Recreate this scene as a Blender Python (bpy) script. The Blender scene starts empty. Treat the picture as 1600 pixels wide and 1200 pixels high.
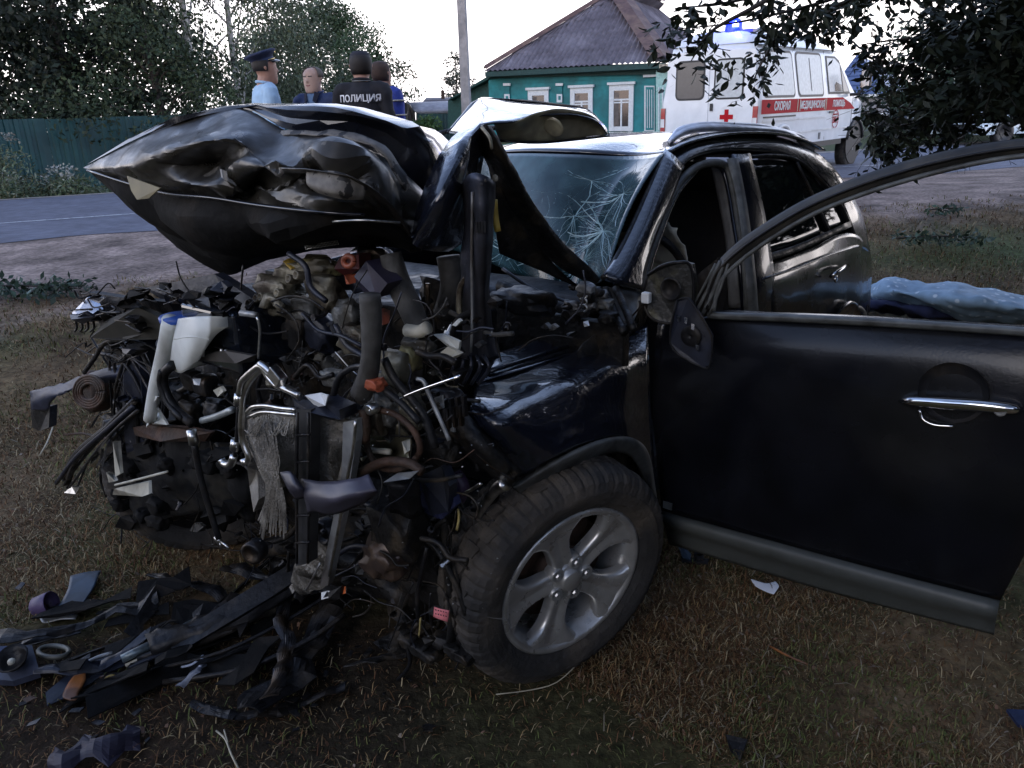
import bpy, bmesh, math, random
import numpy as np
from mathutils import Vector, Matrix, noise
rnd = random.Random(7)
nr = np.random.default_rng(11)
SC = bpy.context.scene
COL = SC.collection
# ------------------------------------------------------------------ camera
FOC = 1220.0; PIT = math.radians(19.5); ROL = math.radians(1.8)
CAM = np.array([0, 0, 1.65])
_R0 = np.array([1, 0, 0.]); _U0 = np.array([0, math.sin(PIT), math.cos(PIT)]); FWD = np.array([0, math.cos(PIT), -math.sin(PIT)])
RGT = _R0*math.cos(ROL)-_U0*math.sin(ROL); UPV = _R0*math.sin(ROL)+_U0*math.cos(ROL)
cd = bpy.data.cameras.new('camera'); cam = bpy.data.objects.new('camera', cd); COL.objects.link(cam)
cd.sensor_width = 36; cd.lens = 36*FOC/1600; cd.clip_start = .05; cd.clip_end = 600
cam.matrix_world = Matrix(((RGT[0], UPV[0], -FWD[0], CAM[0]), (RGT[1], UPV[1], -FWD[1], CAM[1]), (RGT[2], UPV[2], -FWD[2], CAM[2]), (0, 0, 0, 1)))
SC.camera = cam
# ------------------------------------------------------------------ dusk sky and weak low sun
W = bpy.data.worlds.new('World'); SC.world = W; W.use_nodes = True
wn = W.node_tree.nodes; wl = W.node_tree.links; wn.clear()
wo = wn.new('ShaderNodeOutputWorld'); bg = wn.new('ShaderNodeBackground'); bg2 = wn.new('ShaderNodeBackground'); add = wn.new('ShaderNodeAddShader')
sky = wn.new('ShaderNodeTexSky'); sky.sky_type = 'NISHITA'; sky.sun_disc = False
sky.sun_elevation = math.radians(2); sky.sun_rotation = math.radians(200)
bg.inputs[1].default_value = .05; wl.new(sky.outputs[0], bg.inputs[0])
tc = wn.new('ShaderNodeTexCoord'); sx = wn.new('ShaderNodeSeparateXYZ'); cr = wn.new('ShaderNodeValToRGB')
wl.new(tc.outputs['Generated'], sx.inputs[0]); wl.new(sx.outputs[2], cr.inputs[0]); wl.new(cr.outputs[0], bg2.inputs[0])
e = cr.color_ramp.elements
e[0].position = 0.0; e[0].color = (1.0, .97, 1.0, 1)
e[1].position = 1.0; e[1].color = (.075, .105, .19, 1)
for p_, c_ in ((.10, (.98, .93, 1.0, 1)), (.24, (.72, .78, 1.0, 1)), (.45, (.27, .36, .60, 1)), (.7, (.12, .17, .32, 1))):
    q = cr.color_ramp.elements.new(p_); q.color = c_
bg2.inputs[1].default_value = 1.0
wl.new(bg.outputs[0], add.inputs[0]); wl.new(bg2.outputs[0], add.inputs[1]); wl.new(add.outputs[0], wo.inputs[0])
sd = bpy.data.lights.new('sun', 'SUN'); sd.energy = .22; sd.angle = math.radians(30); sd.color = (1, .90, .80)
so = bpy.data.objects.new('sun', sd); COL.objects.link(so); so.rotation_euler = (math.radians(62), 0, math.radians(-35)); so.location = (0, -5, 12)
SC.view_settings.view_transform = 'Standard'; SC.view_settings.look = 'None'; SC.view_settings.gamma = 1
SC.view_settings.exposure = 1.5
SC.cycles.max_bounces = 5; SC.cycles.transparent_max_bounces = 6; SC.cycles.diffuse_bounces = 2; SC.cycles.glossy_bounces = 3

# ------------------------------------------------------------------ unprojection of measured directions onto real planes
def ray(px, py): return RGT*(px-800)/FOC+UPV*(600-py)/FOC+FWD
def pl(px, py, n, d):
    v = ray(px, py); return CAM+v*((d-CAM@n)/(v@n))
EZ = np.array([0, 0, 1.])
def G(px, py, z=0.): return pl(px, py, EZ, z)
def A(px, py, Y): return pl(px, py, np.array([0, 1., 0]), Y)
TH = math.radians(38)
CU = np.array([math.sin(TH), math.cos(TH), 0]); CV = np.array([-math.cos(TH), math.sin(TH), 0]); CO = np.array([.1078, 1.9357, 0])
def L(u, v, w): return CO+CU*u+CV*v+EZ*w            # car frame: u rearwards, v across, w up
def E_(px, py, u=-.4): return pl(px, py, CU, CO@CU+u)
def Vp(px, py, v=0.): return pl(px, py, CV, CO@CV+v)
def tumble(w):
    return .03 if w < .95 else .03+(w-.95)*.46
def S(px, py, off=0.):
    v = .05
    for _ in range(8):
        P = Vp(px, py, v+off); v = tumble(P[2])
    return P
def smooth(a, b, x):
    t = np.clip((x-a)/(b-a), 0, 1); return t*t*(3-2*t)
CS, SN = math.cos(math.radians(22.8)), math.sin(math.radians(22.8))
def road_s(x, y): return (y-(8.9+.42*(x+5.3)))*CS
def terrain(x, y):
    s = road_s(x, y)
    z = .4*smooth(-6.3, -2.4, s)
    z = z+.55*smooth(7, 16, s)*smooth(-6, 2, x)-.25*smooth(5.9, 8, s)*smooth(2, -6, x)
    return z-.10*smooth(4, 8, x)*smooth(-4, 0, s)

# ------------------------------------------------------------------ materials
MATS = {}
def M(name, col, rough=.6, metal=0., col2=None, sc=6., lo=.45, hi=.55, var=.25, bump=0., bsc=30., coat=0., alpha=1., emis=None, es=1., spec=.5, detail=4, attr=None, rvar=0., trans=0., wave=None):
    if name in MATS: return MATS[name]
    m = bpy.data.materials.new(name); m.use_nodes = True; n = m.node_tree.nodes; l = m.node_tree.links
    b = n['Principled BSDF']; co = n.new('ShaderNodeTexCoord')
    b.inputs['Roughness'].default_value = rough; b.inputs['Metallic'].default_value = metal
    b.inputs['Coat Weight'].default_value = coat; b.inputs['Coat Roughness'].default_value = .04
    b.inputs['Specular IOR Level'].default_value = spec; b.inputs['Alpha'].default_value = alpha
    b.inputs['Transmission Weight'].default_value = trans
    def noi(s, d=detail):
        t = n.new('ShaderNodeTexNoise'); t.inputs['Scale'].default_value = s; t.inputs['Detail'].default_value = d
        l.new(co.outputs['Object'], t.inputs['Vector']); return t
    if attr:
        a = n.new('ShaderNodeVertexColor'); a.layer_name = attr; base = a.outputs[0]
    else:
        rg = n.new('ShaderNodeRGB'); rg.outputs[0].default_value = (*col, 1); base = rg.outputs[0]
    if col2:
        t = noi(sc, 6); r = n.new('ShaderNodeMapRange'); r.inputs[1].default_value = lo; r.inputs[2].default_value = hi
        l.new(t.outputs[0], r.inputs[0]); mx = n.new('ShaderNodeMixRGB'); l.new(r.outputs[0], mx.inputs[0]); l.new(base, mx.inputs[1]); mx.inputs[2].default_value = (*col2, 1); base = mx.outputs[0]
    if var:
        t = noi(sc*2.3+3, 5); r = n.new('ShaderNodeMapRange'); r.inputs[1].default_value = .3; r.inputs[2].default_value = .7
        r.inputs[3].default_value = 1-var; r.inputs[4].default_value = 1+var; l.new(t.outputs[0], r.inputs[0])
        mx = n.new('ShaderNodeVectorMath'); mx.operation = 'SCALE'; l.new(base, mx.inputs[0]); l.new(r.outputs[0], mx.inputs['Scale']); base = mx.outputs[0]
    l.new(base, b.inputs['Base Color'])
    if rvar:
        t = noi(sc*1.7, 5); r = n.new('ShaderNodeMapRange'); r.inputs[1].default_value = .35; r.inputs[2].default_value = .65
        r.inputs[3].default_value = max(.02, rough-rvar); r.inputs[4].default_value = min(1, rough+rvar); l.new(t.outputs[0], r.inputs[0]); l.new(r.outputs[0], b.inputs['Roughness'])
    if bump:
        bp = n.new('ShaderNodeBump'); bp.inputs['Strength'].default_value = bump; bp.inputs['Distance'].default_value = .01
        if wave:
            t = n.new('ShaderNodeTexWave'); t.inputs['Scale'].default_value = wave; t.inputs['Distortion'].default_value = 1.5; l.new(co.outputs['Object'], t.inputs['Vector'])
        else: t = noi(bsc, 5)
        l.new(t.outputs[0], bp.inputs['Height']); l.new(bp.outputs[0], b.inputs['Normal'])
    if emis: b.inputs['Emission Color'].default_value = (*emis, 1); b.inputs['Emission Strength'].default_value = es
    MATS[name] = m; return m
PAINT = M('black_paint', (.006, .007, .012), .24, 0, (.03, .03, .032), 3, .52, .75, .3, coat=.45, rvar=.07, bump=.05, bsc=90)
PAINTW = M('black_paint_wet', (.008, .010, .018), .14, 0, (.02, .022, .03), 30, .6, .68, .3, coat=1., bump=.35, bsc=60, rvar=.06)
PAINTD = M('dusty_black_paint', (.005, .0055, .008), .22, 0, (.018, .018, .016), 2.2, .45, .8, .35, bump=.05, bsc=150, coat=.1, rvar=.08, spec=.3)
CHIP = M('chipped_black_paint', (.022, .020, .016), .40, 0, (.10, .092, .078), 9, .655, .66, .5, coat=.15, bump=.15, bsc=25, rvar=.14, spec=.4)
UNDER = M('hood_underside_primer', (.50, .47, .32), .35, 0, (.24, .225, .17), 6, .5, .62, .3, coat=.3)
GREYP = M('grey_cladding', (.10, .105, .10), .55, 0, (.05, .05, .045), 12, .45, .62, .3, bump=.1)
PLAST = M('black_plastic', (.010, .010, .011), .45, 0, (.024, .020, .016), 9, .5, .62, .4, bump=.4, bsc=40, rvar=.12, spec=.25)
PLASTB = M('blue_black_plastic', (.012, .015, .026), .45, 0, (.03, .031, .036), 9, .5, .62, .4, bump=.2, bsc=40)
SOOT = M('oily_black_metal', (.009, .0085, .008), .55, 0, (.035, .027, .018), 14, .5, .62, .5, bump=.5, bsc=55, rvar=.18, spec=.35)
MATT = M('matt_black_sheet', (.004, .004, .004), .75, 0, (.012, .010, .008), 8, .5, .65, .3, bump=.4, spec=.15)
DARKM = M('dark_steel', (.035, .035, .038), .42, .7, (.05, .035, .022), 10, .5, .62, .4, bump=.3, bsc=50)
CAST = M('aluminium_casting', (.16, .145, .105), .5, .45, (.05, .038, .025), 9, .47, .6, .4, bump=.6, bsc=45)
CASTG = M('grey_casting', (.14, .14, .13), .5, .5, (.05, .045, .035), 11, .47, .6, .4, bump=.6, bsc=45)
RUST = M('rusty_metal', (.05, .024, .013), .7, .2, (.035, .022, .014), 12, .45, .6, .45, bump=.5, bsc=60)
ORAN = M('orange_plastic', (.30, .07, .03), .5, 0, (.07, .03, .02), 10, .5, .65, .3)
ALU = M('bright_aluminium', (.62, .62, .60), .28, 1, (.3, .29, .27), 25, .55, .7, .2)
ALLOY = M('alloy_wheel_paint', (.46, .46, .45), .30, .65, (.22, .205, .18), 8, .58, .8, .15, rvar=.08)
CHROME = M('chrome', (.75, .75, .75), .10, 1, var=.05)
HOSE = M('grey_rubber_hose', (.055, .053, .048), .7, 0, (.03, .028, .024), 12, .4, .6, .3, bump=.5, bsc=30)
RUB = M('muddy_tyre_rubber', (.022, .021, .020), .8, 0, (.075, .062, .048), 5, .42, .62, .35, bump=.45, bsc=70)
WPL = M('white_tank_plastic', (.62, .64, .60), .45, 0, (.42, .42, .38), 5, .5, .7, .12)
CREAM = M('cream_plastic', (.42, .40, .32), .55, 0, (.2, .18, .14), 9, .5, .65, .2)
FIN = M('radiator_fins', (.34, .32, .28), .6, .15, (.17, .155, .13), 7, .45, .62, .4, bump=.8, bsc=160)
YEL = M('yellow_plastic', (.45, .30, .05), .5, 0)
PINK = M('pink_tag', (.75, .22, .24), .6, 0, var=.1)
WHITE = M('white_paint', (.72, .74, .74), .5, 0, (.55, .56, .56), 2, .5, .7, .1)
BLUEP = M('blue_plastic', (.02, .07, .30), .4, 0)
CLAD = M('pale_bare_metal', (.30, .31, .31), .45, .5, (.12, .11, .1), 7, .5, .65, .3)
CLOTHW = M('airbag_cloth', (.62, .60, .50), .85, 0, bump=.3, bsc=40, var=.15)
SEAT = M('dark_seat_fabric', (.02, .02, .021), .85, 0, bump=.2)
BEIGET = M('grey_pillar_trim', (.14, .14, .135), .7, 0)
GLS = M('tinted_side_glass', (.006, .008, .008), .03, 0, var=0, alpha=.93, spec=.6)
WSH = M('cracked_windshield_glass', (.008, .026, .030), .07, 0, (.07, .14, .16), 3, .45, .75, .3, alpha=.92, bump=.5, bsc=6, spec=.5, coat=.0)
CRK = M('crack_lines', (.30, .44, .46), .3, 0, var=.2)

# ------------------------------------------------------------------ mesh helpers
class MB:
    def __init__(s): s.v = []; s.f = []
    def box(s, c, h, ax=None, bev=0):
        c = np.array(c, float); ax = np.eye(3) if ax is None else np.array(ax, float); b = len(s.v)
        for i in (-1, 1):
            for j in (-1, 1):
                for k in (-1, 1): s.v.append(c+ax[0]*h[0]*i+ax[1]*h[1]*j+ax[2]*h[2]*k)
        s.f += [[b+q for q in f] for f in ((0, 1, 3, 2), (4, 6, 7, 5), (0, 4, 5, 1), (2, 3, 7, 6), (0, 2, 6, 4), (1, 5, 7, 3))]; return s
    def tube(s, pts, r, seg=8, sm=3, caps=True, flat=1.):
        P = [np.array(p, float) for p in pts]
        if sm > 1 and len(P) > 2: P = crom(np.array(P), sm)
        P = [np.array(p) for p in P]; n = len(P); rr = np.interp(np.linspace(0, 1, n), np.linspace(0, 1, len(r)), r) if hasattr(r, '__len__') else [r]*n
        t = P[1]-P[0]; a = np.cross(t, [0.3, .2, 1]); a /= np.linalg.norm(a)+1e-9; b0 = len(s.v)
        for i in range(n):
            t = P[min(i+1, n-1)]-P[max(i-1, 0)]; t = t/(np.linalg.norm(t)+1e-9); a = a-t*(a@t); a /= np.linalg.norm(a)+1e-9; c = np.cross(t, a)
            for k in range(seg):
                an = 2*math.pi*k/seg; s.v.append(P[i]+rr[i]*(a*math.cos(an)+c*math.sin(an)*flat))
        for i in range(n-1):
            for k in range(seg):
                q = b0+i*seg; s.f.append([q+k, q+(k+1) % seg, q+seg+(k+1) % seg, q+seg+k])
        if caps: s.f.append([b0+k for k in range(seg)][::-1]); s.f.append([b0+(n-1)*seg+k for k in range(seg)])
        return s
    def prism(s, poly, off):
        b = len(s.v); n = len(poly); off = np.array(off, float)
        for p in poly: s.v.append(np.array(p, float))
        for p in poly: s.v.append(np.array(p, float)+off)
        s.f.append([b+i for i in range(n)][::-1]); s.f.append([b+n+i for i in range(n)])
        for i in range(n): s.f.append([b+i, b+(i+1) % n, b+n+(i+1) % n, b+n+i])
        return s
    def lathe(s, c, ax, prof, seg=32, closed=False, x0=None, mod=None):
        ax = np.array(ax, float); ax /= np.linalg.norm(ax); a = np.cross(ax, [0.1, .2, 1]) if x0 is None else np.array(x0, float); a -= ax*(a@ax); a /= np.linalg.norm(a); bb = np.cross(ax, a); b0 = len(s.v); n = len(prof)
        for k in range(seg):
            an = 2*math.pi*k/seg; d = a*math.cos(an)+bb*math.sin(an)
            for i, (h, r) in enumerate(prof):
                if mod: h, r = mod(k, i, h, r)
                s.v.append(np.array(c)+ax*h+d*r)
        for k in range(seg):
            for i in range(n if closed else n-1):
                j = (i+1) % n; q = b0+k*n; w = b0+((k+1) % seg)*n; s.f.append([q+i, q+j, w+j, w+i])
        return s
    def grid(s, V, closeu=False):
        b = len(s.v); R, C = V.shape[:2]
        for i in range(R):
            for j in range(C): s.v.append(V[i, j])
        for i in range(R-1):
            for j in range(C-1): q = b+i*C+j; s.f.append([q, q+1, q+C+1, q+C])
        return s
    def build(s, name, mat, parent=None, sm=False, kind=None, label=None):
        me = bpy.data.meshes.new(name); o_ = np.array(ORG.get(parent.name if parent else None, (0, 0, 0)))
        me.from_pydata([tuple(np.array(p)-o_) for p in s.v], [], s.f); me.materials.append(mat); me.update()
        if sm: me.shade_smooth()
        o = bpy.data.objects.new(name, me); COL.objects.link(o)
        if parent: o.parent = parent; ORG[o.name] = tuple(o_)
        if kind: o['kind'] = kind
        if label: o['label'] = label
        return o
ORG = {None: (0, 0, 0)}
def crom(P, n):
    P = np.array(P, float); m = len(P)
    if m < 2: return P
    Q = np.concatenate([[2*P[0]-P[1]], P, [2*P[-1]-P[-2]]]); out = []
    for i in range(m-1):
        p0, p1, p2, p3 = Q[i:i+4]
        for k in range(n):
            t = k/n; out.append(.5*((2*p1)+(-p0+p2)*t+(2*p0-5*p1+4*p2-p3)*t*t+(-p0+3*p1-3*p2+p3)*t**3))
    out.append(P[-1]); return np.array(out)
def surf(rows, n=6, m=6):
    R = np.array([crom(np.array(r), m) for r in rows]); C = np.array([crom(R[:, j], n) for j in range(R.shape[1])]); return C.transpose(1, 0, 2)
def normals(V):
    a = np.gradient(V, axis=0); b = np.gradient(V, axis=1); n = np.cross(a, b); return n/(np.linalg.norm(n, axis=2, keepdims=True)+1e-9)
def crumple(V, amp, sc, seed=0, ridge=True, pin=0):
    N = normals(V); R, C = V.shape[:2]; out = V.copy()
    for i in range(R):
        for j in range(C):
            p = Vector(V[i, j]*sc)+Vector((seed*3.1, seed*1.7, 0)); h = noise.noise(p)
            if ridge: h = (abs(h)*2-.5)+.5*abs(noise.noise(p*2.3))
            else: h = h+.4*noise.noise(p*2.7)
            e_ = 1.
            if pin: e_ = min(1, min(i, R-1-i, j, C-1-j)/pin)
            out[i, j] += N[i, j]*amp*h*e_
    return out
def facet(V, amp, sc, seed, pin):
    # buckled sheet: distance to random creases (voronoi ridges) gives flat facets between sharp folds
    N = normals(V); R, C = V.shape[:2]; out = V.copy()
    for i in range(R):
        for j in range(C):
            p = Vector(V[i, j]*sc*.5*np.array([1, 1, 1.3]))+Vector((seed*2.7, 0, seed)); d, _ = noise.voronoi(p); e_ = min(1, min(i, R-1-i, j, C-1-j)/pin)
            out[i, j] += N[i, j]*amp*(d[0]-.35)*1.6*e_
    return out
def buckle(o, ratio, ang, name=None):
    md = o.modifiers.new('d', 'DECIMATE'); md.ratio = ratio; dg = bpy.context.evaluated_depsgraph_get(); me = bpy.data.meshes.new_from_object(o.evaluated_get(dg)); o.modifiers.clear(); old = o.data; o.data = me; me.name = o.name
    bm = bmesh.new(); bm.from_mesh(me)
    for e in bm.edges: e.smooth = not (len(e.link_faces) == 2 and e.calc_face_angle(0) > ang)
    for f in bm.faces: f.smooth = True
    bm.to_mesh(me); bm.free(); bpy.data.meshes.remove(old); return o
def thick(V, t):
    """closed sheet of thickness t from a grid"""
    N = normals(V); mb = MB(); R, C = V.shape[:2]; mb.grid(V); b = len(mb.v); mb.grid(V-N*t)
    mb.f = mb.f[:(R-1)*(C-1)]+[f[::-1] for f in mb.f[(R-1)*(C-1):]]
    def e2(a, c): mb.f.append([c, a, b+a, b+c])
    for j in range(C-1): e2(j, j+1); e2((R-1)*C+j+1, (R-1)*C+j)
    for i in range(R-1): e2((i+1)*C, i*C); e2(i*C+C-1, (i+1)*C+C-1)
    return mb
def sheet(name, rows, mat, parent, t=.003, n=6, m=6, amp=0, sc=3, seed=0, pin=0, ridge=True, label=None):
    V = surf(rows, n, m)
    if amp: V = crumple(V, amp, sc, seed, ridge, pin)
    return thick(V, t).build(name, mat, parent, True, label=label)
def bevel(o, w=.005, seg=2):
    md = o.modifiers.new('bevel', 'BEVEL'); md.width = w; md.segments = seg; md.limit_method = 'ANGLE'; return o
def thing(name, label, cat, loc, group=None):
    o = bpy.data.objects.new(name, None); COL.objects.link(o); o.location = loc; o.empty_display_size = .1
    o['label'] = label; o['category'] = cat
    if group: o['group'] = group
    ORG[o.name] = tuple(loc); return o
def tag(o, label, cat, group=None):
    o['label'] = label; o['category'] = cat
    if group: o['group'] = group
    return o
def rebase(o):
    """move a top-level mesh object's origin to its base"""
    n_ = len(o.data.vertices); c = np.empty(n_*3); o.data.vertices.foreach_get('co', c); c = c.reshape(-1, 3)
    b = np.array([c[:, 0].mean(), c[:, 1].mean(), c[:, 2].min()]); o.data.vertices.foreach_set('co', (c-b).ravel()); o.location = b; o.data.update(); return o
def big(name, V, F, mat, parent=None, kind=None, cols=None):
    """fast mesh from arrays; F is (n,k)"""
    o_ = np.array(ORG.get(parent.name if parent else None, (0, 0, 0)))
    me = bpy.data.meshes.new(name); k = F.shape[1]; nf = len(F)
    me.vertices.add(len(V)); me.vertices.foreach_set('co', (V-o_).astype(np.float32).ravel())
    me.loops.add(nf*k); me.loops.foreach_set('vertex_index', F.astype(np.int32).ravel())
    me.polygons.add(nf); me.polygons.foreach_set('loop_start', np.arange(nf, dtype=np.int32)*k)
    me.update(calc_edges=True)
    if cols is not None:
        ca = me.color_attributes.new('col', 'FLOAT_COLOR', 'POINT'); ca.data.foreach_set('color', np.c_[cols, np.ones(len(cols))].astype(np.float32).ravel())
    me.materials.append(mat); o = bpy.data.objects.new(name, me); COL.objects.link(o)
    if parent: o.parent = parent; ORG[o.name] = tuple(o_)
    if kind: o['kind'] = kind
    return o
def rbox(mb, c, h, ax=None): return mb.box(c, h, ax)
def lump(c, r, sq=(1, 1, 1), seed=0, sub=3, amp=.35, ax=None):
    bm = bmesh.new(); bmesh.ops.create_icosphere(bm, subdivisions=sub, radius=1); mb = MB(); A3 = np.eye(3) if ax is None else ax
    for v in bm.verts:
        p = v.co.copy(); h = 1+amp*noise.noise(p*1.3+Vector((seed, seed*2.3, 0)))+amp*.6*noise.cell(p*2.2+Vector((seed, 0, 0)))
        q = np.clip(np.array(p)*h, -.82, .82)*r*np.array(sq); mb.v.append(np.array(c)+A3[0]*q[0]+A3[1]*q[1]+A3[2]*q[2])
    mb.f = [[v.index for v in f.verts] for f in bm.faces]; bm.free(); return mb
def text(name, s, size, mat, P, X, Y, parent, ext=.002, sx=1., bend=None):
    """text as mesh in plane X (right), Y (up), centred at P"""
    cu = bpy.data.curves.new(name, 'FONT'); cu.body = s; cu.size = size; cu.align_x = 'CENTER'; cu.align_y = 'CENTER'; cu.extrude = ext; cu.offset = size*.022; cu.resolution_u = 3
    to = bpy.data.objects.new('t', cu); COL.objects.link(to); dg = bpy.context.evaluated_depsgraph_get(); me = bpy.data.meshes.new_from_object(to.evaluated_get(dg)); bpy.data.objects.remove(to)
    X = np.array(X, float); Y = np.array(Y, float); Z = np.cross(X, Y); o_ = np.array(ORG.get(parent.name, (0, 0, 0)))
    for v in me.vertices:
        c = v.co; z = c.z+(bend(c.x*sx) if bend else 0); v.co = tuple(np.array(P)+X*c.x*sx+Y*c.y+Z*z-o_)
    me.materials.clear(); me.materials.append(mat); me.name = name; o = bpy.data.objects.new(name, me); COL.objects.link(o); o.parent = parent; ORG[o.name] = tuple(o_); return o

# ================================================================== GROUND
def ground():
    rr = np.concatenate([np.linspace(0, 1.2, 5)[:-1], 1.2*np.exp(np.linspace(0, math.log(130/1.2), 230))]); na = 420
    a = np.linspace(0, 2*math.pi, na, endpoint=False); Rg, Ag = np.meshgrid(rr, a, indexing='ij')
    X = Rg*np.sin(Ag); Y = Rg*np.cos(Ag)+1.0; Z = terrain(X, Y)
    s = road_s(X, Y)
    k = .5*(np.sin(X*3.1+Y*1.3)+np.sin(X*1.7-Y*4.1+1))*.012+.5*np.sin(X*11+Y*7.3)*np.sin(Y*9.1-X*6)*.006
    Z = Z+k*(Rg < 25)*smooth(-1.5, -3.5, s)
    V = np.stack([X, Y, Z], -1).reshape(-1, 3)
    dirt = np.array([.225, .175, .15]); gr = np.array([.135, .092, .050]); gg = np.array([.078, .078, .032]); oil = np.array([.020, .014, .010]); gfar = np.array([.06, .075, .035])
    nz = np.array([noise.noise(Vector((x*.9, y*.9, 0)))+.5*noise.noise(Vector((x*3, y*3, 5))) for x, y in V[:, :2]]); nz2 = np.array([noise.noise(Vector((x*6, y*6, 9))) for x, y in V[:, :2]])
    sf = s.ravel(); m = smooth(-.2, .5, nz)[:, None]; c = gr*(1-m)+gg*m
    d = (smooth(-4.1, -3.1, sf+nz*.7+nz2*.4))[:, None]; c = c*(1-d)+dirt*d*(1+.25*nz2[:, None])
    fd = smooth(5.8, 6.5, sf)[:, None]; c = c*(1-fd)+gfar*fd
    nz3 = np.array([noise.noise(Vector((x*2.2, y*2.2, 17))) for x, y in V[:, :2]]); c = c*np.clip(1+.7*nz3+.35*nz2, .35, 1.8)[:, None]**(sf < 5.8)[:, None]
    x, y = V[:, 0], V[:, 1]
    bk = (smooth(2.6, 3.4, x)*smooth(6.9, 7.6, y)*smooth(-3.9, -5.0, sf))[:, None]; c = c*(1-bk*.7)+np.array([.07, .10, .035])*bk*.7
    o = smooth(1.25, .55, np.hypot((x+.85)/1.35, (y-1.75)/.8)+nz*.3)[:, None]; c = c*(1-o*.9)+oil*o*.9
    i = np.arange(len(rr)-1)[:, None]*na; j = np.arange(na)[None, :]; j2 = (j+1) % na
    F = np.stack([i+j, i+na+j, i+na+j2, i+j2], -1).reshape(-1, 4)
    mt = M('ground_soil', (0, 0, 0), .95, 0, sc=9, var=.45, bump=.9, bsc=45, attr='col', spec=.15)
    o = big('ground', V, F, mt, None, 'structure', np.clip(c, .004, 1)); o.data.shade_smooth()
ground()
def strip(name, s0, s1, mat, dz, a0=-60, a1=70, n=90, jag=0.):
    D = np.array([CS, SN]); Nn = np.array([-SN, CS]); B = np.array([-5.3, 8.9]); t = np.linspace(a0, a1, n); rows = []
    for k, s_ in enumerate(np.linspace(s0, s1, 5)):
        jj = np.array([noise.noise(Vector((q*1.1, s_, 0)))*jag for q in t]) if k in (0, 4) else 0*t
        P = B+np.outer(t, D)+np.outer(np.full(n, s_)+jj, Nn); rows.append(np.c_[P, terrain(P[:, 0], P[:, 1])+dz])
    mb = MB().grid(np.array(rows)); o = mb.build(name, mat, None, True); o['kind'] = 'structure'; return o
strip('road', 0, 5.75, M('asphalt', (.115, .125, .165), .8, 0, (.085, .09, .12), 2.2, .4, .7, .22, bump=.5, bsc=120), .006, -60, 70, 400, .16)
strip('road_marking', 1.95, 2.05, M('worn_white_paint', (.42, .44, .48), .7, 0, (.14, .15, .18), 14, .5, .62, .2), .011, -60, 70, 200)
strip('road_edge', 5.8, 6.15, M('gravel_edge', (.25, .23, .21), .9, 0, var=.4, bump=.6, bsc=60), .008, -60, 70, 200, .1)

# grass: blades over the verge, denser close to the wreck
def blades(name, n, r0, r1, cols, ln, wd, mat, cond=None, lean=1.1, zoff=0):
    r = r0*np.exp(nr.random(n)*math.log(r1/r0)); a = np.radians(nr.uniform(-48, 46, n)); x = r*np.sin(a); y = r*np.cos(a)
    s = road_s(x, y); nz = np.array([noise.noise(Vector((p*1.6, q*1.6, 3)))+.5*noise.noise(Vector((p*5, q*5, 1))) for p, q in zip(x, y)])
    ok = (s < -3.3+nz*.8)
    oil = np.hypot((x+.85)/1.35, (y-1.75)/.8) < .9+nz*.3; ok &= ~(oil & (nr.random(n) < .88))
    if cond is not None: ok &= cond(x, y, nz, s)
    x, y, nz, r = x[ok], y[ok], nz[ok], r[ok]; n = len(x); z = terrain(x, y)+zoff
    le = ln*(.4+nr.random(n))*(1+.10*r); w = wd*(.6+.8*nr.random(n))*(1+.22*r); an = nr.random(n)*2*math.pi; t = lean*(.35+.65*nr.random(n))
    d = np.c_[np.cos(an)*np.sin(t), np.sin(an)*np.sin(t), np.cos(t)]; sd_ = np.c_[-np.sin(an), np.cos(an), np.zeros(n)]
    B = np.c_[x, y, z-.004]; m_ = B+d*le[:, None]*.55+np.c_[0*x, 0*x, le*.12]; tp = B+d*le[:, None]*np.array([1, 1, .75])
    V = np.stack([B-sd_*w[:, None]/2, B+sd_*w[:, None]/2, m_+sd_*w[:, None]/2.4, m_-sd_*w[:, None]/2.4, tp], 1).reshape(-1, 3)
    b = np.arange(n)[:, None]*5; F3 = np.concatenate([b+np.array([0, 1, 2]), b+np.array([0, 2, 3]), b+np.array([3, 2, 4])])
    c = np.array(cols); ci = nr.integers(0, len(c), n); cc = c[ci]*(.6+.8*nr.random((n, 1))); cc = np.repeat(cc, 5, 0)
    return big(name, V, F3, mat, None, 'stuff', cc)
GM = M('grass_blades', (0, 0, 0), .8, 0, var=0, attr='col', spec=.2)
green = [(.10, .12, .035), (.07, .085, .027), (.14, .14, .05), (.12, .095, .04)]
dry = [(.17, .095, .045), (.12, .065, .028), (.22, .15, .07), (.09, .042, .02), (.30, .24, .14)]
blades('grass', 120000, 1.25, 13, green, .030, .0022, GM, lambda x, y, nz, s: (nz > -.05) | ((x > 3) & (y > 7) & (s < -4.5)))
blades('dry_grass', 210000, 1.25, 13, dry, .034, .0020, GM, lambda x, y, nz, s: nz < .35, 1.5)
blades('dry_grass_short', 230000, 1.2, 5.5, dry+[(.10, .085, .035)], .015, .0016, GM, None, 1.5)
blades('straw_litter', 7000, 1.3, 12, [(.15, .12, .07), (.12, .08, .05), (.19, .165, .12)], .045, .0018, GM, None, 1.62, .012)
blades('leaf_litter', 7000, 1.3, 12, [(.14, .075, .045), (.20, .12, .08), (.09, .05, .03), (.20, .16, .12)], .013, .006, GM, None, 1.6, .008)

# ================================================================== THE WRECKED SUV
car = thing('wrecked_suv', 'black SUV with smashed front, crumpled raised hood and open driver door', 'car', tuple(CO))
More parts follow.
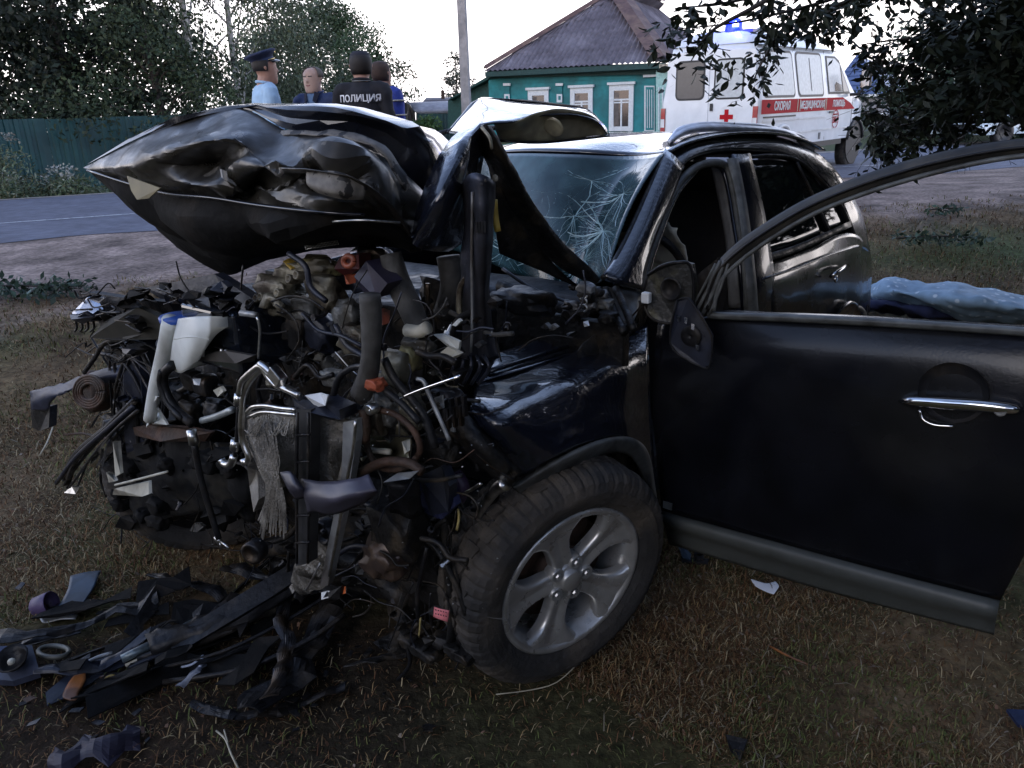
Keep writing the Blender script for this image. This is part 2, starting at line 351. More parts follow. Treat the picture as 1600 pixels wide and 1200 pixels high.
# --- left front fender
fr = [[S(745, 600, .16), S(800, 587, .15), S(860, 564, .14), S(920, 542, .13), S(975, 521, .12), S(1012, 506, .10)],
      [S(737, 628, .06), S(790, 622, .02), S(850, 606, .01), S(915, 586, 0), S(970, 570, 0), S(1014, 562, .0)],
      [S(734, 658, .05), S(785, 660, -.04), S(840, 652, -.05), S(910, 636, -.05), S(968, 630, -.03), S(1017, 640, -.01)],
      [S(757, 692, .03), S(792, 702, -.03), S(842, 692, -.07), S(903, 668, -.07), S(966, 664, -.06), S(1021, 700, -.02)],
      [S(797, 742, .02), S(818, 744, -.03), S(862, 716, -.08), S(922, 690, -.09), S(985, 688, -.06), S(1027, 775, -.02)]]
sheet('front_fender', fr, PAINTW, car, .004, 9, 9, .012, 3.5, 4, 6, False)
sheet('arch_trim', [[S(800, 758, -.01), S(850, 727, -.06), S(905, 699, -.09), S(955, 683, -.09), S(993, 686, -.07), S(1015, 712, -.04), S(1027, 780, -.02)],
      [S(806, 764, -.03), S(856, 733, -.08), S(908, 706, -.11), S(955, 690, -.11), S(990, 694, -.09), S(1010, 720, -.06), S(1022, 780, -.04)],
      [S(818, 776, 0), S(866, 747, -.05), S(912, 724, -.08), S(955, 708, -.08), S(982, 712, -.06), S(1001, 738, -.03), S(1014, 786, -.01)]], GREYP, car, .008, 4, 6)
sheet('wheel_liner', [[S(805, 770, .0), S(866, 745, -.02), S(912, 722, -.04), S(955, 706, -.04), S(985, 712, -.03), S(1005, 750, .0), S(1018, 800, .02)],
      [S(770, 800, .35), S(840, 750, .35), S(905, 722, .35), S(950, 712, .35), S(975, 720, .35), S(990, 760, .35), S(1000, 820, .35)]], SOOT, car, .004, 4, 5, .015, 6, 2)
sheet('fender_shelf', [[S(772, 552, .3), S(850, 530, .3), S(920, 515, .3), S(975, 498, .28)], [S(745, 582, .22), S(850, 552, .22), S(920, 532, .22), S(985, 510, .2)], [S(745, 597, .17), S(850, 566, .15), S(920, 543, .14), S(985, 520, .12)]], PAINTW, car, .006, 5, 5, .006, 8, 3)
for k, off in enumerate((.27, .19)):
    MB().tube([S(765, 566+k*14, off), S(850, 540+k*13, off), S(930, 516+k*12, off), S(975, 500+k*9, off)], .007, 6).build('shelf_flange', PAINT, car, True)
# --- near front wheel
wc = np.array([.157, 1.896, .376]); yw = 1.0; cb = .127
wd_ = np.array([math.sin(yw), math.cos(yw), 0]); wn0 = np.array([math.cos(yw), -math.sin(yw), 0]); wup = EZ*math.cos(cb)+wn0*math.sin(cb); wnn = np.cross(wd_, wup); wnn = wnn if wnn@wn0 > 0 else -wnn
def make_wheel(parent, c, nrm, x0, full=True):
    w = bpy.data.objects.new('wheel', None); COL.objects.link(w); w.parent = parent; ORG[w.name] = ORG[parent.name]
    prof = [(h_, r_*.972 if r_ > .3 else r_) for h_, r_ in ((-.205, .238), (-.212, .27), (-.208, .315), (-.19, .345), (-.165, .357), (-.13, .360), (-.128, .352), (-.118, .352), (-.116, .362), (-.07, .364), (-.068, .355), (-.058, .355), (-.056, .364), (-.03, .364), (-.004, .355), (.012, .338), (.020, .312), (.021, .302), (.024, .300), (.022, .285), (.014, .262), (.004, .246), (-.004, .238))]
    def mod(k, i, h, r):
        if 3 <= i <= 6 or 8 <= i <= 9 or 12 <= i <= 15:
            ph = (k+(i if i < 12 else 0)) % 4
            if ph < 1: r -= .006
        if i in (17, 18, 19) and (k//3) % 9 == 0: h += .001
        r += .003*noise.noise(Vector((k*.3, i*.7, 0)))
        return h, r
    MB().lathe(c, nrm, prof, 228, True, x0, mod).build('tyre', RUB, w, False)
    if not full:
        MB().lathe(c, nrm, [(-.19, .24), (-.18, .05), (-.02, .05), (-.0, .24), (-.19, .24)], 40, False, x0).build('rim', DARKM, w, True); return w
    MB().lathe(c, nrm, [(-.19, .236), (-.10, .205), (-.03, .205), (-.022, .214), (.0, .219), (.006, .232), (.002, .240), (-.008, .241), (-.19, .236)], 96, False, x0).build('rim', ALLOY, w, True)
    MB().lathe(c, nrm, [(-.10, .165), (-.085, .165), (-.085, .04), (-.10, .04), (-.10, .165)], 48, False, x0).build('brake_disc', RUST, w, True)
    MB().lathe(c, nrm, [(-.085, .085), (-.055, .082), (-.05, .0)], 32, False, x0).build('hub', RUST, w, True)
    ax = np.array(nrm); a = np.array(x0, float); b = np.cross(ax, a)
    MB().lathe(c, nrm, [(-.05, .055), (-.024, .054), (-.018, .046), (-.015, .036), (-.006, .034), (-.0025, .029), (-.001, 0)], 40, False, x0).build('hub_cap', ALLOY, w, True)
    for k in range(5):
        an = math.radians(72*k+20); d = a*math.cos(an)+b*math.sin(an); tt = -a*math.sin(an)+b*math.cos(an); rows = []
        for r_, wdt, h in ((.045, .034, -.018), (.075, .034, -.020), (.105, .034, -.019), (.14, .039, -.015), (.17, .050, -.010), (.195, .070, -.004), (.221, .101, .002)):
            row = []
            for q, hh in ((-1.06, -.035), (-1, -.010), (-.78, 0), (-.3, -.004), (0, -.0075), (.3, -.004), (.78, 0), (1, -.010), (1.06, -.035)):
                rad = math.sqrt(max(0, r_*r_-(q*wdt)**2*.85)) if r_ > .15 else r_
                row.append(np.array(c)+d*rad+tt*q*wdt+ax*(h+hh))
            rows.append(row)
        V = surf(rows, 4, 3); MB().grid(V).build('spoke', ALLOY, w, True)
        an2 = an+math.radians(36); d2 = a*math.cos(an2)+b*math.sin(an2); pc = np.array(c)+d2*.057
        MB().lathe(pc, nrm, [(-.05, .024), (-.016, .022), (-.011, .018), (-.022, .014), (-.024, 0)], 18).build('lug_recess', ALLOY, w, True)
        MB().lathe(pc, nrm, [(-.03, .010), (-.012, .010), (-.008, .007), (-.008, 0)], 6).build('lug_nut', ALLOY, w, False)
    return w
make_wheel(car, wc, wnn, wup)
# peeled tread rubber and mud flaps stuck at the top of the tyre
for k in range(9):
    an = math.radians(20+k*9.5); d = -wd_*math.sin(an)+wup*math.cos(an); p = wc+d*.350-wnn*(.02+.02*(k % 3)); q = np.cross(d, wnn)
    MB().prism([p+q*.02, p-q*.018-wnn*.01, p-wnn*.05-q*.022, p-wnn*.055+q*.015], d*(.004+.006*rnd.random())).build('torn_tread_block', RUB, car)
# far front wheel, pushed out under the nose
fwc = G(338, 868)+EZ*.345; make_wheel(car, fwc, np.array([.25, -.95, -.12]), EZ, False)
for (u_, v_) in ((2.72, .09), (2.72, 1.66)):
    make_wheel(car, L(u_, v_, .36), -CV if v_ < 1 else CV, EZ, v_ < 1)

# --- roof, windshield, pillars
def Wp(px, py, z): return pl(px, py, EZ, z)
h0 = S(1040, 238); hd = [h0, Wp(985, 243, 1.455), Wp(900, 240, 1.465), Wp(820, 238, 1.465), Wp(762, 240, 1.45), Wp(715, 246, 1.42)]
rows = []
for du, dz, ins in ((0, 0, 0), (.25, .035, 0), (.7, .045, .0), (1.2, .02, .0), (1.6, -.03, .02), (1.95, -.10, .05)):
    rows.append([p+CU*du+EZ*(dz+.012*(1-abs(i-2.5)/2.5)) for i, p in enumerate(hd)])
sheet('roof', rows, PAINTW, car, .01, 5, 6)
ws = [[h+CU*-.01-EZ*.006 for h in hd]]
base = [S(948, 436, .03), Wp(905, 455, .985), Wp(855, 446, .985), Wp(800, 425, .985), Wp(745, 402, .985), Wp(690, 385, .98)]
for t in (.33, .66, 1): ws.append([a*(1-t)+b*t+(EZ*.35-CU)*.05*math.sin(math.pi*t) for a, b in zip(hd, base)])
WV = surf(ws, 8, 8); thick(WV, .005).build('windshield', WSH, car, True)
cm = MB(); NW = normals(WV); sg = -1 if (NW[5, 5]@(-CU)) < 0 else 1
def wpt(a, b):
    a = min(max(a, 0), .999)*(WV.shape[0]-1); b = min(max(b, 0), .999)*(WV.shape[1]-1); i, j = int(a), int(b); fa, fb = a-i, b-j
    return (WV[i, j]*(1-fa)*(1-fb)+WV[i+1, j]*fa*(1-fb)+WV[i, j+1]*(1-fa)*fb+WV[i+1, j+1]*fa*fb)+NW[i, j]*sg*.004
for (ca, cb_, nn, ln) in ((.62, .13, 60, .6), (.35, .10, 34, .35), (.72, .45, 55, .4), (.5, .32, 40, .35), (.85, .62, 40, .35), (.22, .3, 18, .3), (.8, .2, 50, .3), (.9, .4, 40, .25)):
    for k in range(nn):
        an = rnd.random()*6.28; a, b = ca, cb_; P = [wpt(a, b)]
        for q in range(rnd.randint(4, 9)):
            an += rnd.uniform(-.35, .35); st = ln/8*rnd.uniform(.5, 1.2); a += math.cos(an)*st; b += math.sin(an)*st*.8
            if not (0 < a < 1 and 0 < b < 1): break
            P.append(wpt(a, b))
        if len(P) > 1: cm.tube(P, .0009+rnd.random()**2*.0016, 3, 1)
for k in range(26):
    c0 = rnd.uniform(.3, .8); r_ = rnd.uniform(.04, .3); P = [wpt(.62+math.cos(t)*r_, .13+math.sin(t)*r_*.7) for t in np.linspace(c0, c0+rnd.uniform(.6, 2), 10)]; cm.tube(P, .0009, 3, 1)
cm.build('windshield_crack', CRK, car, kind='stuff')
# pillar strip between windshield and door opening
sheet('front_pillar', [[S(1040, 238, .02), S(1018, 290, .02), S(992, 350, .02), S(966, 402, .02), S(940, 436, .02)],
      [S(1050, 250, -.01), S(1028, 305, -.012), S(1003, 365, -.012), S(980, 415, -.012), S(966, 446, -.01)],
      [S(1062, 262, .0), S(1042, 312, .0), S(1019, 366, .0), S(1003, 420, .0), S(1000, 455, .0)]], PAINTW, car, .02, 4, 5)
MB().tube([S(1036, 244, .01), S(1011, 300, .01), S(985, 358, .01), S(958, 412, .01), S(942, 434, .01)], .009, 6).build('windshield_seal', PLAST, car, True)
sheet('cowl_corner_panel', [[S(948, 448, .06), S(975, 452, .05), S(1003, 462, .04)], [S(958, 475, .05), S(978, 485, .04), S(994, 490, .03)], [S(972, 505, .04), S(980, 510, .04), S(986, 512, .03)]], CLAD, car, .004, 5, 5, .006, 9, 2)
# roof side rail and body side
out = [(1040, 236), (1075, 214), (1120, 206), (1170, 206), (1225, 216), (1275, 238), (1308, 268), (1332, 305), (1350, 345), (1360, 395)]
inn = [(1060, 266), (1083, 246), (1118, 236), (1165, 234), (1215, 239), (1256, 256), (1285, 280), (1308, 306), (1326, 345), (1340, 385)]
def offs(px): return .0
r1 = [S(x, y, .05) for x, y in out]; r2 = [S(x, y, .0) for x, y in inn]; rm = [(a*.5+b*.5)-CV*.0-CV*.015 for a, b in zip(r1, r2)]
sheet('roof_side', [r1, rm, r2], PAINT, car, .03, 4, 6)
# door opening inner frame
op = [(1000, 452), (1012, 405), (1030, 352), (1052, 300), (1078, 268), (1102, 256), (1128, 256), (1140, 275), (1152, 340), (1162, 410), (1168, 486)]
MB().tube([S(x, y, .015) for x, y in op], .016, 8, 4).build('door_seal', GREYP, car, True)
MB().tube([S(x-6 if x > 1100 else x+5, y+4, .03) for x, y in op], .010, 8, 4).build('door_opening_flange', PAINT, car, True)
for nm, a, b, mt, o1 in (('middle_pillar', [(1138, 244), (1152, 310), (1163, 380), (1170, 440), (1174, 492)], [(1166, 242), (1183, 310), (1196, 380), (1204, 440), (1208, 492)], PAINT, .0),
                     ('pillar_seal', [(1140, 250), (1150, 310), (1160, 380), (1166, 440), (1170, 492)], [(1146, 250), (1158, 310), (1168, 380), (1174, 440), (1178, 492)], GREYP, -.012)):
    sheet(nm, [[S(x, y, o1) for x, y in a], [S((p[0]+q[0])/2, p[1], o1-.008) for p, q in zip(a, b)], [S(x, y, o1) for x, y in b]], mt, car, .02, 3, 4)
sheet('pillar_trim', [[S(x, y, .10) for x, y in ((1112, 262), (1126, 320), (1136, 380), (1138, 430), (1140, 480))], [S(x, y, .05) for x, y in ((1130, 262), (1140, 320), (1150, 380), (1154, 430), (1158, 480))]], BEIGET, car, .01, 3, 5)
# rear door glass, quarter glass, frame
sheet('rear_door_glass', [[S(1170, 250, .012), S(1205, 249, .012), S(1243, 254, .012)], [S(1185, 330, .012), S(1222, 318, .012), S(1268, 304, .012)], [S(1192, 405, .012), S(1245, 388, .012), S(1296, 366, .012)]], GLS, car, .004, 4, 4)
sheet('quarter_glass', [[S(1247, 256, .012), S(1262, 264, .014), S(1280, 284, .016)], [S(1272, 306, .012), S(1286, 310, .014), S(1303, 318, .016)], [S(1298, 364, .012), S(1310, 358, .014), S(1324, 350, .016)]], GLS, car, .004, 4, 4)
MB().tube([S(1245, 254), S(1270, 305), S(1297, 365)], .008, 6).build('glass_divider', PLAST, car, True)
MB().tube([S(1168, 246), S(1205, 243), S(1245, 250), S(1283, 282), S(1312, 318), S(1328, 350)], .009, 6, 4).build('window_frame', PLAST, car, True)
sheet('belt_trim', [[S(1180, 402, -.01), S(1250, 380, -.01), S(1329, 345, -.01)], [S(1184, 413, -.012), S(1252, 391, -.012), S(1331, 354, -.012)]], PLAST, car, .014, 2, 5)
MB().tube([S(1170, 250), S(1184, 320), S(1194, 400), S(1204, 430), S(1209, 488)], .007, 6, 4).build('rear_door_edge', PLAST, car, True)
# lower body side of rear door and quarter
lb = [[S(1190, 414), S(1230, 402), S(1275, 385), S(1312, 366), S(1340, 368), S(1358, 388, .03)],
      [S(1200, 440, -.02), S(1238, 432, -.02), S(1280, 420, -.02), S(1318, 406, -.02), S(1345, 402, -.01), S(1362, 415, .05)],
      [S(1206, 470, -.03), S(1242, 466, -.03), S(1285, 460, -.03), S(1322, 452, -.03), S(1348, 450, -.02), S(1361, 455, .05)],
      [S(1208, 500, -.03), S(1245, 500, -.03), S(1288, 498, -.03), S(1325, 494, -.03), S(1348, 494, -.02), S(1357, 498, .05)],
      [L(1.75, -.01, .35), L(2.1, -.01, .35), L(2.3, -.01, .5), L(2.7, -.03, .62), L(3.1, 0, .5), L(3.35, .05, .4)]]
sheet('rear_door', lb, PAINT, car, .01, 6, 6, .004, 4, 1, 5, False)
MB().tube([S(1190, 436, -.025), S(1240, 420, -.03), S(1290, 400, -.03), S(1340, 384, -.02)], .010, 6, 4, flat=.5).build('body_crease', PAINT, car, True)
hb = MB(); hb.tube([S(1298, 432, -.05), S(1304, 428, -.07), S(1316, 420, -.07), S(1321, 416, -.05)], .009, 8); hb.build('rear_door_handle', CHROME, car, True)
MB().lathe(S(1306, 436, -.03), -CV, [(0, .018), (.004, .018), (.006, .012), (.004, 0)], 20).build('handle_cup', CHROME, car, True)
sheet('rear_arch_trim', [[S(1322, 492, -.05), S(1330, 480, -.05), S(1342, 477, -.05), S(1352, 484, -.03), S(1356, 498, -.01)], [S(1330, 496, -.05), S(1336, 487, -.05), S(1343, 485, -.05), S(1348, 490, -.03), S(1350, 500, -.01)]], GREYP, car, .02, 2, 4)
# rear end, far side, tail (seen only from the side)
col = [S(1360, 395, .04), S(1362, 415, .06), S(1361, 455, .06), S(1357, 498, .07)]
sheet('tailgate', [[p+CV*q+CU*(.12*math.sin(math.pi*q/1.7)) for q in (0, .3, .9, 1.4, 1.68)] for p in [r1[-3], r1[-2]]+col+[L(3.35, .05, .4)]], PAINT, car, .02, 3, 4)
sheet('far_body_side', [[L(.6, 1.80, 1.0), L(1.4, 1.82, 1.02), L(2.4, 1.82, 1.05), L(3.2, 1.75, 1.0)], [L(.6, 1.86, .7), L(1.4, 1.88, .7), L(2.4, 1.88, .7), L(3.3, 1.8, .7)], [L(.6, 1.84, .35), L(1.4, 1.86, .35), L(2.4, 1.86, .35), L(3.3, 1.78, .4)]], PAINT, car, .01, 4, 4)
sheet('far_side_glass', [[hd[-1]+CU*.05-EZ*.03, hd[-1]+CU*1.0-EZ*.0, hd[-1]+CU*1.9-EZ*.12], [L(.9, 1.80, 1.02), L(2.0, 1.81, 1.04), L(3.1, 1.76, 1.02)]], GLS, car, .004, 4, 4)
# roof rails
rl = [(1046, 222), (1062, 205), (1085, 198), (1112, 195), (1150, 196), (1190, 198), (1225, 206), (1252, 217), (1268, 236)]
rp = [S(x, y, .09) for x, y in rl]; MB().tube(rp, [.012, .018, .016, .014, .013, .013, .014, .018, .020], 8, 4).build('roof_rail', M('rail_silver', (.5, .53, .60), .32, .5), car, True)
sheet('rail_foot', [[S(1045, 228, .07), S(1070, 212, .07), S(1110, 206, .07), S(1180, 207, .07), S(1230, 214, .07), S(1268, 238, .07)], [S(1046, 222, .08), S(1070, 203, .08), S(1110, 198, .08), S(1180, 202, .08), S(1230, 208, .08), S(1268, 236, .08)]], M('rail_silver', 0), car, .02, 2, 5)
MB().tube([p+CV*1.32 for p in rp], .013, 8, 3).build('roof_rail', PLAST, car, True)
MB().tube([A(1137, 208, 3.7), A(1143, 200, 3.72), A(1148, 192, 3.74)], .003, 5).build('roof_antenna', PLAST, car)
# --- interior
ax3 = [CU, CV, EZ]
MB().box(L(1.9, .95, .38), (1.5, .85, .04), ax3).build('cabin_floor', SEAT, car)
for v_ in (.5, 1.3):
    o = MB().box(L(1.55, v_, .62), (.28, .25, .09), ax3).build('seat_cushion', SEAT, car); bevel(o, .05, 3)
    tl = [CU*math.cos(.35)-EZ*math.sin(.35), CV, EZ*math.cos(.35)+CU*math.sin(.35)]
    o = MB().box(L(1.92, v_, .95), (.07, .25, .32), tl).build('seat_back', SEAT, car); bevel(o, .05, 3)
    o = MB().box(L(2.02, v_, 1.30), (.05, .13, .08), tl).build('headrest', SEAT, car); bevel(o, .04, 3)
o = MB().box(L(2.75, .92, .9), (.10, .75, .38), ax3).build('rear_seat', SEAT, car); bevel(o, .05, 3)
sheet('headliner', [[r_+EZ*-.045 for r_ in rr_] for rr_ in rows], SEAT, car, .01, 3, 3)
sheet('dashboard', [[L(.72, .12, .99), L(.62, .9, 1.0), L(.62, 1.7, .99)], [L(.95, .15, 1.0), L(.92, .9, 1.0), L(.92, 1.7, 1.0)], [L(1.02, .15, .85), L(1.0, .9, .82), L(1.0, 1.7, .85)], [L(.95, .15, .5), L(.9, .9, .5), L(.9, 1.7, .5)]], PLAST, car, .02, 4, 4, .01, 4)
sc_ = Vp(1003, 414, .42); sn = (CU*.85+EZ*.5); sn /= np.linalg.norm(sn); sa = CV; sb = np.cross(sn, sa)
MB().tube([sc_+.19*(sa*math.cos(t)+sb*math.sin(t)) for t in np.linspace(0, 2*math.pi, 41)], .016, 8, 1, False).build('steering_wheel', PLAST, car, True)
MB().lathe(sc_-sn*.05, sn, [(-.08, .03), (0, .06), (.03, .05), (.035, 0)], 20).build('steering_hub', PLAST, car, True)
ab = [[sc_+sn*(.05+.05*rnd.random())+sa*a+sb*(b+.03) for a in (-.17, -.06, .05, .16)] for b in (-.17, -.06, .05, .13)]
sheet('airbag', ab, CLOTHW, car, .006, 7, 7, .035, 9, 3)
sheet('airbag', [[Vp(1000, 430, .25), Vp(1012, 425, .26), Vp(1040, 430, .22)], [Vp(1000, 450, .25), Vp(1015, 445, .24), Vp(1046, 440, .20)]], CLOTHW, car, .006, 6, 6, .03, 9, 5)
MB().box(L(.42, .9, .72), (.02, .88, .3), ax3).build('firewall', SOOT, car)
MB().box(L(1.7, .9, .30), (1.5, .80, .03), ax3).build('underbody', SOOT, car)
MB().box(L(1.1, .06, .30), (.9, .05, .07), ax3).build('door_sill', PAINTD, car)
sheet('inner_apron', [[L(.5, .12, 1.0), L(.3, .12, .95), L(.5, .06, .9)], [L(.52, .05, .7), L(.35, .1, .7), L(.45, .1, .6)], [L(.55, .05, .35), L(.45, .1, .3), L(.4, .2, .3)]], SOOT, car, .01, 3, 3)

# --- open driver door, standing on its own plane
dh = np.array([.4875, 2.2495, 0]); df = np.array([1.2089, 1.6503, 0]); DX = (df-dh)/np.linalg.norm(df-dh); DN = np.array([DX[1], -DX[0], 0]); DN = DN if DN[1] < 0 else -DN
def D(px, py, off=0.): return pl(px, py, DN, dh@DN+off)
dr = [[D(1028, 505, -.03), D(1110, 492, -.02), D(1200, 495, -.02), D(1320, 500, -.02), D(1450, 508, -.02), D(1600, 518, -.02), D(1705, 528, -.02)],
      [D(1024, 540, -.005), D(1110, 540, .01), D(1200, 545, .02), D(1320, 552, .02), D(1450, 562, .02), D(1600, 578, .02), D(1690, 590, .01)],
      [D(1020, 590, 0), D(1110, 605, .02), D(1200, 620, .035), D(1320, 636, .04), D(1450, 652, .04), D(1600, 668, .04), D(1672, 680, .02)],
      [D(1020, 650, 0), D(1110, 675, .02), D(1200, 700, .035), D(1320, 728, .04), D(1450, 750, .04), D(1580, 770, .04), D(1640, 778, .02)],
      [D(1026, 715, 0), D(1110, 740, .012), D(1200, 770, .025), D(1320, 806, .03), D(1450, 836, .03), D(1560, 860, .03), D(1600, 868, .01)],
      [D(1034, 800, 0), D(1110, 822, .0), D(1200, 846, .01), D(1320, 878, .012), D(1450, 912, .012), D(1530, 932, .012), D(1562, 940, 0)]]
DRO = car
V = surf(dr, 6, 6); V = crumple(V, .003, 2.5, 3, False, 6); thick(V, .004).build('driver_door', PAINTD, car, True)
door = bpy.data.objects['driver_door']
V2 = V-DN*.06; thick(V2, .01).build('door_inner_panel', PLAST, door, True)
ed = MB(); R_, C_ = V.shape[:2]
for (i0, j0) in [((slice(None)), -1), ((slice(None)), 0)]:
    ed.grid(np.stack([V[i0, j0], V2[i0, j0]], 1))
ed.grid(np.stack([V[0], V2[0]], 1)); ed.grid(np.stack([V[-1], V2[-1]], 1)); ed.build('door_edge', PAINTD, door)
sheet('sill_cladding', [[D(1034, 798, .006), D(1200, 843, .015), D(1320, 876, .02), D(1450, 910, .02), D(1562, 938, .01)],
      [D(1035, 806, .03), D(1200, 853, .035), D(1320, 887, .038), D(1450, 922, .038), D(1560, 950, .03)],
      [D(1037, 818, .034), D(1200, 867, .038), D(1320, 902, .04), D(1450, 938, .04), D(1557, 964, .034)],
      [D(1040, 828, .012), D(1200, 878, .016), D(1320, 914, .018), D(1450, 950, .018), D(1555, 975, .012)],
      [D(1045, 850, .0), D(1200, 897, .0), D(1320, 932, .0), D(1450, 966, .0), D(1553, 992, .0)]], M('sill_grey', (.055, .06, .055), .5, 0, var=.12, bump=.08), door, .006, 4, 5)
MB().box(D(1043, 790, .004), (.016, .002, .012), [DX, DN, EZ]).build('hinge_cover', GREYP, door)
sheet('belt_moulding', [[D(1105, 487, .0), D(1320, 494, .0), D(1600, 511, .0), D(1705, 520, 0)], [D(1105, 492, .014), D(1320, 500, .014), D(1600, 517, .014), D(1705, 526, .014)], [D(1105, 499, .006), D(1320, 508, .006), D(1600, 526, .006), D(1705, 535, .006)]], GREYP, door, .01, 3, 5)
fo = [(1098, 478), (1110, 425), (1148, 382), (1200, 345), (1262, 309), (1340, 276), (1430, 247), (1520, 227), (1600, 216), (1680, 212), (1745, 222), (1762, 260), (1740, 380), (1712, 520)]
fi = [(1118, 484), (1128, 440), (1163, 404), (1214, 368), (1275, 333), (1352, 302), (1440, 275), (1528, 254), (1600, 243), (1670, 240), (1712, 250), (1722, 275), (1700, 390), (1680, 522)]
a_ = [D(x, y, .0) for x, y in fo]; b_ = [D(x, y, .0) for x, y in fi]; md1 = [p*.6+q*.4+DN*.014 for p, q in zip(a_, b_)]; md2 = [p*.3+q*.7+DN*.010 for p, q in zip(a_, b_)]
sheet('window_frame', [a_, md1, md2, b_], M('door_frame_black', (.022, .021, .019), .5, 0, (.05, .045, .035), 8, .45, .65, .3, bump=.1), door, .03, 3, 6)
MB().tube([q+DN*.012 for q in b_], .006, 6, 5).build('window_channel', GREYP, door, True)
MB().tube([p*.5+q*.5+DN*.016 for p, q in zip(a_, b_)], .004, 6, 5).build('frame_groove', PLAST, door, True)
# mirror corner triangle with strips
MB().prism([D(1078, 440, -.01), D(1125, 402, -.01), D(1112, 492, -.01), D(1070, 500, -.01)], DN*.015).build('mirror_sail', PLAST, door)
for a, b, w_ in (((1118, 412), (1068, 500), .004), ((1125, 408), (1082, 498), .005), ((1132, 408), (1096, 495), .006), ((1138, 412), (1108, 492), .004)):
    MB().tube([D(*a, .012), D((a[0]+b[0])/2+2, (a[1]+b[1])/2, .016), D(*b, .012)], w_, 6).build('sail_ridge', GREYP, door, True)
# door handle
cup = D(1490, 612, .035)
MB().lathe(cup, DN, [(.012, .075), (.008, .072), (-.004, .055), (-.012, .03), (-.014, 0)], 40).build('handle_recess', PLAST, door, True)
hp = [D(1408, 627, .045), D(1425, 627, .065), D(1470, 630, .072), D(1530, 634, .072), D(1575, 639, .066), D(1588, 642, .05)]
MB().tube(hp, [.008, .016, .019, .019, .018, .012], 14, 6, flat=.75).build('door_handle', CHROME, door, True)
MB().lathe(D(1563, 642, .080), DN, [(-.004, .013), (.002, .013), (.003, .009), (.001, .007), (.003, .004), (.003, 0)], 24).build('key_lock', ALLOY, door, True)
MB().tube([D(1437, 640, .045), D(1442, 655, .048), D(1460, 664, .05), D(1490, 666, .045)], .004, 6, 4).build('recess_rim', CHROME, door, True)
# mirror remains: housing shell with open socket, hanging backing plate, connector
hs = [D(1012, 430, .05), D(1035, 415, .07), D(1062, 410, .07), D(1078, 414, .05), D(1084, 450, .04), D(1078, 500, .04), D(1060, 506, .05), D(1030, 503, .06), D(1012, 490, .06), D(1005, 462, .05)]
MB().prism(hs, -DN*.03).build('mirror_housing', M('dirty_black_shell', (.03, .03, .028), .45, 0, (.08, .075, .05), 14, .5, .6, .4, bump=.6, bsc=60), door)
MB().tube(hs+[hs[0]], .005, 6, 3).build('housing_rim', PLAST, door, True)
MB().lathe(D(1048, 452, .075), DN, [(0, .034), (.006, .030), (-.004, .026), (-.012, .012), (-.012, 0)], 24).build('mirror_motor', PLAST, door, True)
bk = [D(1058, 470, .10), D(1075, 466, .11), D(1092, 490, .11), D(1112, 525, .10), D(1110, 568, .10), D(1100, 575, .1), D(1062, 555, .11), D(1047, 535, .11), D(1050, 500, .11)]
MB().prism(bk, -DN*.012).build('mirror_backing_plate', PLASTB, door)
MB().tube(bk+[bk[0]], .003, 6, 2).build('backing_rim', PLAST, door, True)
MB().lathe(D(1080, 525, .112), DN, [(0, .030), (.008, .028), (.004, .018), (.01, .010), (.0, 0)], 24).build('mirror_gear', PLAST, door, True)
for a in ((1083, 510), (1090, 543), (1060, 497), (1072, 500)):
    MB().prism([D(a[0]-2, a[1]-5, .118), D(a[0]+3, a[1]-3, .118), D(a[0]+2, a[1]+6, .118), D(a[0]-2, a[1]+4, .118)], DN*.003).build('broken_mirror_chip', CHROME, door)
o = MB().box(D(1010, 465, .09), (.013, .01, .016), [DX, DN, EZ]).build('wiring_connector', WHITE, car); bevel(o, .004)
for k in range(8):
    MB().tube([D(1005+rnd.randint(-6, 6), 470, .07), D(1000+rnd.randint(-25, 15), 500+rnd.randint(-10, 20), .03), D(985+rnd.randint(-25, 20), 520+rnd.randint(-20, 20), -.02)], .003, 5).build('wire', PLAST, car, True)

# --- HOOD (folded up and torn)
def H(px, py, u): return E_(px, py, u)
hoodA = [  # visible crumpled face: rows from top ridge to lower lip
 [H(130, 262, -.42), H(245, 205, -.40), H(365, 168, -.32), H(450, 205, -.34), H(530, 215, -.30), H(595, 238, -.24), H(640, 290, -.18), H(655, 330, -.14)],
 [H(136, 264, -.43), H(235, 238, -.47), H(340, 215, -.50), H(430, 235, -.42), H(520, 240, -.44), H(590, 270, -.36), H(632, 320, -.28), H(652, 350, -.2)],
 [H(142, 268, -.43), H(235, 258, -.49), H(335, 255, -.40), H(420, 262, -.52), H(510, 268, -.38), H(580, 300, -.40), H(625, 345, -.30), H(650, 366, -.22)],
 [H(150, 272, -.42), H(240, 285, -.47), H(330, 290, -.50), H(410, 292, -.40), H(500, 305, -.50), H(575, 325, -.40), H(622, 358, -.30), H(648, 374, -.24)],
 [H(160, 276, -.40), H(250, 300, -.42), H(330, 308, -.44), H(405, 320, -.44), H(495, 328, -.46), H(570, 335, -.40), H(620, 358, -.32), H(648, 378, -.24)]]
V = surf(hoodA, 16, 16); N_ = normals(V); R_, C_ = V.shape[:2]
def tri(x): return abs((x % 1)-.5)*2
def win(a, b, c, d, x): return float(smooth(a, b, x)*smooth(d, c, x))
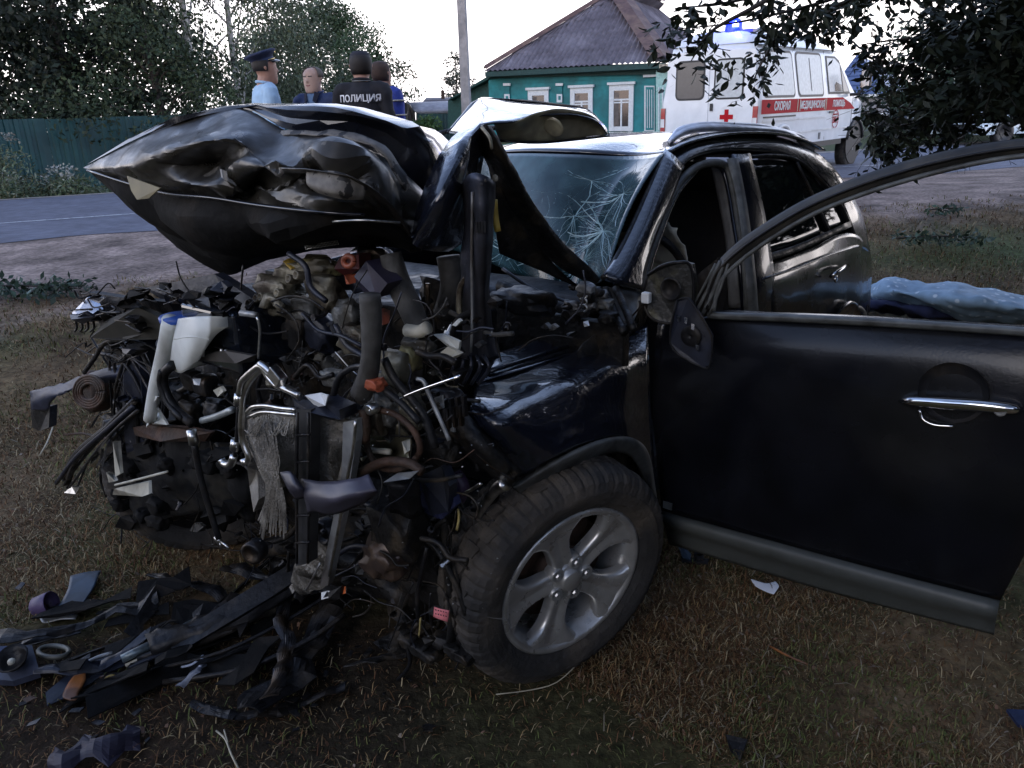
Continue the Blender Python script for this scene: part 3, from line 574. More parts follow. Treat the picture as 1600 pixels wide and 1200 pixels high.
for i in range(R_):
    for j in range(C_):
        t, s_ = i/(R_-1), j/(C_-1); ed_ = min(1, min(i, R_-1-i, j, C_-1-j)/6)
        f = .040*(tri(s_*7+.9*t)-.4)*win(.24, .34, .50, .60, s_)*win(.28, .5, .85, 1.01, t)+.030*(tri(s_*2.2-1.3*t+.1)-.5)*win(.05, .2, .9, 1, s_)+.05*tri(t*1.25+.35+.5*s_)*win(.48, .62, .95, 1.01, s_)*.6
        V[i, j] += N_[i, j]*f*ed_
V = crumple(V, .007, 5, 2, True, 6); V = crumple(V, .002, 18, 4, True, 4)
buckle(thick(V, .002).build('hood', CHIP, car, True), .35, .33); hood = bpy.data.objects['hood']; ORG['hood'] = tuple(CO)
# hood sub parts
sheet('hood_lower_lip', [
 [H(132, 264, -.44), H(250, 298, -.44), H(330, 306, -.46), H(405, 318, -.47), H(495, 328, -.48), H(570, 334, -.42), H(622, 352, -.34), H(655, 384, -.26)],
 [H(168, 294, -.40), H(245, 350, -.42), H(335, 360, -.44), H(405, 362, -.45), H(495, 362, -.46), H(570, 360, -.40), H(622, 366, -.33), H(656, 386, -.26)],
 [H(205, 322, -.34), H(268, 372, -.34), H(345, 400, -.34), H(410, 390, -.34), H(495, 378, -.34), H(570, 374, -.32), H(622, 378, -.28), H(658, 388, -.24)],
 [H(240, 347, -.24), H(300, 398, -.16), H(355, 430, -.12), H(415, 408, -.14), H(495, 392, -.16), H(570, 386, -.18), H(622, 388, -.2), H(660, 392, -.22)]], MATT, hood, .003, 8, 9, .028, 4, 3, 4); buckle(bpy.data.objects['hood_lower_lip'], .12, .35)
sheet('hood_top_skin', [
 [H(130, 261, -.42), H(245, 204, -.40), H(365, 168, -.32), H(450, 202, -.34), H(530, 212, -.30), H(597, 236, -.24), H(640, 290, -.18), H(660, 340, -.12)],
 [H(180, 232, -.40), H(262, 193, -.385), H(380, 168, -.31), H(455, 185, -.335), H(540, 190, -.30), H(612, 215, -.22), H(655, 262, -.16), H(672, 310, -.12)],
 [H(215, 212, -.37), H(290, 184, -.36), H(385, 166, -.29), H(458, 166, -.31), H(535, 169, -.29), H(625, 190, -.20), H(668, 215, -.1), H(690, 262, -.06)],
 [H(230, 210, -.1), H(300, 190, -.1), H(390, 170, .0), H(460, 170, .02), H(540, 174, .05), H(630, 194, .1), H(680, 205, .12), H(705, 225, .14)]], PAINT, hood, .003, 7, 8, .012, 4, 8, 4); buckle(bpy.data.objects['hood_top_skin'], .12, .4)
sheet('torn_hood_edge', [[H(435, 214, -.37), H(478, 212, -.37), H(535, 216, -.36), H(590, 236, -.33), H(625, 285, -.3), H(644, 330, -.26), H(652, 372, -.26)],
   [H(440, 204, -.36), H(480, 206, -.36), H(538, 206, -.34), H(600, 230, -.30), H(636, 280, -.27), H(650, 328, -.24), H(660, 372, -.24)]], M('peeled_primer', (.15, .138, .12), .6, 0, (.02, .019, .018), 22, .53, .545, .35), hood, .003, 3, 8, .006, 14, 3)
MB().prism([H(198, 275, -.50), H(250, 294, -.52), H(232, 310, -.52), H(214, 312, -.52), H(205, 298, -.51)], CU*.004).build('primer_patch', M('primer_yellow', (.17, .14, .065), .6, 0, var=.2), hood)
sheet('peeled_primer_patch', [[H(478, 268, -.55), H(530, 268, -.54), H(575, 290, -.49)], [H(480, 288, -.56), H(530, 300, -.55), H(570, 305, -.50)], [H(495, 300, -.55), H(530, 312, -.54), H(568, 312, -.50)]], M('peeled_primer', 0), hood, .002, 8, 8, .004, 9, 4)
sheet('hood_crease', [[H(440, 262, -.56), H(500, 266, -.56), H(560, 284, -.52), H(610, 320, -.42), H(640, 366, -.33)], [H(444, 272, -.50), H(500, 274, -.50), H(558, 296, -.46), H(604, 330, -.38), H(636, 372, -.30)]], CHIP, hood, .003, 3, 8, .005, 12, 4)
MB().tube([H(136, 266, -.445), H(198, 286, -.455), H(262, 303, -.46), H(330, 309, -.475), H(405, 321, -.485), H(495, 331, -.495), H(570, 336, -.44)], .004, 5, 5).build('hem', PAINT, hood, True)
MB().tube([H(520, 346, -.47), H(570, 344, -.45), H(625, 348, -.38)], .003, 5, 4).build('lip_edge', ALU, hood, True)
mesh_ = MB()
for k in range(24):
    for j in range(3): mesh_.lathe(H(476+k*2.2+j, 384-k*.35+j*2.6, -.30), -CU, [(0, .0022), (.001, 0)], 6)
mesh_.build('speckled_grille_foil', ALU, hood, kind='stuff')
# right folded panel (blue sheen with drops), flap on the roof, hinge beam
sheet('folded_hood_panel', [
 [H(745, 192, -.06), H(712, 212, -.12), H(690, 240, -.18), H(668, 285, -.24), H(652, 330, -.27), H(645, 370, -.28)],
 [H(752, 196, -.09), H(728, 222, -.18), H(708, 262, -.26), H(684, 310, -.31), H(664, 350, -.31), H(648, 382, -.30)],
 [H(754, 215, -.06), H(742, 245, -.12), H(728, 285, -.18), H(708, 335, -.24), H(690, 372, -.25), H(668, 390, -.26)],
 [H(756, 235, .0), H(750, 270, -.03), H(745, 310, -.05), H(735, 350, -.08), H(722, 378, -.1), H(700, 392, -.14)]], PAINTW, hood, .003, 8, 8, .012, 6, 5, 3); buckle(bpy.data.objects['folded_hood_panel'], .12, .4)
sheet('hood_flap', [
 [H(700, 206, .02), H(722, 180, .14), H(745, 156, .28), H(760, 152, .34), H(800, 157, .38), H(870, 164, .42), H(915, 170, .46), H(940, 190, .48)],
 [H(712, 207, -.06), H(738, 188, .0), H(760, 172, .1), H(790, 170, .16), H(830, 170, .22), H(880, 171, .30), H(925, 178, .38), H(948, 200, .44)],
 [H(725, 206, -.10), H(748, 196, -.08), H(772, 192, -.03), H(800, 190, .02), H(830, 182, .12), H(885, 178, .22), H(930, 188, .33), H(950, 210, .42)]], PAINTW, hood, .003, 7, 7, .006, 5, 3, 3)
sheet('hood_flap_underside', [
 [H(772, 194, .0), H(805, 190, .04), H(840, 176, .13), H(885, 171, .23), H(926, 182, .33), H(950, 211, .42)],
 [H(775, 206, .04), H(815, 202, .10), H(855, 192, .2), H(895, 190, .28), H(925, 196, .36), H(945, 212, .42)],
 [H(780, 219, .09), H(830, 221, .16), H(870, 221, .25), H(905, 216, .32), H(930, 212, .38), H(944, 212, .42)]], UNDER, hood, .003, 6, 6, .004, 5, 3)
MB().lathe(H(865, 198, .2), -CU*.8-EZ*.5, [(0, .030), (.006, .026), (.002, .02), (.004, .0)], 24).build('stamped_hole', UNDER, hood, True)
MB().tube([H(700, 207, .02), H(722, 181, .14), H(747, 157, .28), H(800, 156, .38), H(870, 163, .42), H(920, 173, .46), H(952, 212, .48)], .0035, 5, 4).build('flap_hem', PAINT, hood, True)
MB().tube([H(780, 220, .08), H(840, 223, .17), H(900, 218, .31), H(952, 212, .42)], .0035, 5, 4).build('flap_hem', PAINT, hood, True)
beam = [[H(748, 196, -.08), H(762, 250, .0), H(800, 330, .15), H(850, 395, .32), H(900, 430, .45), H(925, 446, .5)],
        [H(756, 196, -.11), H(785, 250, -.03), H(822, 320, .12), H(868, 385, .29), H(912, 425, .42), H(934, 440, .48)],
        [H(764, 198, -.08), H(800, 262, .02), H(835, 322, .16), H(878, 380, .32), H(920, 418, .44), H(936, 436, .5)]]
sheet('hood_side_beam', beam, SOOT, hood, .006, 4, 8, .006, 9, 1)
sheet('hood_side_web', [[H(760, 235, .02), H(770, 300, .06), H(775, 360, .1), H(780, 395, .14)], [H(775, 260, .03), H(800, 330, .12), H(840, 385, .26), H(905, 450, .42)], ], SOOT, hood, .004, 4, 6, .01, 8, 2)
MB().tube(beam[2][0:1]+[p+CU*.0 for p in beam[2][1:]], .004, 5, 5).build('beam_hem', GREYP, hood, True)
for a in ((768, 228), (774, 278)): MB().lathe(H(*a, -.05), -CU, [(0, .009), (.005, .007), (.005, 0)], 14).build('beam_plug', CREAM, hood, True)
MB().tube([H(752, 198, -.12), H(765, 215, -.11), H(768, 232, -.09)], .004, 5, 3).build('bent_hem', CREAM, hood, True)
# vertical bracket
vb = [[H(722, 290, -.22), H(728, 340, -.22), H(722, 400, -.20), H(722, 460, -.18), H(724, 520, -.16), H(722, 560, -.16)],
      [H(735, 272, -.26), H(742, 340, -.26), H(740, 400, -.25), H(740, 460, -.23), H(742, 520, -.21), H(740, 562, -.2)],
      [H(752, 272, -.26), H(757, 340, -.26), H(756, 400, -.25), H(755, 460, -.23), H(757, 520, -.21), H(760, 562, -.2)],
      [H(772, 285, -.22), H(770, 340, -.22), H(766, 400, -.20), H(763, 460, -.18), H(768, 520, -.16), H(778, 560, -.16)]]
STL = M('bluish_bent_steel', (.045, .05, .07), .4, .5, (.03, .03, .035), 8, .4, .6, .35, bump=.25)
sheet('bent_bracket', vb, STL, car, .004, 5, 6, .003, 12, 2)
MB().tube([H(738, 300, -.27), H(737, 400, -.26), H(738, 500, -.24), H(736, 550, -.22)], .0035, 5, 4).build('bracket_rib', CLAD, car, True)
for j in range(4): MB().box(H(745+j*4.2, 355, -.272), (.001, .003, .012), ax3).build('bracket_slot', PLAST, car)
for a in ((742, 283), (752, 288), (758, 282)): MB().lathe(H(*a, -.265), -CU, [(0, .004), (.001, 0)], 10).build('bracket_hole', PLAST, car)
MB().tube([H(772, 312, -.18), H(774, 340, -.18), H(778, 362, -.18)], .008, 8, 3).build('yellow_strap', YEL, car, True)
for k in range(5):
    MB().tube([H(715+k*10, 555, -.21), H(708+k*14, 575, -.22), H(700+k*12, 600, -.2)], .005, 5).build('bracket_foot', STL, car, True)

# --- ENGINE BAY
def T(name, mat, r, u, pts, seg=8, lab=None):
    P = [E_(p[0], p[1], p[2] if len(p) > 2 else u) for p in pts]; return MB().tube(P, r, seg, 4).build(name, mat, car, True, label=lab)
def Sh(name, mat, u, t, pts, bend=.02, lab=None):
    P = [E_(x, y, u+bend*math.sin(i*2.1)) for i, (x, y) in enumerate(pts)]; return MB().prism(P, CU*t).build(name, mat, car, label=lab)
def Lu(name, mat, px, py, u, r, sq=(1, 1, 1), seed=0, lab=None): return bevel(lump(E_(px, py, u), r, sq, seed, 3, .4, ax3).build(name, mat, car, True, label=lab), .002, 1)
# dark core so that the bay is full
for (x, y, u, r, sq) in ((480, 560, .1, .42, (.6, 1.1, .75)), (640, 560, .05, .34, (.7, .9, .8)), (330, 620, .0, .38, (.6, 1, .8)), (560, 800, -.1, .30, (.6, 1.1, .9)), (260, 700, -.1, .30, (.6, 1, .8)), (650, 860, -.15, .22, (.6, 1, 1))):
    Lu('engine_block', SOOT, x, y, u, r, sq, x)
# washer reservoir
res = bpy.data.objects.new('washer_reservoir', None); COL.objects.link(res); res.parent = car; ORG[res.name] = tuple(CO)
sheet('tank_body', [[H(278, 498, -.50), H(300, 495, -.53), H(330, 494, -.52)], [H(272, 522, -.51), H(300, 520, -.545), H(329, 521, -.53)], [H(268, 545, -.51), H(295, 545, -.545), H(322, 544, -.53)], [H(265, 572, -.50), H(283, 583, -.52), H(312, 562, -.52)]], WPL, res, .10, 6, 6)
T('filler_neck', WPL, [.026, .024, .022, .020, .019], -.5, [(268, 500), (261, 535), (252, 570), (243, 605), (234, 655)], 14).parent = res
MB().tube([H(272, 530, -.512), H(300, 526, -.547), H(328, 531, -.53)], .002, 5, 4).build('tank_seam', WPL, res, True)
MB().lathe(H(279, 495, -.47), EZ, [(-.01, .052), (.002, .054), (.006, .05), (.006, 0)], 24).build('reservoir_cap', BLUEP, res, True)
Sh('torn_white_panel', WPL, -.5, .006, [(236, 636), (243, 640), (246, 620), (238, 618)])
Sh('torn_white_panel', WPL, -.48, .006, [(228, 668), (236, 632), (243, 634), (262, 664), (240, 664), (234, 660)])
# far left: lamp remains, shells, fender
Sh('headlight_shard', M('pale_blue_plastic', (.34, .44, .62), .25, 0), -.45, .02, [(113, 488), (138, 463), (152, 485), (138, 496), (124, 502), (114, 498)])  # blue-white plastic piece of the broken headlight
Sh('headlamp_shell', PLAST, -.40, .03, [(138, 457), (190, 465), (262, 472), (282, 500), (240, 530), (160, 520), (150, 492)])
Sh('headlamp_shell', PLASTB, -.36, .03, [(225, 450), (335, 428), (400, 470), (380, 500), (270, 480)])
Sh('olive_shell', M('olive_shell', (.022, .02, .013), .7, 0), -.46, .02, [(140, 528), (166, 500), (215, 480), (268, 505), (256, 530), (190, 532)])
for k in range(4): T('lamp_prong', PLAST, .004, -.45, [(118+k*9, 498), (120+k*9, 512), (117+k*8, 518)], 5)
sheet('far_fender', [[H(45, 612, -.42), H(70, 605, -.42), H(100, 598, -.42), H(150, 580, -.42), H(190, 570, -.40)], [H(48, 630, -.44), H(75, 620, -.46), H(105, 612, -.46), H(150, 592, -.44), H(195, 585, -.42)], [H(50, 640, -.42), H(76, 640, -.44), H(85, 615, -.44), H(140, 600, -.43), H(190, 600, -.4)]], M('blue_black_paint', (.016, .022, .045), .5, 0, spec=.3), car, .004, 5, 6, .008, 8, 3)
Sh('fender_end', PLAST, -.42, .03, [(48, 638), (78, 635), (76, 668), (62, 674), (50, 668)])
MB().lathe(H(140, 612, -.42), -CU+EZ*.2, [(-.05, .075), (.0, .078), (.02, .06), (.012, .03), (.02, .0)], 28).build('coil_disc', RUST, car, True)
for k in range(4): T('coil_ring', RUST, .006, -.5, [(140+24*math.cos(t)*(1-.15*k), 612+25*math.sin(t)*(1-.15*k)) for t in np.linspace(0, 6.2, 14)], 6)
for k in range(16):
    a = rnd.uniform(-12, 16); b = rnd.uniform(-10, 14); T('bumper_strip', (PLAST, PLASTB, SOOT, PLAST)[k % 4], rnd.uniform(.004, .011), -.5+rnd.uniform(0, .08), [(98+a+k, 752+b), (130+a, 712+b*.6), (170+a*.5, 672+b*.5), (212+a*.3, 632+b)], 6)
Sh('foil_piece', CHROME, -.5, .01, [(140, 728), (146, 708), (158, 702), (157, 714), (148, 732)])
Sh('foil_piece', ALU, -.5, .01, [(100, 770), (112, 760), (124, 762), (118, 772), (106, 778)])
Sh('radiator_support', PLASTB, -.42, .06, [(192, 540), (215, 530), (222, 620), (226, 700), (210, 745), (196, 700), (190, 620)])
Sh('radiator_support', SOOT, -.38, .08, [(160, 540), (190, 545), (196, 600), (188, 640), (176, 600)])
for k in range(12): T('bent_strip', PLAST if k % 3 else DARKM, rnd.uniform(.003, .009), -.42, [(rnd.randint(140, 260), rnd.randint(500, 560)), (rnd.randint(150, 260), rnd.randint(560, 640)), (rnd.randint(160, 260), rnd.randint(640, 720))], 6)
Sh('brown_bracket', RUST, -.47, .015, [(208, 668), (232, 664), (290, 668), (330, 676), (320, 690), (250, 690), (210, 680)])
# left lower: bowl-like splash shield with cream pieces
sheet('splash_shield', [[H(166, 700, -.36), H(230, 684, -.40), H(330, 690, -.40), H(390, 700, -.38)], [H(164, 745, -.37), H(230, 745, -.44), H(330, 750, -.43), H(395, 760, -.40)], [H(178, 790, -.36), H(240, 808, -.41), H(330, 800, -.42), H(400, 812, -.36)]], M('matt_black_liner', (.007, .007, .007), .8, 0, (.02, .018, .014), 12, .5, .62, .4, bump=.5, spec=.2), car, .006, 8, 8, .03, 7, 4)
for i in range(26):
    x = rnd.uniform(185, 390); y = rnd.uniform(700, 830); (Sh if i % 2 else Lu)(*(('liner_shard', MATT, -.44, .01, [(x+rnd.uniform(8, 26)*math.cos(t*1.26), y+rnd.uniform(6, 20)*math.sin(t*1.26)) for t in range(5)]) if i % 2 else ('liner_clump', MATT, x, y, -.43, rnd.uniform(.02, .05), (1, 1.2, .8), i)))
Sh('cream_bracket', CREAM, -.57, .01, [(178, 764), (232, 752), (233, 772), (222, 776), (176, 773)])
Sh('cream_bracket', CREAM, -.56, .01, [(176, 690), (184, 690), (188, 740), (180, 745)])
Sh('cream_bracket', CREAM, -.56, .01, [(166, 738), (176, 742), (180, 752), (170, 754)])
T('cream_rod', CREAM, .004, -.58, [(180, 758), (220, 748), (262, 737)], 5)
# battery box and bracket
o = MB().box(E_(372, 517, -.38), (.09, .13, .085), ax3).build('battery_box', M('glossy_black_box', (.008, .011, .018), .15, 0, coat=1.), car); bevel(o, .012, 3)
o = MB().box(E_(372, 482, -.36), (.07, .12, .006), ax3).build('battery_lid', PLAST, car); bevel(o, .004)
T('metal_bar', CLAD, .009, -.47, [(377, 489), (400, 492)], 6); T('black_loop_hose', PLAST, .007, -.42, [(330, 480), (345, 470), (360, 472), (366, 486)], 8)
Sh('grey_bracket', M('dull_grey_bracket', (.07, .065, .06), .5, .4), -.49, .012, [(290, 560), (300, 552), (350, 548), (395, 556), (392, 566), (368, 568), (330, 562), (296, 566)])
Sh('grey_bracket', CAST, -.5, .02, [(288, 548), (306, 545), (310, 556), (292, 558)])
for a in ((346, 545), (353, 546), (318, 547)): T('bolt', ALU, .004, -.5, [a, (a[0], a[1]+10)], 6)
for k, a in enumerate(((302, 592, -.45), (320, 600, -.45), (300, 640, -.44), (335, 640, -.44), (280, 620, -.42))): Lu('fuse_block', (PLAST, DARKM)[k % 2], *a, .045, (.7, 1, .8), k)
Sh('paper_sticker', WHITE, -.51, .002, [(301, 592), (313, 592), (311, 602), (303, 601)])
Sh('tan_clip', CREAM, -.5, .01, [(333, 610), (344, 604), (349, 612), (340, 620)])
# AC pipes
pp = [(350, 724, -.52), (362, 716, -.53), (366, 690, -.54)]
T('pipe_end_fitting', ALU, .011, -.53, [(346, 718), (350, 724), (360, 726), (366, 712)], 10)
T('refrigerant_hose', PLAST, .006, -.53, [(367, 712), (371, 670), (373, 632)], 8)
T('pipe_ferrule', ALU, .0125, -.53, [(366, 702), (368, 688)], 12); T('pipe_ferrule', ALU, .0125, -.53, [(372, 632), (374, 616)], 12)
T('refrigerant_pipe', ALU, .0085, -.54, [(374, 617), (377, 598), (385, 588), (398, 577), (406, 572), (413, 576), (424, 588)], 12)
T('refrigerant_pipe', ALU, .0085, -.53, [(386, 720), (388, 712), (380, 692), (377, 672), (378, 645), (381, 620), (390, 598), (404, 581), (412, 578), (420, 590), (432, 602), (452, 608), (470, 622)], 12)
T('refrigerant_pipe', ALU, .0085, -.54, [(406, 568), (416, 575), (428, 588), (440, 604), (456, 612), (468, 618)], 12)
T('pipe_ferrule', ALU, .013, -.53, [(382, 716), (386, 726)], 12)
o = MB().box(E_(433, 588, -.555), (.012, .022, .016), [CU, CV*.8+EZ*.6, EZ*.8-CV*.6]).build('pipe_clamp_block', ALU, car); bevel(o, .003)
T('thin_pipe', ALU, .0035, -.5, [(402, 495), (406, 515), (405, 540), (404, 560)], 8)
T('thin_pipe', ALU, .006, -.53, [(385, 645), (395, 636), (415, 634), (440, 638), (462, 640)], 8); T('thin_pipe', ALU, .005, -.53, [(388, 652), (410, 644), (440, 646), (462, 648)], 8)
T('hose_tube', M('painted_steel_tube', (.35, .38, .38), .45, .6), .010, -.5, [(316, 657), (340, 650), (363, 640)], 12)
T('coolant_hose', PLAST, .014, -.52, [(300, 662), (275, 640), (258, 610), (256, 585), (270, 570)], 10); T('coolant_hose', PLAST, .009, -.53, [(252, 580), (250, 600), (262, 630), (285, 655)], 10)
T('black_drain_hose', PLAST, .009, -.56, [(303, 690), (312, 740), (326, 790), (342, 842)], 10)
T('hose_ferrule', ALU, .0135, -.56, [(299, 672), (303, 694)], 12); T('hose_ferrule', ALU, .009, -.56, [(338, 838), (344, 848)], 10)
T('split_hose_tip', ALU, .004, -.56, [(343, 846), (346, 858)], 6); T('split_hose_tip', ALU, .004, -.56, [(346, 846), (357, 856)], 6)
# radiator
def fins(name, rows, nw, amp, u=0):
    V = surf(rows, 14, 14); N = normals(V); R, C = V.shape[:2]
    V2 = np.array([crom(V[i], 3) for i in range(R)]); N = normals(V2); k = np.arange(V2.shape[1])
    V2 = V2+N*(amp*np.sin(k*nw))[None, :, None]; V2 = crumple(V2, .006, 9, 3, True)
    return thick(V2, .012).build(name, FIN, rad, False)
rad = bpy.data.objects.new('radiator', None); COL.objects.link(rad); rad.parent = car; ORG[rad.name] = tuple(CO)
fins('crushed_core', [[H(386, 645, -.50), H(420, 640, -.52), H(462, 642, -.50)], [H(385, 680, -.5), H(420, 680, -.56), H(458, 680, -.52)], [H(400, 720, -.5), H(425, 722, -.55), H(455, 720, -.52)], [H(420, 755, -.48), H(434, 760, -.5), H(450, 755, -.48)]], 1.6, .006)
fins('core_panel', [[H(488, 640, -.47), H(522, 650, -.48), H(552, 656, -.47)], [H(490, 700, -.47), H(520, 700, -.48), H(545, 700, -.47)], [H(488, 760, -.47), H(508, 765, -.48), H(528, 770, -.47)]], 2.1, .002)
fins('core_panel', [[H(470, 820, -.42), H(500, 815, -.43), H(532, 800, -.42)], [H(464, 880, -.40), H(490, 885, -.41), H(518, 880, -.40)], [H(456, 922, -.36), H(476, 924, -.37), H(500, 920, -.36)]], 2.1, .002)
for k in range(34):
    x = rnd.gauss(0, 1); s_ = rnd.uniform(-1, 1)
    MB().tube([H(388+k*1.2, 655+rnd.randint(0, 20), -.57), H(404+k*.9+x*2, 710+x*6, -.585), H(428+s_*14, 770+x*5, -.575), H(424+s_*24, 812+rnd.randint(0, 30), -.56)], rnd.uniform(.0015, .0032), 4, 3).build('frayed_fin_strand', FIN, rad)
for k in range(10):
    x0 = rnd.randint(400, 455); MB().tube([H(x0, 655, -.58), H(x0-rnd.randint(5, 25), 680, -.59), H(x0-rnd.randint(10, 30), 672, -.575)], .002, 4, 3).build('curled_fin', FIN, rad)
Sh('radiator_tank', M('dark_grey_frame', (.035, .035, .036), .5, 0, (.02, .02, .02), 8), -.54, .03, [(462, 640), (486, 640), (484, 740), (482, 880), (462, 885), (460, 740)], .004)
for k in range(5): T('frame_rib', PLAST, .004, -.56, [(463, 680+k*42), (484, 679+k*42)], 5)
T('frame_rib', PLAST, .004, -.56, [(465, 645), (464, 760), (464, 880)], 5); T('frame_rib', PLAST, .004, -.56, [(482, 645), (482, 760), (481, 880)], 5)
Sh('radiator_edge', CLAD, -.5, .02, [(536, 660), (558, 655), (556, 690), (546, 760), (530, 830), (512, 915), (500, 915), (520, 820), (534, 740)], .004)
T('radiator_edge_flange', ALU, .004, -.53, [(556, 658), (552, 700), (540, 760), (530, 820), (514, 900)], 5); T('radiator_edge_flange', CLAD, .003, -.53, [(500, 880), (488, 905), (478, 922)], 5)
Sh('torn_fin_edge', FIN, -.47, .03, [(388, 700), (402, 735), (404, 780), (396, 800), (390, 760), (386, 730)])
Sh('tank_cap', PLASTB, -.52, .05, [(458, 624), (500, 626), (530, 640), (532, 656), (515, 656), (486, 645), (462, 645)])
Sh('white_tag', WHITE, -.53, .004, [(476, 618), (500, 614), (512, 618), (508, 634), (494, 636)])
MB().lathe(E_(503, 834, -.47), -CU, [(-.03, .035), (0, .035), (.004, .028), (-.01, .024), (-.01, .012), (.0, .010), (.0, 0)], 24).build('idler_pulley', DARKM, car, True)
MB().lathe(E_(392, 866, -.46), -CU*.6-CV*.2, [(-.04, .035), (0, .036), (.004, .026), (-.01, .02), (-.01, 0)], 24).build('idler_pulley', DARKM, car, True)
# purple-grey bumper shards across the front
BUMP = M('purple_grey_plastic', (.055, .052, .075), .45, 0, (.035, .033, .045), 5, .4, .6, .2)
sheet('bumper_shard', [[H(470, 748, -.58), H(510, 752, -.60), H(550, 748, -.6), H(575, 740, -.58)], [H(475, 775, -.61), H(515, 782, -.64), H(555, 772, -.63), H(588, 766, -.6)], [H(480, 802, -.58), H(520, 802, -.6), H(560, 790, -.6), H(590, 770, -.58)]], BUMP, car, .005, 5, 6, .006, 8, 3)
sheet('bumper_shard', [[H(437, 738, -.6), H(452, 736, -.6), H(460, 742, -.6)], [H(450, 765, -.62), H(464, 762, -.62), H(478, 766, -.6)], [H(462, 780, -.6), H(470, 780, -.6), H(480, 776, -.6)]], BUMP, car, .005, 4, 4)
sheet('bumper_shard', [[H(598, 752, -.4), H(625, 742, -.4), H(650, 738, -.38)], [H(605, 760, -.45), H(630, 762, -.45), H(655, 755, -.4)], [H(610, 800, -.4), H(640, 810, -.4), H(660, 800, -.38)]], PLAST, car, .005, 5, 5, .01, 8)
Sh('white_edge_strip', CLAD, -.47, .006, [(598, 754), (620, 740), (652, 737), (640, 748)])
# castings and covers
for i, (x, y, u, r, sq, mt) in enumerate(((440, 455, -.30, .07, (.8, 1.3, .8), CAST), (465, 425, -.28, .055, (.8, 1.5, .6), CAST), (500, 415, -.27, .05, (.7, 1.6, .6), M('olive_casting', (.19, .17, .08), .5, .3, (.06, .05, .03), 12)), (508, 455, -.30, .06, (.7, 1.1, .9), CAST),
        (470, 480, -.32, .06, (.7, 1.4, .7), CASTG), (430, 475, -.34, .04, (.7, 1.2, .9), CAST), (560, 430, -.2, .07, (.8, 1.2, .7), PLASTB), (590, 420, -.2, .08, (.7, .9, .9), DARKM), (555, 530, -.36, .05, (.7, 1.1, .9), CAST),
        (545, 490, -.3, .05, (.7, 1.1, .9), CASTG), (620, 575, -.34, .055, (.7, 1., 1.0), CAST), (640, 560, -.32, .035, (.7, 1, 1.1), M('olive_casting', 0)), (655, 540, -.3, .04, (.7, 1.3, .7), CASTG), (520, 590, -.42, .035, (.7, 1.2, .8), CASTG),
        (585, 655, -.42, .045, (.7, 1, 1), CAST), (600, 640, -.4, .05, (.7, 1, 1), CASTG), (640, 640, -.36, .05, (.7, .9, 1.1), CAST), (500, 520, -.3, .07, (.7, 1, .9), PLASTB), (470, 520, -.32, .06, (.7, 1, 1), SOOT), (620, 830, -.36, .09, (.7, 1, 1.1), SOOT), (600, 870, -.4, .07, (.7, 1.1, .9), M('brown_casting', (.05, .035, .028), .4, .3, (.09, .06, .04), 14)),
        (690, 700, -.3, .06, (.7, 1, 1), SOOT), (700, 640, -.26, .05, (.7, 1, 1.3), DARKM), (820, 470, .25, .09, (.7, 1.4, .5), PLAST), (700, 470, -.05, .09, (.7, 1.1, 1.), SOOT))):
    Lu('engine_casting', mt, x, y, u, r, sq, i*3.3)
for k, (x, y) in enumerate(((383, 478), (395, 470), (402, 468), (428, 462), (446, 440), (458, 434))): MB().lathe(E_(x+6, y-4, -.38), -CU+EZ*.3, [(-.02, .012), (.004, .012), (.006, .008), (0, .006), (0, 0)], 12).build('casting_boss', CAST, car, True)
sheet('casting_arm', [[H(404, 480, -.39), H(412, 460, -.38), H(425, 458, -.37), H(440, 470, -.36)], [H(412, 482, -.40), H(418, 468, -.40), H(430, 466, -.40), H(446, 478, -.39)]], CAST, car, .02, 3, 4)
T('orange_ring', ORAN, .007, -.38, [(545+8*math.cos(t), 408+8*math.sin(t)) for t in np.linspace(0, 6.28, 13)], 8)
Sh('orange_clip', ORAN, -.36, .02, [(538, 430), (546, 430), (546, 444), (541, 444)]); Sh('orange_clip', ORAN, -.4, .02, [(590, 484), (600, 488), (598, 508), (592, 505)])
Sh('red_cover', M('dark_red_cover', (.06, .012, .012), .4, 0), -.3, .04, [(522, 420), (532, 400), (560, 398), (562, 420), (540, 432)])
Lu('orange_cap', ORAN, 588, 600, -.46, .024, (1, 1, .7), 5)
Sh('purple_cover', M('violet_black_cover', (.022, .02, .04), .4, 0), -.36, .05, [(553, 432), (572, 408), (605, 443), (588, 466), (570, 460)])
Sh('yellow_clip', YEL, -.3, .02, [(442, 408), (450, 404), (456, 420), (446, 426)])
# big hoses
T('air_hose', HOSE, [.024, .024, .022, .024, .026], -.46, [(578, 460), (580, 500), (580, 550), (574, 590), (564, 616)], 16)
T('air_hose', HOSE, [.026, .030, .030, .028, .024], -.30, [(610, 396), (622, 440), (640, 478), (652, 505), (665, 518)], 16)
T('air_hose', HOSE, [.03, .028, .03], -.12, [(700, 400), (705, 440), (700, 470), (694, 490)], 14)
T('white_hose_cap', CREAM, .016, -.34, [(636, 516), (656, 518), (668, 512)], 10)
for pts, r, u in (([(600, 560), (615, 590), (640, 620), (665, 655), (680, 700)], .010, -.42), ([(575, 575), (590, 600), (625, 628), (655, 660)], .008, -.45), ([(520, 620), (530, 590), (550, 575), (570, 572)], .008, -.46), ([(460, 590), (480, 570), (500, 590), (520, 585)], .006, -.44)):
    T('rubber_hose', PLAST, r, u, pts, 10)
T('gas_strut', CHROME, .0035, -.46, [(626, 622), (660, 608), (718, 588)], 8)
T('steel_tube', CLAD, .005, -.42, [(652, 592), (662, 596), (672, 620), (690, 660), (702, 688)], 8)
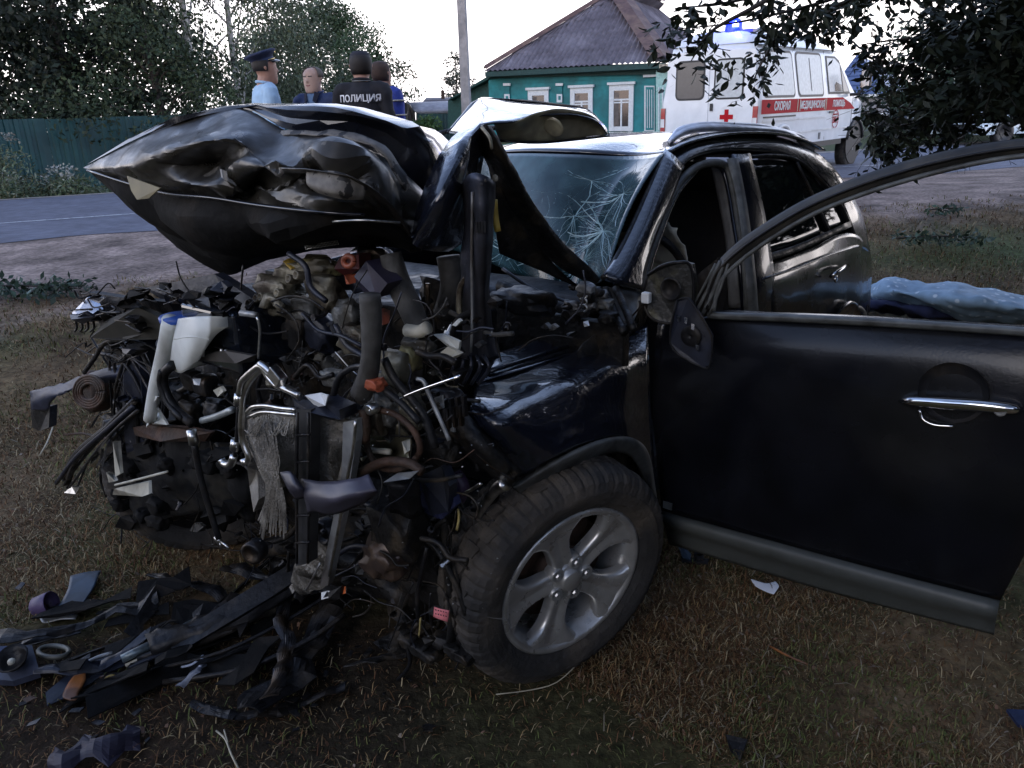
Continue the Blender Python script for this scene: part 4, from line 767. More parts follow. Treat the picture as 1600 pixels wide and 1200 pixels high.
Sh('white_shard', WPL, -.3, .008, [(677, 523), (692, 522), (718, 534), (716, 548), (700, 542)]); Sh('white_shard', WPL, -.3, .008, [(706, 508), (716, 498), (720, 502), (712, 510)])
MB().lathe(E_(578, 640, -.47), -CU, [(-.02, .013), (.004, .013), (.006, .008), (0, 0)], 16).build('bright_bolt', ALU, car, True)
Sh('shiny_plate', ALU, -.40, .006, [(678, 622), (690, 618), (692, 638), (683, 640)]); MB().lathe(E_(685, 632, -.41), -CU, [(0, .006), (.002, 0)], 12).build('plate_hole', PLAST, car)
for k in range(7): MB().box(E_(696+k*5, 640-k*1+(k % 2)*14, -.36), (.006, .0035, .025), ax3).build('slotted_rib', DARKM, car)
# gearbox opening
sheet('gearbox_shell', [[H(580, 670, -.42), H(610, 690, -.36), H(622, 662, -.42)], [H(580, 700, -.40), H(608, 712, -.34), H(640, 690, -.4)], [H(585, 716, -.42), H(612, 722, -.38), H(636, 722, -.42)]], M('olive_shell_bright', (.20, .20, .13), .35, .3, (.1, .09, .06), 8), car, .006, 6, 6, .008, 8)
T('gearbox_rim', RUST, .008, -.44, [(575, 640), (572, 690), (590, 728), (630, 732), (656, 705), (646, 672), (618, 648), (590, 640)], 8); T('orange_hose', RUST, .012, -.47, [(568, 640), (572, 665), (570, 690)], 8)
Sh('bracket_bright', CREAM, -.46, .01, [(628, 690), (636, 688), (636, 706), (632, 710)])
T('rust_bar', RUST, .012, -.46, [(560, 740), (600, 722), (640, 724), (660, 738)], 8)
# structural apron rail with slots on the near side
ar = [[H(692, 655, -.28), H(712, 690, -.26), H(745, 722, -.24), H(800, 758, -.20)], [H(705, 640, -.30), H(728, 675, -.30), H(760, 706, -.28), H(806, 745, -.22)], [H(712, 632, -.26), H(738, 665, -.26), H(768, 695, -.24), H(812, 738, -.18)]]
sheet('apron_rail', ar, SOOT, car, .01, 5, 7, .006, 10)
for k in range(8): MB().box(E_(708+k*12, 668+k*10.5, -.315+k*.012), (.003, .006, .010), ax3).build('rail_slot', CLAD if k % 3 == 0 else DARKM, car)
T('rail_flange', DARKM, .004, -.30, [(694, 640), (722, 684, -.29), (760, 722, -.27), (805, 752, -.22)], 5)
Sh('blue_fabric_scrap', M('navy_cloth_scrap', (.008, .012, .05), .8, 0), -.34, .02, [(650, 755), (700, 740), (712, 790), (690, 812), (660, 800)])
Sh('navy_cover', PLASTB, -.36, .03, [(655, 745), (690, 728), (702, 760), (700, 800), (672, 806)])
T('violet_arm', M('violet_rubber', (.05, .03, .06), .5, 0), .020, -.26, [(710, 740), (722, 760), (716, 780)], 10)
T('steel_link', ALU, .005, -.27, [(718, 774), (738, 764), (752, 755)], 6)
T('steel_strut', ALU, [.004, .014, .02], -.22, [(740, 830), (750, 800), (775, 765), (790, 755)], 8); T('knuckle_arm', DARKM, [.02, .024, .02], -.18, [(712, 880), (722, 840), (745, 800), (770, 775)], 10)
T('yellow_cable', M('pale_yellow_cable', (.45, .36, .14), .6, 0), .0035, -.3, [(716, 795), (717, 810), (714, 828)], 6); T('yellow_cable', M('pale_yellow_cable', 0), .003, -.28, [(657, 965), (655, 990), (650, 1012)], 6)
T('brake_hose', SOOT, .012, -.3, [(695, 780), (697, 850), (700, 900), (706, 950), (704, 1000)], 10)
T('brake_hose', SOOT, .008, -.32, [(640, 780), (660, 830), (690, 870), (715, 920), (728, 960)], 10)
for k in range(6): Lu('mud_clump', SOOT, 640+k*17, 1000+(k % 3)*12, -.3, .03, (1, 1.2, .7), k)
sheet('pink_tag', [[H(678, 948, -.36), H(690, 952, -.37), H(702, 954, -.36)], [H(677, 964, -.36), H(690, 969, -.37), H(700, 972, -.36)]], PINK, car, .001, 4, 4)
for k in range(2):
    for j in range(5): MB().box(E_(681+j*4, 953+k*6+j, -.378), (.0004, .0018, .0016), ax3).build('tag_print', PLAST, bpy.data.objects['pink_tag'])
# warning label
lb_ = lambda a, b: [E_(502+a*.95, 925+a*-.0-(a*.18)+b, -.43) for a, b in ((a, b),)][0]
def quad(a0, a1, b0, b1, off): return [E_(502+a, 926-a*.26+b, -.43-off) for a, b in ((a0, b0), (a1, b0), (a1, b1), (a0, b1))]
wl_ = MB().prism(quad(0, 38, 0, 11, 0), CU*.002).build('warning_label', WHITE, car)
MB().prism(quad(27, 38, 0, 11, .001), CU*.001).build('label_band', M('label_orange', (.65, .16, .05), .5, 0), wl_)
MB().prism([E_(505, 934, -.432), E_(511, 924, -.432), E_(515, 931, -.432)], CU*.001).build('warning_triangle', PLAST, wl_)
MB().lathe(E_(521, 925, -.432), -CU, [(0, .005), (.001, 0)], 12).build('warning_disc', PLAST, wl_)
# lower crossmember and hanging pieces
T('crossmember', SOOT, .035, -.25, [(400, 860), (470, 850), (560, 880), (640, 940)], 10); T('front_subframe', SOOT, .04, -.1, [(330, 870), (520, 900), (700, 940)], 10)
# random tangle of small parts
kinds = ['wire', 'hose_piece', 'bracket', 'wire', 'bolt', 'clip', 'wire']
for i in range(520):
    while True:
        x = rnd.uniform(150, 900); y = rnd.uniform(430, 1020)
        if y > 470+max(0, (330-x))*.4 and y < 770+(x-170)*.48 and y < 1020 and not (x > 720 and y > 560+(x-720)*.05) and not (x > 760 and y > 530): break
    k = kinds[i % 7]; u = rnd.uniform(-.46, -.24)+max(0, (x-600))*.0009; dark = [SOOT, PLAST, PLAST, DARKM, SOOT, HOSE, PLASTB, SOOT]
    mt = rnd.choice(dark) if rnd.random() < (.93 if k == 'wire' else .82) or y > 780 else rnd.choice([CAST, CASTG, CLAD, RUST, CAST, CREAM, ALU])
    if 380 < x < 560 and 640 < y < 900: u += .1
    if k in ('wire', 'hose_piece'):
        d = rnd.uniform(25, 80); an = rnd.uniform(0, 6.28); pts = [(x, y)]
        for q in range(3): an += rnd.uniform(-.9, .9); pts.append((pts[-1][0]+math.cos(an)*d*.5, pts[-1][1]+math.sin(an)*d*.5))
        T(k, mt, rnd.uniform(.0012, .003) if k == 'wire' else rnd.uniform(.004, .009), u, pts, 6)
    elif k in ('bracket', 'plastic_shard', 'clip'):
        s_ = rnd.uniform(4, 9) if k == 'clip' else rnd.uniform(8, 17); an = rnd.uniform(0, 6.28); n = rnd.randint(4, 7)
        Sh(k, mt, u, rnd.uniform(.004, .02), [(x+s_*rnd.uniform(.4, 1)*math.cos(an+t*6.28/n)*1.3, y+s_*rnd.uniform(.4, 1)*math.sin(an+t*6.28/n)) for t in range(n)], .012)
    elif k == 'bolt': MB().lathe(E_(x, y, u), np.array([rnd.gauss(0, 1), rnd.gauss(0, 1), rnd.gauss(0, 1)]), [(-.02, .005), (.0, .005), (.0, .009), (.008, .009), (.008, 0)], 6).build(k, ALU if rnd.random() < .10 else DARKM, car)
    else: lump(E_(x, y, u), rnd.uniform(.015, .04), (1, rnd.uniform(.6, 1.5), rnd.uniform(.6, 1.3)), i, 2, .45, ax3).build(k, mt, car)
for i in range(90):   # broken lamp and apron bits on the far corner of the nose
    x = rnd.uniform(125, 360); y = rnd.uniform(452, 560)-(x-125)*.05; u = rnd.uniform(-.50, -.42); mt = rnd.choice([PLAST, MATT, SOOT, PLASTB, MATT, DARKM])
    if 228 < x < 332 and y > 480: u += .12
    if i % 2: T('wire', mt, rnd.uniform(.0015, .004), u, [(x, y), (x+rnd.uniform(-20, 20), y+rnd.uniform(-10, 14)), (x+rnd.uniform(-40, 40), y+rnd.uniform(-16, 22))], 5)
    else: a0 = rnd.uniform(0, 6.28); Sh('plastic_shard', mt, u, rnd.uniform(.004, .02), [(x+rnd.uniform(5, 22)*math.cos(a0+t*1.05), y+rnd.uniform(3, 13)*math.sin(a0+t*1.05)) for t in range(6)], .02)
# tiny glints and crumbs
tk = MB()
for i in range(200):
    x = rnd.uniform(170, 780); y = rnd.uniform(480, 1000)
    if y > 800+(x-170)*.4: continue
    c = E_(x, y, rnd.uniform(-.5, -.3)); r_ = rnd.uniform(.001, .0025); d = np.array([rnd.gauss(0, 1) for _ in range(3)]); d /= np.linalg.norm(d); tk.prism([c, c+d*r_*2, c+np.cross(d, CU)*r_*2], CU*.002)
tk.build('glass_crumbs', CLAD, car, kind='stuff')
# cowl / strut corner near the windshield
T('wiper_arm', DARKM, .006, .45, [(785, 420), (830, 450), (880, 470), (910, 480)], 8); T('cowl_tube', SOOT, .02, .42, [(780, 445), (840, 470), (900, 485), (930, 480)], 10)
for k in range(16): Lu('cowl_fragment', (SOOT, CASTG, PLAST, CLAD)[k % 4], 890+rnd.randint(0, 70), 445+rnd.randint(0, 60), .34+.1*rnd.random(), rnd.uniform(.012, .03), (1, 1.2, .8), k)
T('fender_strut', SOOT, .014, .44, [(945, 452, .48), (960, 490, .42), (975, 520, .36)], 8); T('fender_strut', SOOT, .012, .44, [(962, 450, .5), (978, 485, .44), (990, 515, .38)], 8)
Sh('tag_white', WHITE, .26, .004, [(911, 503), (918, 501), (920, 509), (913, 511)]); T('coil_spring', ALU, .003, .3, [(912+5*math.cos(t), 462+t*1.6+3*math.sin(t)) for t in np.linspace(0, 14, 40)], 5)
#SPLIT
# ================================================================== DEBRIS ON THE GROUND
def Gp(px, py, h=0.):
    P = G(px, py, 0.); 
    for _ in range(3): P = G(px, py, float(terrain(P[0], P[1]))+h)
    return P
def debris(name, lab, cat, mb, mat, sm=False, grp=None):
    o = mb.build(name, mat, None, sm); tag(o, lab, cat, grp); return rebase(o)
def gsheet(rows, h=.02, amp=.01, sc=8, seed=1, t=.004, n=5):
    V = surf([[Gp(x, y, hh if len(q) == 0 else q[0]) for (x, y, *q) in r for hh in (h,)] for r in rows], n, n); return thick(crumple(V, amp, sc, seed, True), t)
bm_ = thing('torn_bumper', 'long torn black bumper skin reaching from the radiator down to the grass', 'bumper', tuple(Gp(300, 990)))
V = surf([[Gp(230, 1000, .05), Gp(310, 968, .08), Gp(400, 920, .14), Gp(512, 848, .24)], [Gp(236, 1012, .055), Gp(322, 980, .09), Gp(412, 932, .15), Gp(520, 858, .25)], [Gp(240, 1022, .02), Gp(338, 1000, .05), Gp(428, 950, .11), Gp(528, 872, .21)]], 6, 8)
thick(crumple(crumple(V, .035, 4, 3), .010, 16, 5), .005).build('bumper_skin', PLAST, bm_, True)
for k in (0, 2, 4):
    MB().tube([Gp(215+k*10, 1030+k*9, .03), Gp(320+k*14, 990+k*14, .06), Gp(430+k*12, 930+k*18, .1), Gp(515+k*6, 880+k*20, .14)], rnd.uniform(.006, .012), 6, 4).build('bumper_rib', PLAST, bm_, True)
MB().tube([Gp(190, 1030, .04), Gp(255, 998, .05), Gp(312, 968, .06)], .014, 14, 2).build('steel_pipe', M('greenish_steel_tube', (.13, .17, .19), .35, .5, (.06, .07, .07), 14), bm_, True)
MB().tube([Gp(196, 1040, .02), Gp(240, 1020, .025), Gp(256, 1012, .03)], .006, 6, 2).build('cream_fin', CREAM, bm_, True)
MB().tube([Gp(112, 1048, .05), Gp(150, 1028, .05), Gp(176, 1020, .05)], .006, 6, 3).build('bent_wire', CLAD, bm_, True)
def plank(name, lab, pts, h, w, mat, cat='debris', r0=None):
    P = [Gp(*p, h+.02*(i % 2)) for i, p in enumerate(pts)]; mb = MB(); d = P[-1]-P[0]; d /= np.linalg.norm(d); s_ = np.cross(d, EZ)
    rr_ = random.Random(len(lab)); P = list(crom(np.array(P), 3)); js = [rr_.uniform(.45, 1.35) for _ in P]; P = [p+s_*w*rr_.uniform(-.5, .5)+EZ*w*rr_.uniform(-.1, .3) for p in P]; V = surf([[p-s_*w*j for p, j in zip(P, js)], [p+EZ*w*.3 for p in P], [p+s_*w*j for p, j in zip(P, js[::-1])]], 4, 2); return debris(name, lab, cat, thick(crumple(V, .016, 12, len(lab)), .004), mat, False, None)
bb_ = debris('bumper_beam', 'long straight dark beam rising diagonally from the pile to the radiator', 'beam', MB().prism([Gp(258, 1000, .06), Gp(400, 915, .16), Gp(512, 845, .27), Gp(530, 862, .27), Gp(420, 935, .15), Gp(275, 1022, .05)], np.array([.02, .05, -.03])), PLAST)
plank('debris_strip', 'long dark plastic strip lying on the grass from the left edge of the picture', [(-40, 1000), (60, 990), (150, 968), (250, 935)], .04, .035, PLAST)
plank('debris_strip', 'thin black strip under the torn bumper, nearest to the bent front wheel', [(230, 900), (300, 915), (360, 940), (400, 960)], .03, .02, PLAST)
plank('debris_strip', 'blue-black plastic rail in front of the fog lamp housing', [(30, 1055), (110, 1048), (180, 1030), (260, 1000)], .03, .022, PLASTB)
plank('debris_strip', 'wide black undertray slab below the crushed radiator, pointing at the camera', [(560, 905), (520, 960), (470, 1030), (400, 1115)], .05, .06, PLAST)
plank('debris_strip', 'dark channel piece leaning on the undertray slab', [(450, 920), (440, 980), (445, 1040), (420, 1090)], .09, .025, DARKM)
plank('debris_strip', 'short grey splinter beside the white wire ends', [(325, 1030), (305, 1050), (285, 1075)], .03, .012, M('pale_plastic_splinter', (.16, .17, .2), .5, 0))
plank('debris_strip', 'scuffed black wheel arch liner between the radiator and the front tyre', [(600, 900), (630, 960), (620, 1020), (560, 1045)], .05, .05, SOOT)
plank('debris_strip', 'dark sheet edge lying under the pulley', [(350, 890), (420, 900), (480, 935)], .05, .03, PLAST)
plank('debris_strip', 'low black trim length half buried in oily soil at the bottom', [(300, 1100), (360, 1120), (450, 1108), (540, 1075)], .01, .02, PLAST)
plank('debris_strip', 'violet sheen plastic sheet flat on the soil at the bottom left', [(80, 1190), (150, 1172), (220, 1150)], .01, .05, M('violet_sheet', (.018, .015, .03), .6, 0))
o = debris('blue_plastic_plate', 'flat dark blue plastic plate with slots on the grass by the bent wheel', 'plate', gsheet([[(110, 900), (135, 895), (158, 892)], [(104, 925), (128, 922), (146, 918)], [(85, 958), (110, 962), (125, 950)]], .035, .004), M('slate_blue_plastic', (.03, .055, .09), .5, 0, (.02, .035, .055), 8), True)
o = debris('purple_cup', 'violet cup shaped plastic piece beside the blue plate', 'cup', MB().lathe(Gp(68, 945, .03), RGT+EZ*.3, [(-.05, .012), (-.03, .034), (.03, .042), (.034, .040), (-.02, .030)], 20), M('violet_plastic', (.09, .06, .13), .5, 0), True)
o = debris('white_shred', 'whitish torn plastic shred below the violet cup', 'shred', gsheet([[(62, 966), (90, 960), (122, 962)], [(66, 972), (92, 970), (118, 968)]], .02, .006), CLAD, True)
fl = thing('fog_lamp_housing', 'dark blue fog lamp housing with round socket at the left edge', 'lamp housing', tuple(Gp(25, 1040)))
MB().prism([Gp(-20, 1010, .09), Gp(50, 1008, .09), Gp(62, 1050, .05), Gp(20, 1064, .04), Gp(-20, 1060, .04)], -EZ*.02).build('housing_plate', M('navy_plastic', (.02, .03, .075), .4, 0, (.035, .04, .06), 10), fl)
MB().lathe(Gp(18, 1028, .095), EZ-FWD*.6, [(0, .048), (.006, .045), (-.02, .036), (-.03, 0)], 28).build('lamp_socket', PLAST, fl, True)
MB().lathe(Gp(18, 1034, .09), EZ-FWD*.6, [(0, .012), (.006, .01), (.008, 0)], 10).build('bulb_base', CREAM, fl, True)
rg = MB().tube([Gp(84+24*math.cos(t), 1018+9*math.sin(t), .05+.01*math.sin(t)) for t in np.linspace(0, 2*math.pi, 21)], .008, 8, 1, False); debris('oval_ring', 'grey oval ring of plastic right of the fog lamp housing', 'ring', rg, M('olive_grey_ring', (.12, .12, .095), .5, 0, (.06, .06, .05), 10), True)
debris('orange_shard', 'orange brown broken lens shard on the soil', 'shard', gsheet([[(126, 1046), (133, 1048)], [(108, 1068), (134, 1062)], [(98, 1088), (124, 1078)], [(110, 1094), (120, 1092)]], .03, .008), M('orange_brown_plastic', (.30, .11, .03), .5, 0, (.12, .05, .02), 10), True)
debris('yellow_clip', 'small dull yellow clip in the oily soil right of the orange shard', 'clip', MB().tube([Gp(162, 1066, .02), Gp(168, 1058, .03), Gp(178, 1056, .03), Gp(182, 1064, .02)], .005, 6, 3), M('dull_yellow', (.20, .14, .02), .5, 0), True)
debris('white_wire_ends', 'pair of bare white wire ends on the dark soil below the steel tube', 'wire', MB().tube([Gp(284, 1042, .03), Gp(300, 1038, .04), Gp(318, 1024, .05)], .004, 6, 3).tube([Gp(316, 1030, .05), Gp(312, 1045, .04), Gp(300, 1060, .03)], .006, 6, 3), M('pale_wire', (.45, .5, .6), .4, 0), True)
debris('thin_rod', 'thin rusty rod sticking out towards the white wire ends', 'rod', MB().tube([Gp(205, 1062, .01), Gp(250, 1045, .03), Gp(300, 1030, .05)], .002, 5, 3), RUST, True)
debris('dry_stalk', 'forked pale dry grass stalk at the bottom edge', 'stalk', MB().tube([Gp(338, 1142, .01), Gp(352, 1155, .03), Gp(362, 1180, .04), Gp(375, 1205, .01)], .003, 5, 3).tube([Gp(350, 1140, .04), Gp(356, 1160, .035)], .0022, 5, 3).tube([Gp(356, 1165, .04), Gp(372, 1200, .01)], .0022, 5, 3), M('pale_straw', (.42, .38, .28), .8, 0), True)
debris('dry_stalk', 'curved pale dry stalk left of the headlamp wreck', 'stalk', MB().tube([Gp(82, 640, .08), Gp(84, 660, .08), Gp(74, 690, .06), Gp(62, 712, .01)], .004, 5, 4), M('pale_straw', 0), True)
debris('paper_scrap', 'torn white paper scrap on the grass under the door', 'paper', gsheet([[(1173, 905), (1195, 912), (1212, 908)], [(1178, 914), (1197, 920), (1217, 917)], [(1186, 920), (1199, 926), (1209, 929)]], .022, .004, 12, 2, .001), M('white_paper', (.78, .80, .84), .8, 0, var=.05), True)
pb = thing('plastic_bracket', 'small broken grey blue plastic bracket on the grass under the door hinge', 'bracket', tuple(Gp(1080, 880)))
MB().prism([Gp(1056, 845, .05), Gp(1063, 850, .05), Gp(1080, 868, .03), Gp(1078, 876, .02), Gp(1066, 872, .02)], EZ*.006).build('bracket_arm', M('slate_blue_plastic', 0), pb)
MB().prism([Gp(1064, 872, .015), Gp(1108, 876, .015), Gp(1105, 884, .01), Gp(1066, 880, .01)], EZ*.008).build('bracket_base', PLAST, pb); MB().lathe(Gp(1092, 868, .03), EZ, [(-.02, .02), (.01, .018), (.0, .01)], 12).build('bracket_socket', PLAST, pb, True)
debris('dark_splinter', 'black pointed plastic splinter standing in the grass at the bottom right of centre', 'splinter', MB().prism([Gp(1134, 1150, .04), Gp(1168, 1158, .03), Gp(1160, 1180, .02), Gp(1156, 1192, .0), Gp(1140, 1172, .01)], EZ*.006), PLAST)
debris('navy_fragment', 'navy plastic fragment at the right edge of the lawn', 'fragment', MB().prism([Gp(1572, 1112, .03), Gp(1640, 1116, .03), Gp(1640, 1150, .01), Gp(1590, 1136, .02)], EZ*.01), M('navy_plastic', 0))
debris('orange_stick', 'thin orange brown stick lying on the grass below the door', 'stick', MB().tube([Gp(1200, 1008, .015), Gp(1232, 1025, .02), Gp(1262, 1038, .015)], .004, 5, 3), M('orange_brown_plastic', 0), True)
debris('long_straw', 'long straw stem lying right of the front tyre', 'straw', MB().tube([Gp(775, 1085, .015), Gp(830, 1078, .02), Gp(870, 1066, .03), Gp(905, 1035, .06)], .0018, 5, 3), M('pale_straw', 0), True)
for i in range(34):     # larger torn black sheets and bars of the bumper pile
    px = rnd.uniform(60, 540); py = 1010-px*.20+rnd.uniform(-50, 100); c = Gp(px, py, .02+rnd.random()*.07); a = rnd.gauss(.55, .5); d = np.array([math.cos(a), math.sin(a), rnd.uniform(-.1, .35)]); q = np.cross(d, EZ)+EZ*rnd.uniform(-.5, .5); s_ = rnd.uniform(.05, .2); w = rnd.uniform(.008, .05)
    w = max(w, .012)*1.3; nrm_ = np.cross(d, q); up = [c+d*s_*t+q*w*rnd.uniform(.25, 1.2)+nrm_*rnd.uniform(-.15, .15)*.05 for t in (-1, -.45, .1, .6, 1.)]; dn = [c+d*s_*t-q*w*rnd.uniform(.1, 1.1)+nrm_*rnd.uniform(-.15, .15)*.05 for t in (.95, .4, -.2, -.9)]
    o = MB().prism(up+dn, nrm_/np.linalg.norm(nrm_)*.004).build('bumper_piece', (MATT, PLAST, MATT, PLASTB, MATT, MATT)[i % 6], None, False); tag(o, 'torn black bumper sheet in the dark pile before the radiator', 'debris', 'torn black sheets piled before the radiator'); rebase(o)
for i in range(70):     # countable small splinters round the nose
    px = rnd.uniform(20, 700); py = rnd.uniform(905, 1160)
    if py < 1130-px*.0 and px > 560 and py < 1000: continue
    s_ = rnd.uniform(.012, .045); c = Gp(px, py, .012+rnd.random()*.03); a = rnd.random()*6.28; d = np.array([math.cos(a), math.sin(a), rnd.uniform(-.3, .5)]); q = np.cross(d, EZ)
    mt = rnd.choice([PLAST, MATT, SOOT, PLAST, DARKM, RUST]); mb = MB().prism([c, c+d*s_, c+d*s_*.7+q*s_*.6, c-d*s_*.2+q*s_*.4], EZ*.004)
    o = mb.build('plastic_fragment', mt, None); tag(o, 'small dark broken plastic fragment on the oily soil before the wreck', 'fragment', 'broken fragments scattered before the wreck'); rebase(o)
# cloths behind the car
V = surf([[Gp(1345, 446, .10), Gp(1385, 436, .26), Gp(1440, 442, .22), Gp(1500, 444, .26), Gp(1560, 455, .22), Gp(1660, 470, .2)],
          [Gp(1352, 462, .10), Gp(1390, 452, .28), Gp(1445, 458, .30), Gp(1510, 465, .33), Gp(1570, 472, .3), Gp(1660, 488, .3)],
          [Gp(1350, 470, .05), Gp(1392, 466, .2), Gp(1450, 478, .2), Gp(1515, 488, .2), Gp(1570, 492, .2), Gp(1660, 502, .2)],
          [Gp(1345, 488, .02), Gp(1400, 486, .03), Gp(1455, 496, .03), Gp(1520, 500, .03), Gp(1570, 504, .03), Gp(1660, 515, .03)]], 10, 12)
DOT = M('blue_dotted_cloth', (.24, .37, .50), .8, 0, var=.15, bump=.2, bsc=9)
n_ = DOT.node_tree.nodes; l_ = DOT.node_tree.links; vo = n_.new('ShaderNodeTexVoronoi'); vo.inputs['Scale'].default_value = 14; vo.inputs['Randomness'].default_value = .35; co_ = n_.new('ShaderNodeTexCoord'); l_.new(co_.outputs['Object'], vo.inputs['Vector'])
mp = n_.new('ShaderNodeMapRange'); mp.inputs[1].default_value = .26; mp.inputs[2].default_value = .16; mp.inputs[3].default_value = 0; mp.inputs[4].default_value = .75; l_.new(vo.outputs['Distance'], mp.inputs[0]); mx_ = n_.new('ShaderNodeMixRGB'); src = n_['Principled BSDF'].inputs['Base Color'].links[0].from_socket
l_.new(mp.outputs[0], mx_.inputs[0]); l_.new(src, mx_.inputs[1]); mx_.inputs[2].default_value = (.62, .74, .82, 1); l_.new(mx_.outputs[0], n_['Principled BSDF'].inputs['Base Color'])
o = thick(crumple(crumple(V, .05, 3.2, 2, False), .010, 8, 4, True), .01).build('dotted_sheet', DOT, None, True); tag(o, 'light blue sheet with pale dots spread on the grass behind the car', 'sheet'); rebase(o)
V = surf([[Gp(1350, 466, .12), Gp(1395, 458, .16), Gp(1430, 470, .15), Gp(1480, 482, .12), Gp(1530, 494, .05)], [Gp(1350, 478, .12), Gp(1395, 476, .18), Gp(1440, 486, .16), Gp(1490, 494, .12), Gp(1532, 498, .05)], [Gp(1350, 484, .02), Gp(1400, 490, .03), Gp(1440, 500, .03), Gp(1490, 506, .03), Gp(1532, 502, .02)]], 10, 10)
o = thick(crumple(V, .05, 5, 7), .01).build('navy_jacket', M('navy_cloth', (.012, .018, .06), .85, 0, bump=.3, bsc=14), None, True); tag(o, 'crumpled navy blue jacket lying against the dotted sheet', 'jacket'); rebase(o)

# ================================================================== FOLIAGE HELPERS
LEAFG = M('leaf_green', (0, 0, 0), .65, 0, var=0, attr='col', spec=.25)
def leafcloud(name, cen, rad, n, size, cols, parent=None, droop=0., kind=None, asp=.5, dens=None):
    """diamond leaves spread through the volume of many clumps"""
    cen = np.array(cen, float); rad = np.array(rad, float); wts = rad.prod(1)**.7 if dens is None else np.array(dens); ci = nr.choice(len(cen), n, p=wts/wts.sum())
    d = nr.normal(size=(n, 3)); d /= np.linalg.norm(d, axis=1)[:, None]; rr = (nr.random(n)**.45)[:, None]; P = cen[ci]+d*rr*rad[ci]
    if droop: P[:, 2] -= nr.random(n)**2*droop
    a = nr.normal(size=(n, 3)); a[:, 2] -= droop*1.2+.2; a /= np.linalg.norm(a, axis=1)[:, None]; b = np.cross(a, nr.normal(size=(n, 3))); b /= np.linalg.norm(b, axis=1)[:, None]+1e-9
    s_ = (size*(.6+.8*nr.random(n)))[:, None]; V = np.stack([P, P+a*s_*.5+b*s_*asp*.5, P+a*s_, P+a*s_*.5-b*s_*asp*.5], 1).reshape(-1, 3)
    F = np.arange(n*4).reshape(n, 4); c = np.array(cols); k = nr.random(len(cen)); cc = c[nr.integers(0, len(c), n)]*(.65+.7*k[ci])[:, None]*(.75+.5*nr.random((n, 1)))
    return big(name, V, F, LEAFG, parent, kind, np.repeat(cc, 4, 0))
BARK = M('dark_bark', (.05, .042, .035), .9, 0, (.025, .022, .02), 6, .45, .6, .4, bump=.8, bsc=25)
BIRCH = M('birch_bark', (.42, .41, .38), .8, 0, (.05, .05, .048), 5, .55, .62, .3, bump=.5, bsc=20)
def tree(name, lab, base, h, spread, n, size, cols, bark=BARK, trunk=.18, low=.25, droop=0., seed=0, grp=None, clumps=26, gap=.30, lean=0., shape=1.):
    rs = random.Random(seed); base = np.array(base, float); t = thing(name, lab, 'tree', tuple(base), grp); mb = MB(); top = base+np.array([lean*h, 0, h*.9])
    mb.tube([base, base+(top-base)*.35+np.array([rs.uniform(-.2, .2), 0, 0]), base+(top-base)*.7, top], [trunk, trunk*.75, trunk*.45, trunk*.1], 10, 4); cen = []; rad_ = []
    for k in range(clumps):
        f = low+(1-low)*((k+.5)/clumps); env = math.sin(math.pi*min(1, (f-low)/(1-low)*.86+.14)**.8)**.7*shape; an = k*2.4+rs.uniform(-.4, .4); R_ = spread*env*rs.uniform(.45, 1.); p = base+(top-base)*f+np.array([math.cos(an)*R_, math.sin(an)*R_, rs.uniform(-.3, .3)])
        s_ = base+(top-base)*max(low*.7, f-.18); mb.tube([s_, (s_+p)/2+EZ*.25, p], [trunk*.28, trunk*.15, trunk*.05], 5, 3)
        for q in range(3):
            p2 = p+np.array([rs.gauss(0, 1), rs.gauss(0, 1), rs.gauss(0, .8)])*spread*gap*.7; cen.append(p2); rr = spread*gap*rs.uniform(.45, 1.0); rad_.append((rr, rr, rr*.75))
    mb.build('trunk', bark, t, True); leafcloud('crown', cen, rad_, n, size, cols, t, droop); return t
def gz(x, y): return float(terrain(x, y))
def onpx(px, Y, dz=0): P = A(px, 300, Y); return np.array([P[0], Y, gz(P[0], Y)+dz])
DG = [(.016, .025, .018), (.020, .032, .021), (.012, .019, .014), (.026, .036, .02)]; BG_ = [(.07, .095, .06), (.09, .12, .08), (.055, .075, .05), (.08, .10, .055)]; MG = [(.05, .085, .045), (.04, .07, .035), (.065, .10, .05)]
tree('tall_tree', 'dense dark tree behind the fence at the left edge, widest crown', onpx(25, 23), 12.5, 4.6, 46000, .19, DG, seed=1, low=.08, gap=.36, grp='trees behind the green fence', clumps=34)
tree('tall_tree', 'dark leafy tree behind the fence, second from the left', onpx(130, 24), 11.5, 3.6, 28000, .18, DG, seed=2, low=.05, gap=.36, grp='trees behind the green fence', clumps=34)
tree('birch_tree', 'loose hanging birch with pale trunk right of the dark trees', onpx(335, 25), 12.5, 3.3, 17000, .11, BG_, BIRCH, .14, .12, 1.6, 3, 'birches along the road', 24, .26)
tree('birch_tree', 'second birch nearer the policemen, thin crown full of sky gaps', onpx(398, 27), 10.5, 2.7, 15000, .11, BG_, BIRCH, .13, .10, 1.3, 4, 'birches along the road', 22, .26)
tree('tall_tree', 'low green bushy tree in front of the birch trunks', onpx(270, 22), 4.2, 2.4, 13000, .12, [(.03, .05, .025), (.04, .06, .03), (.02, .035, .02)], seed=5, low=.05, gap=.4, grp='trees behind the green fence')
tree('tall_tree', 'round grey green tree between the birch and the dark capped policeman', onpx(548, 42), 6.9, 3.0, 26000, .16, MG, seed=6, low=.05, gap=.4, clumps=30)
tree('tall_tree', 'dull green tree standing just left of the round tree', onpx(455, 34), 5.6, 2.6, 20000, .15, BG_, seed=16, low=.04, gap=.42)
tree('small_tree', 'small sparse tree showing either side of the utility pole', onpx(722, 60), 5.2, 1.3, 1500, .22, [(.06, .07, .06), (.05, .055, .04)], seed=7, low=.1, gap=.34, trunk=.1)
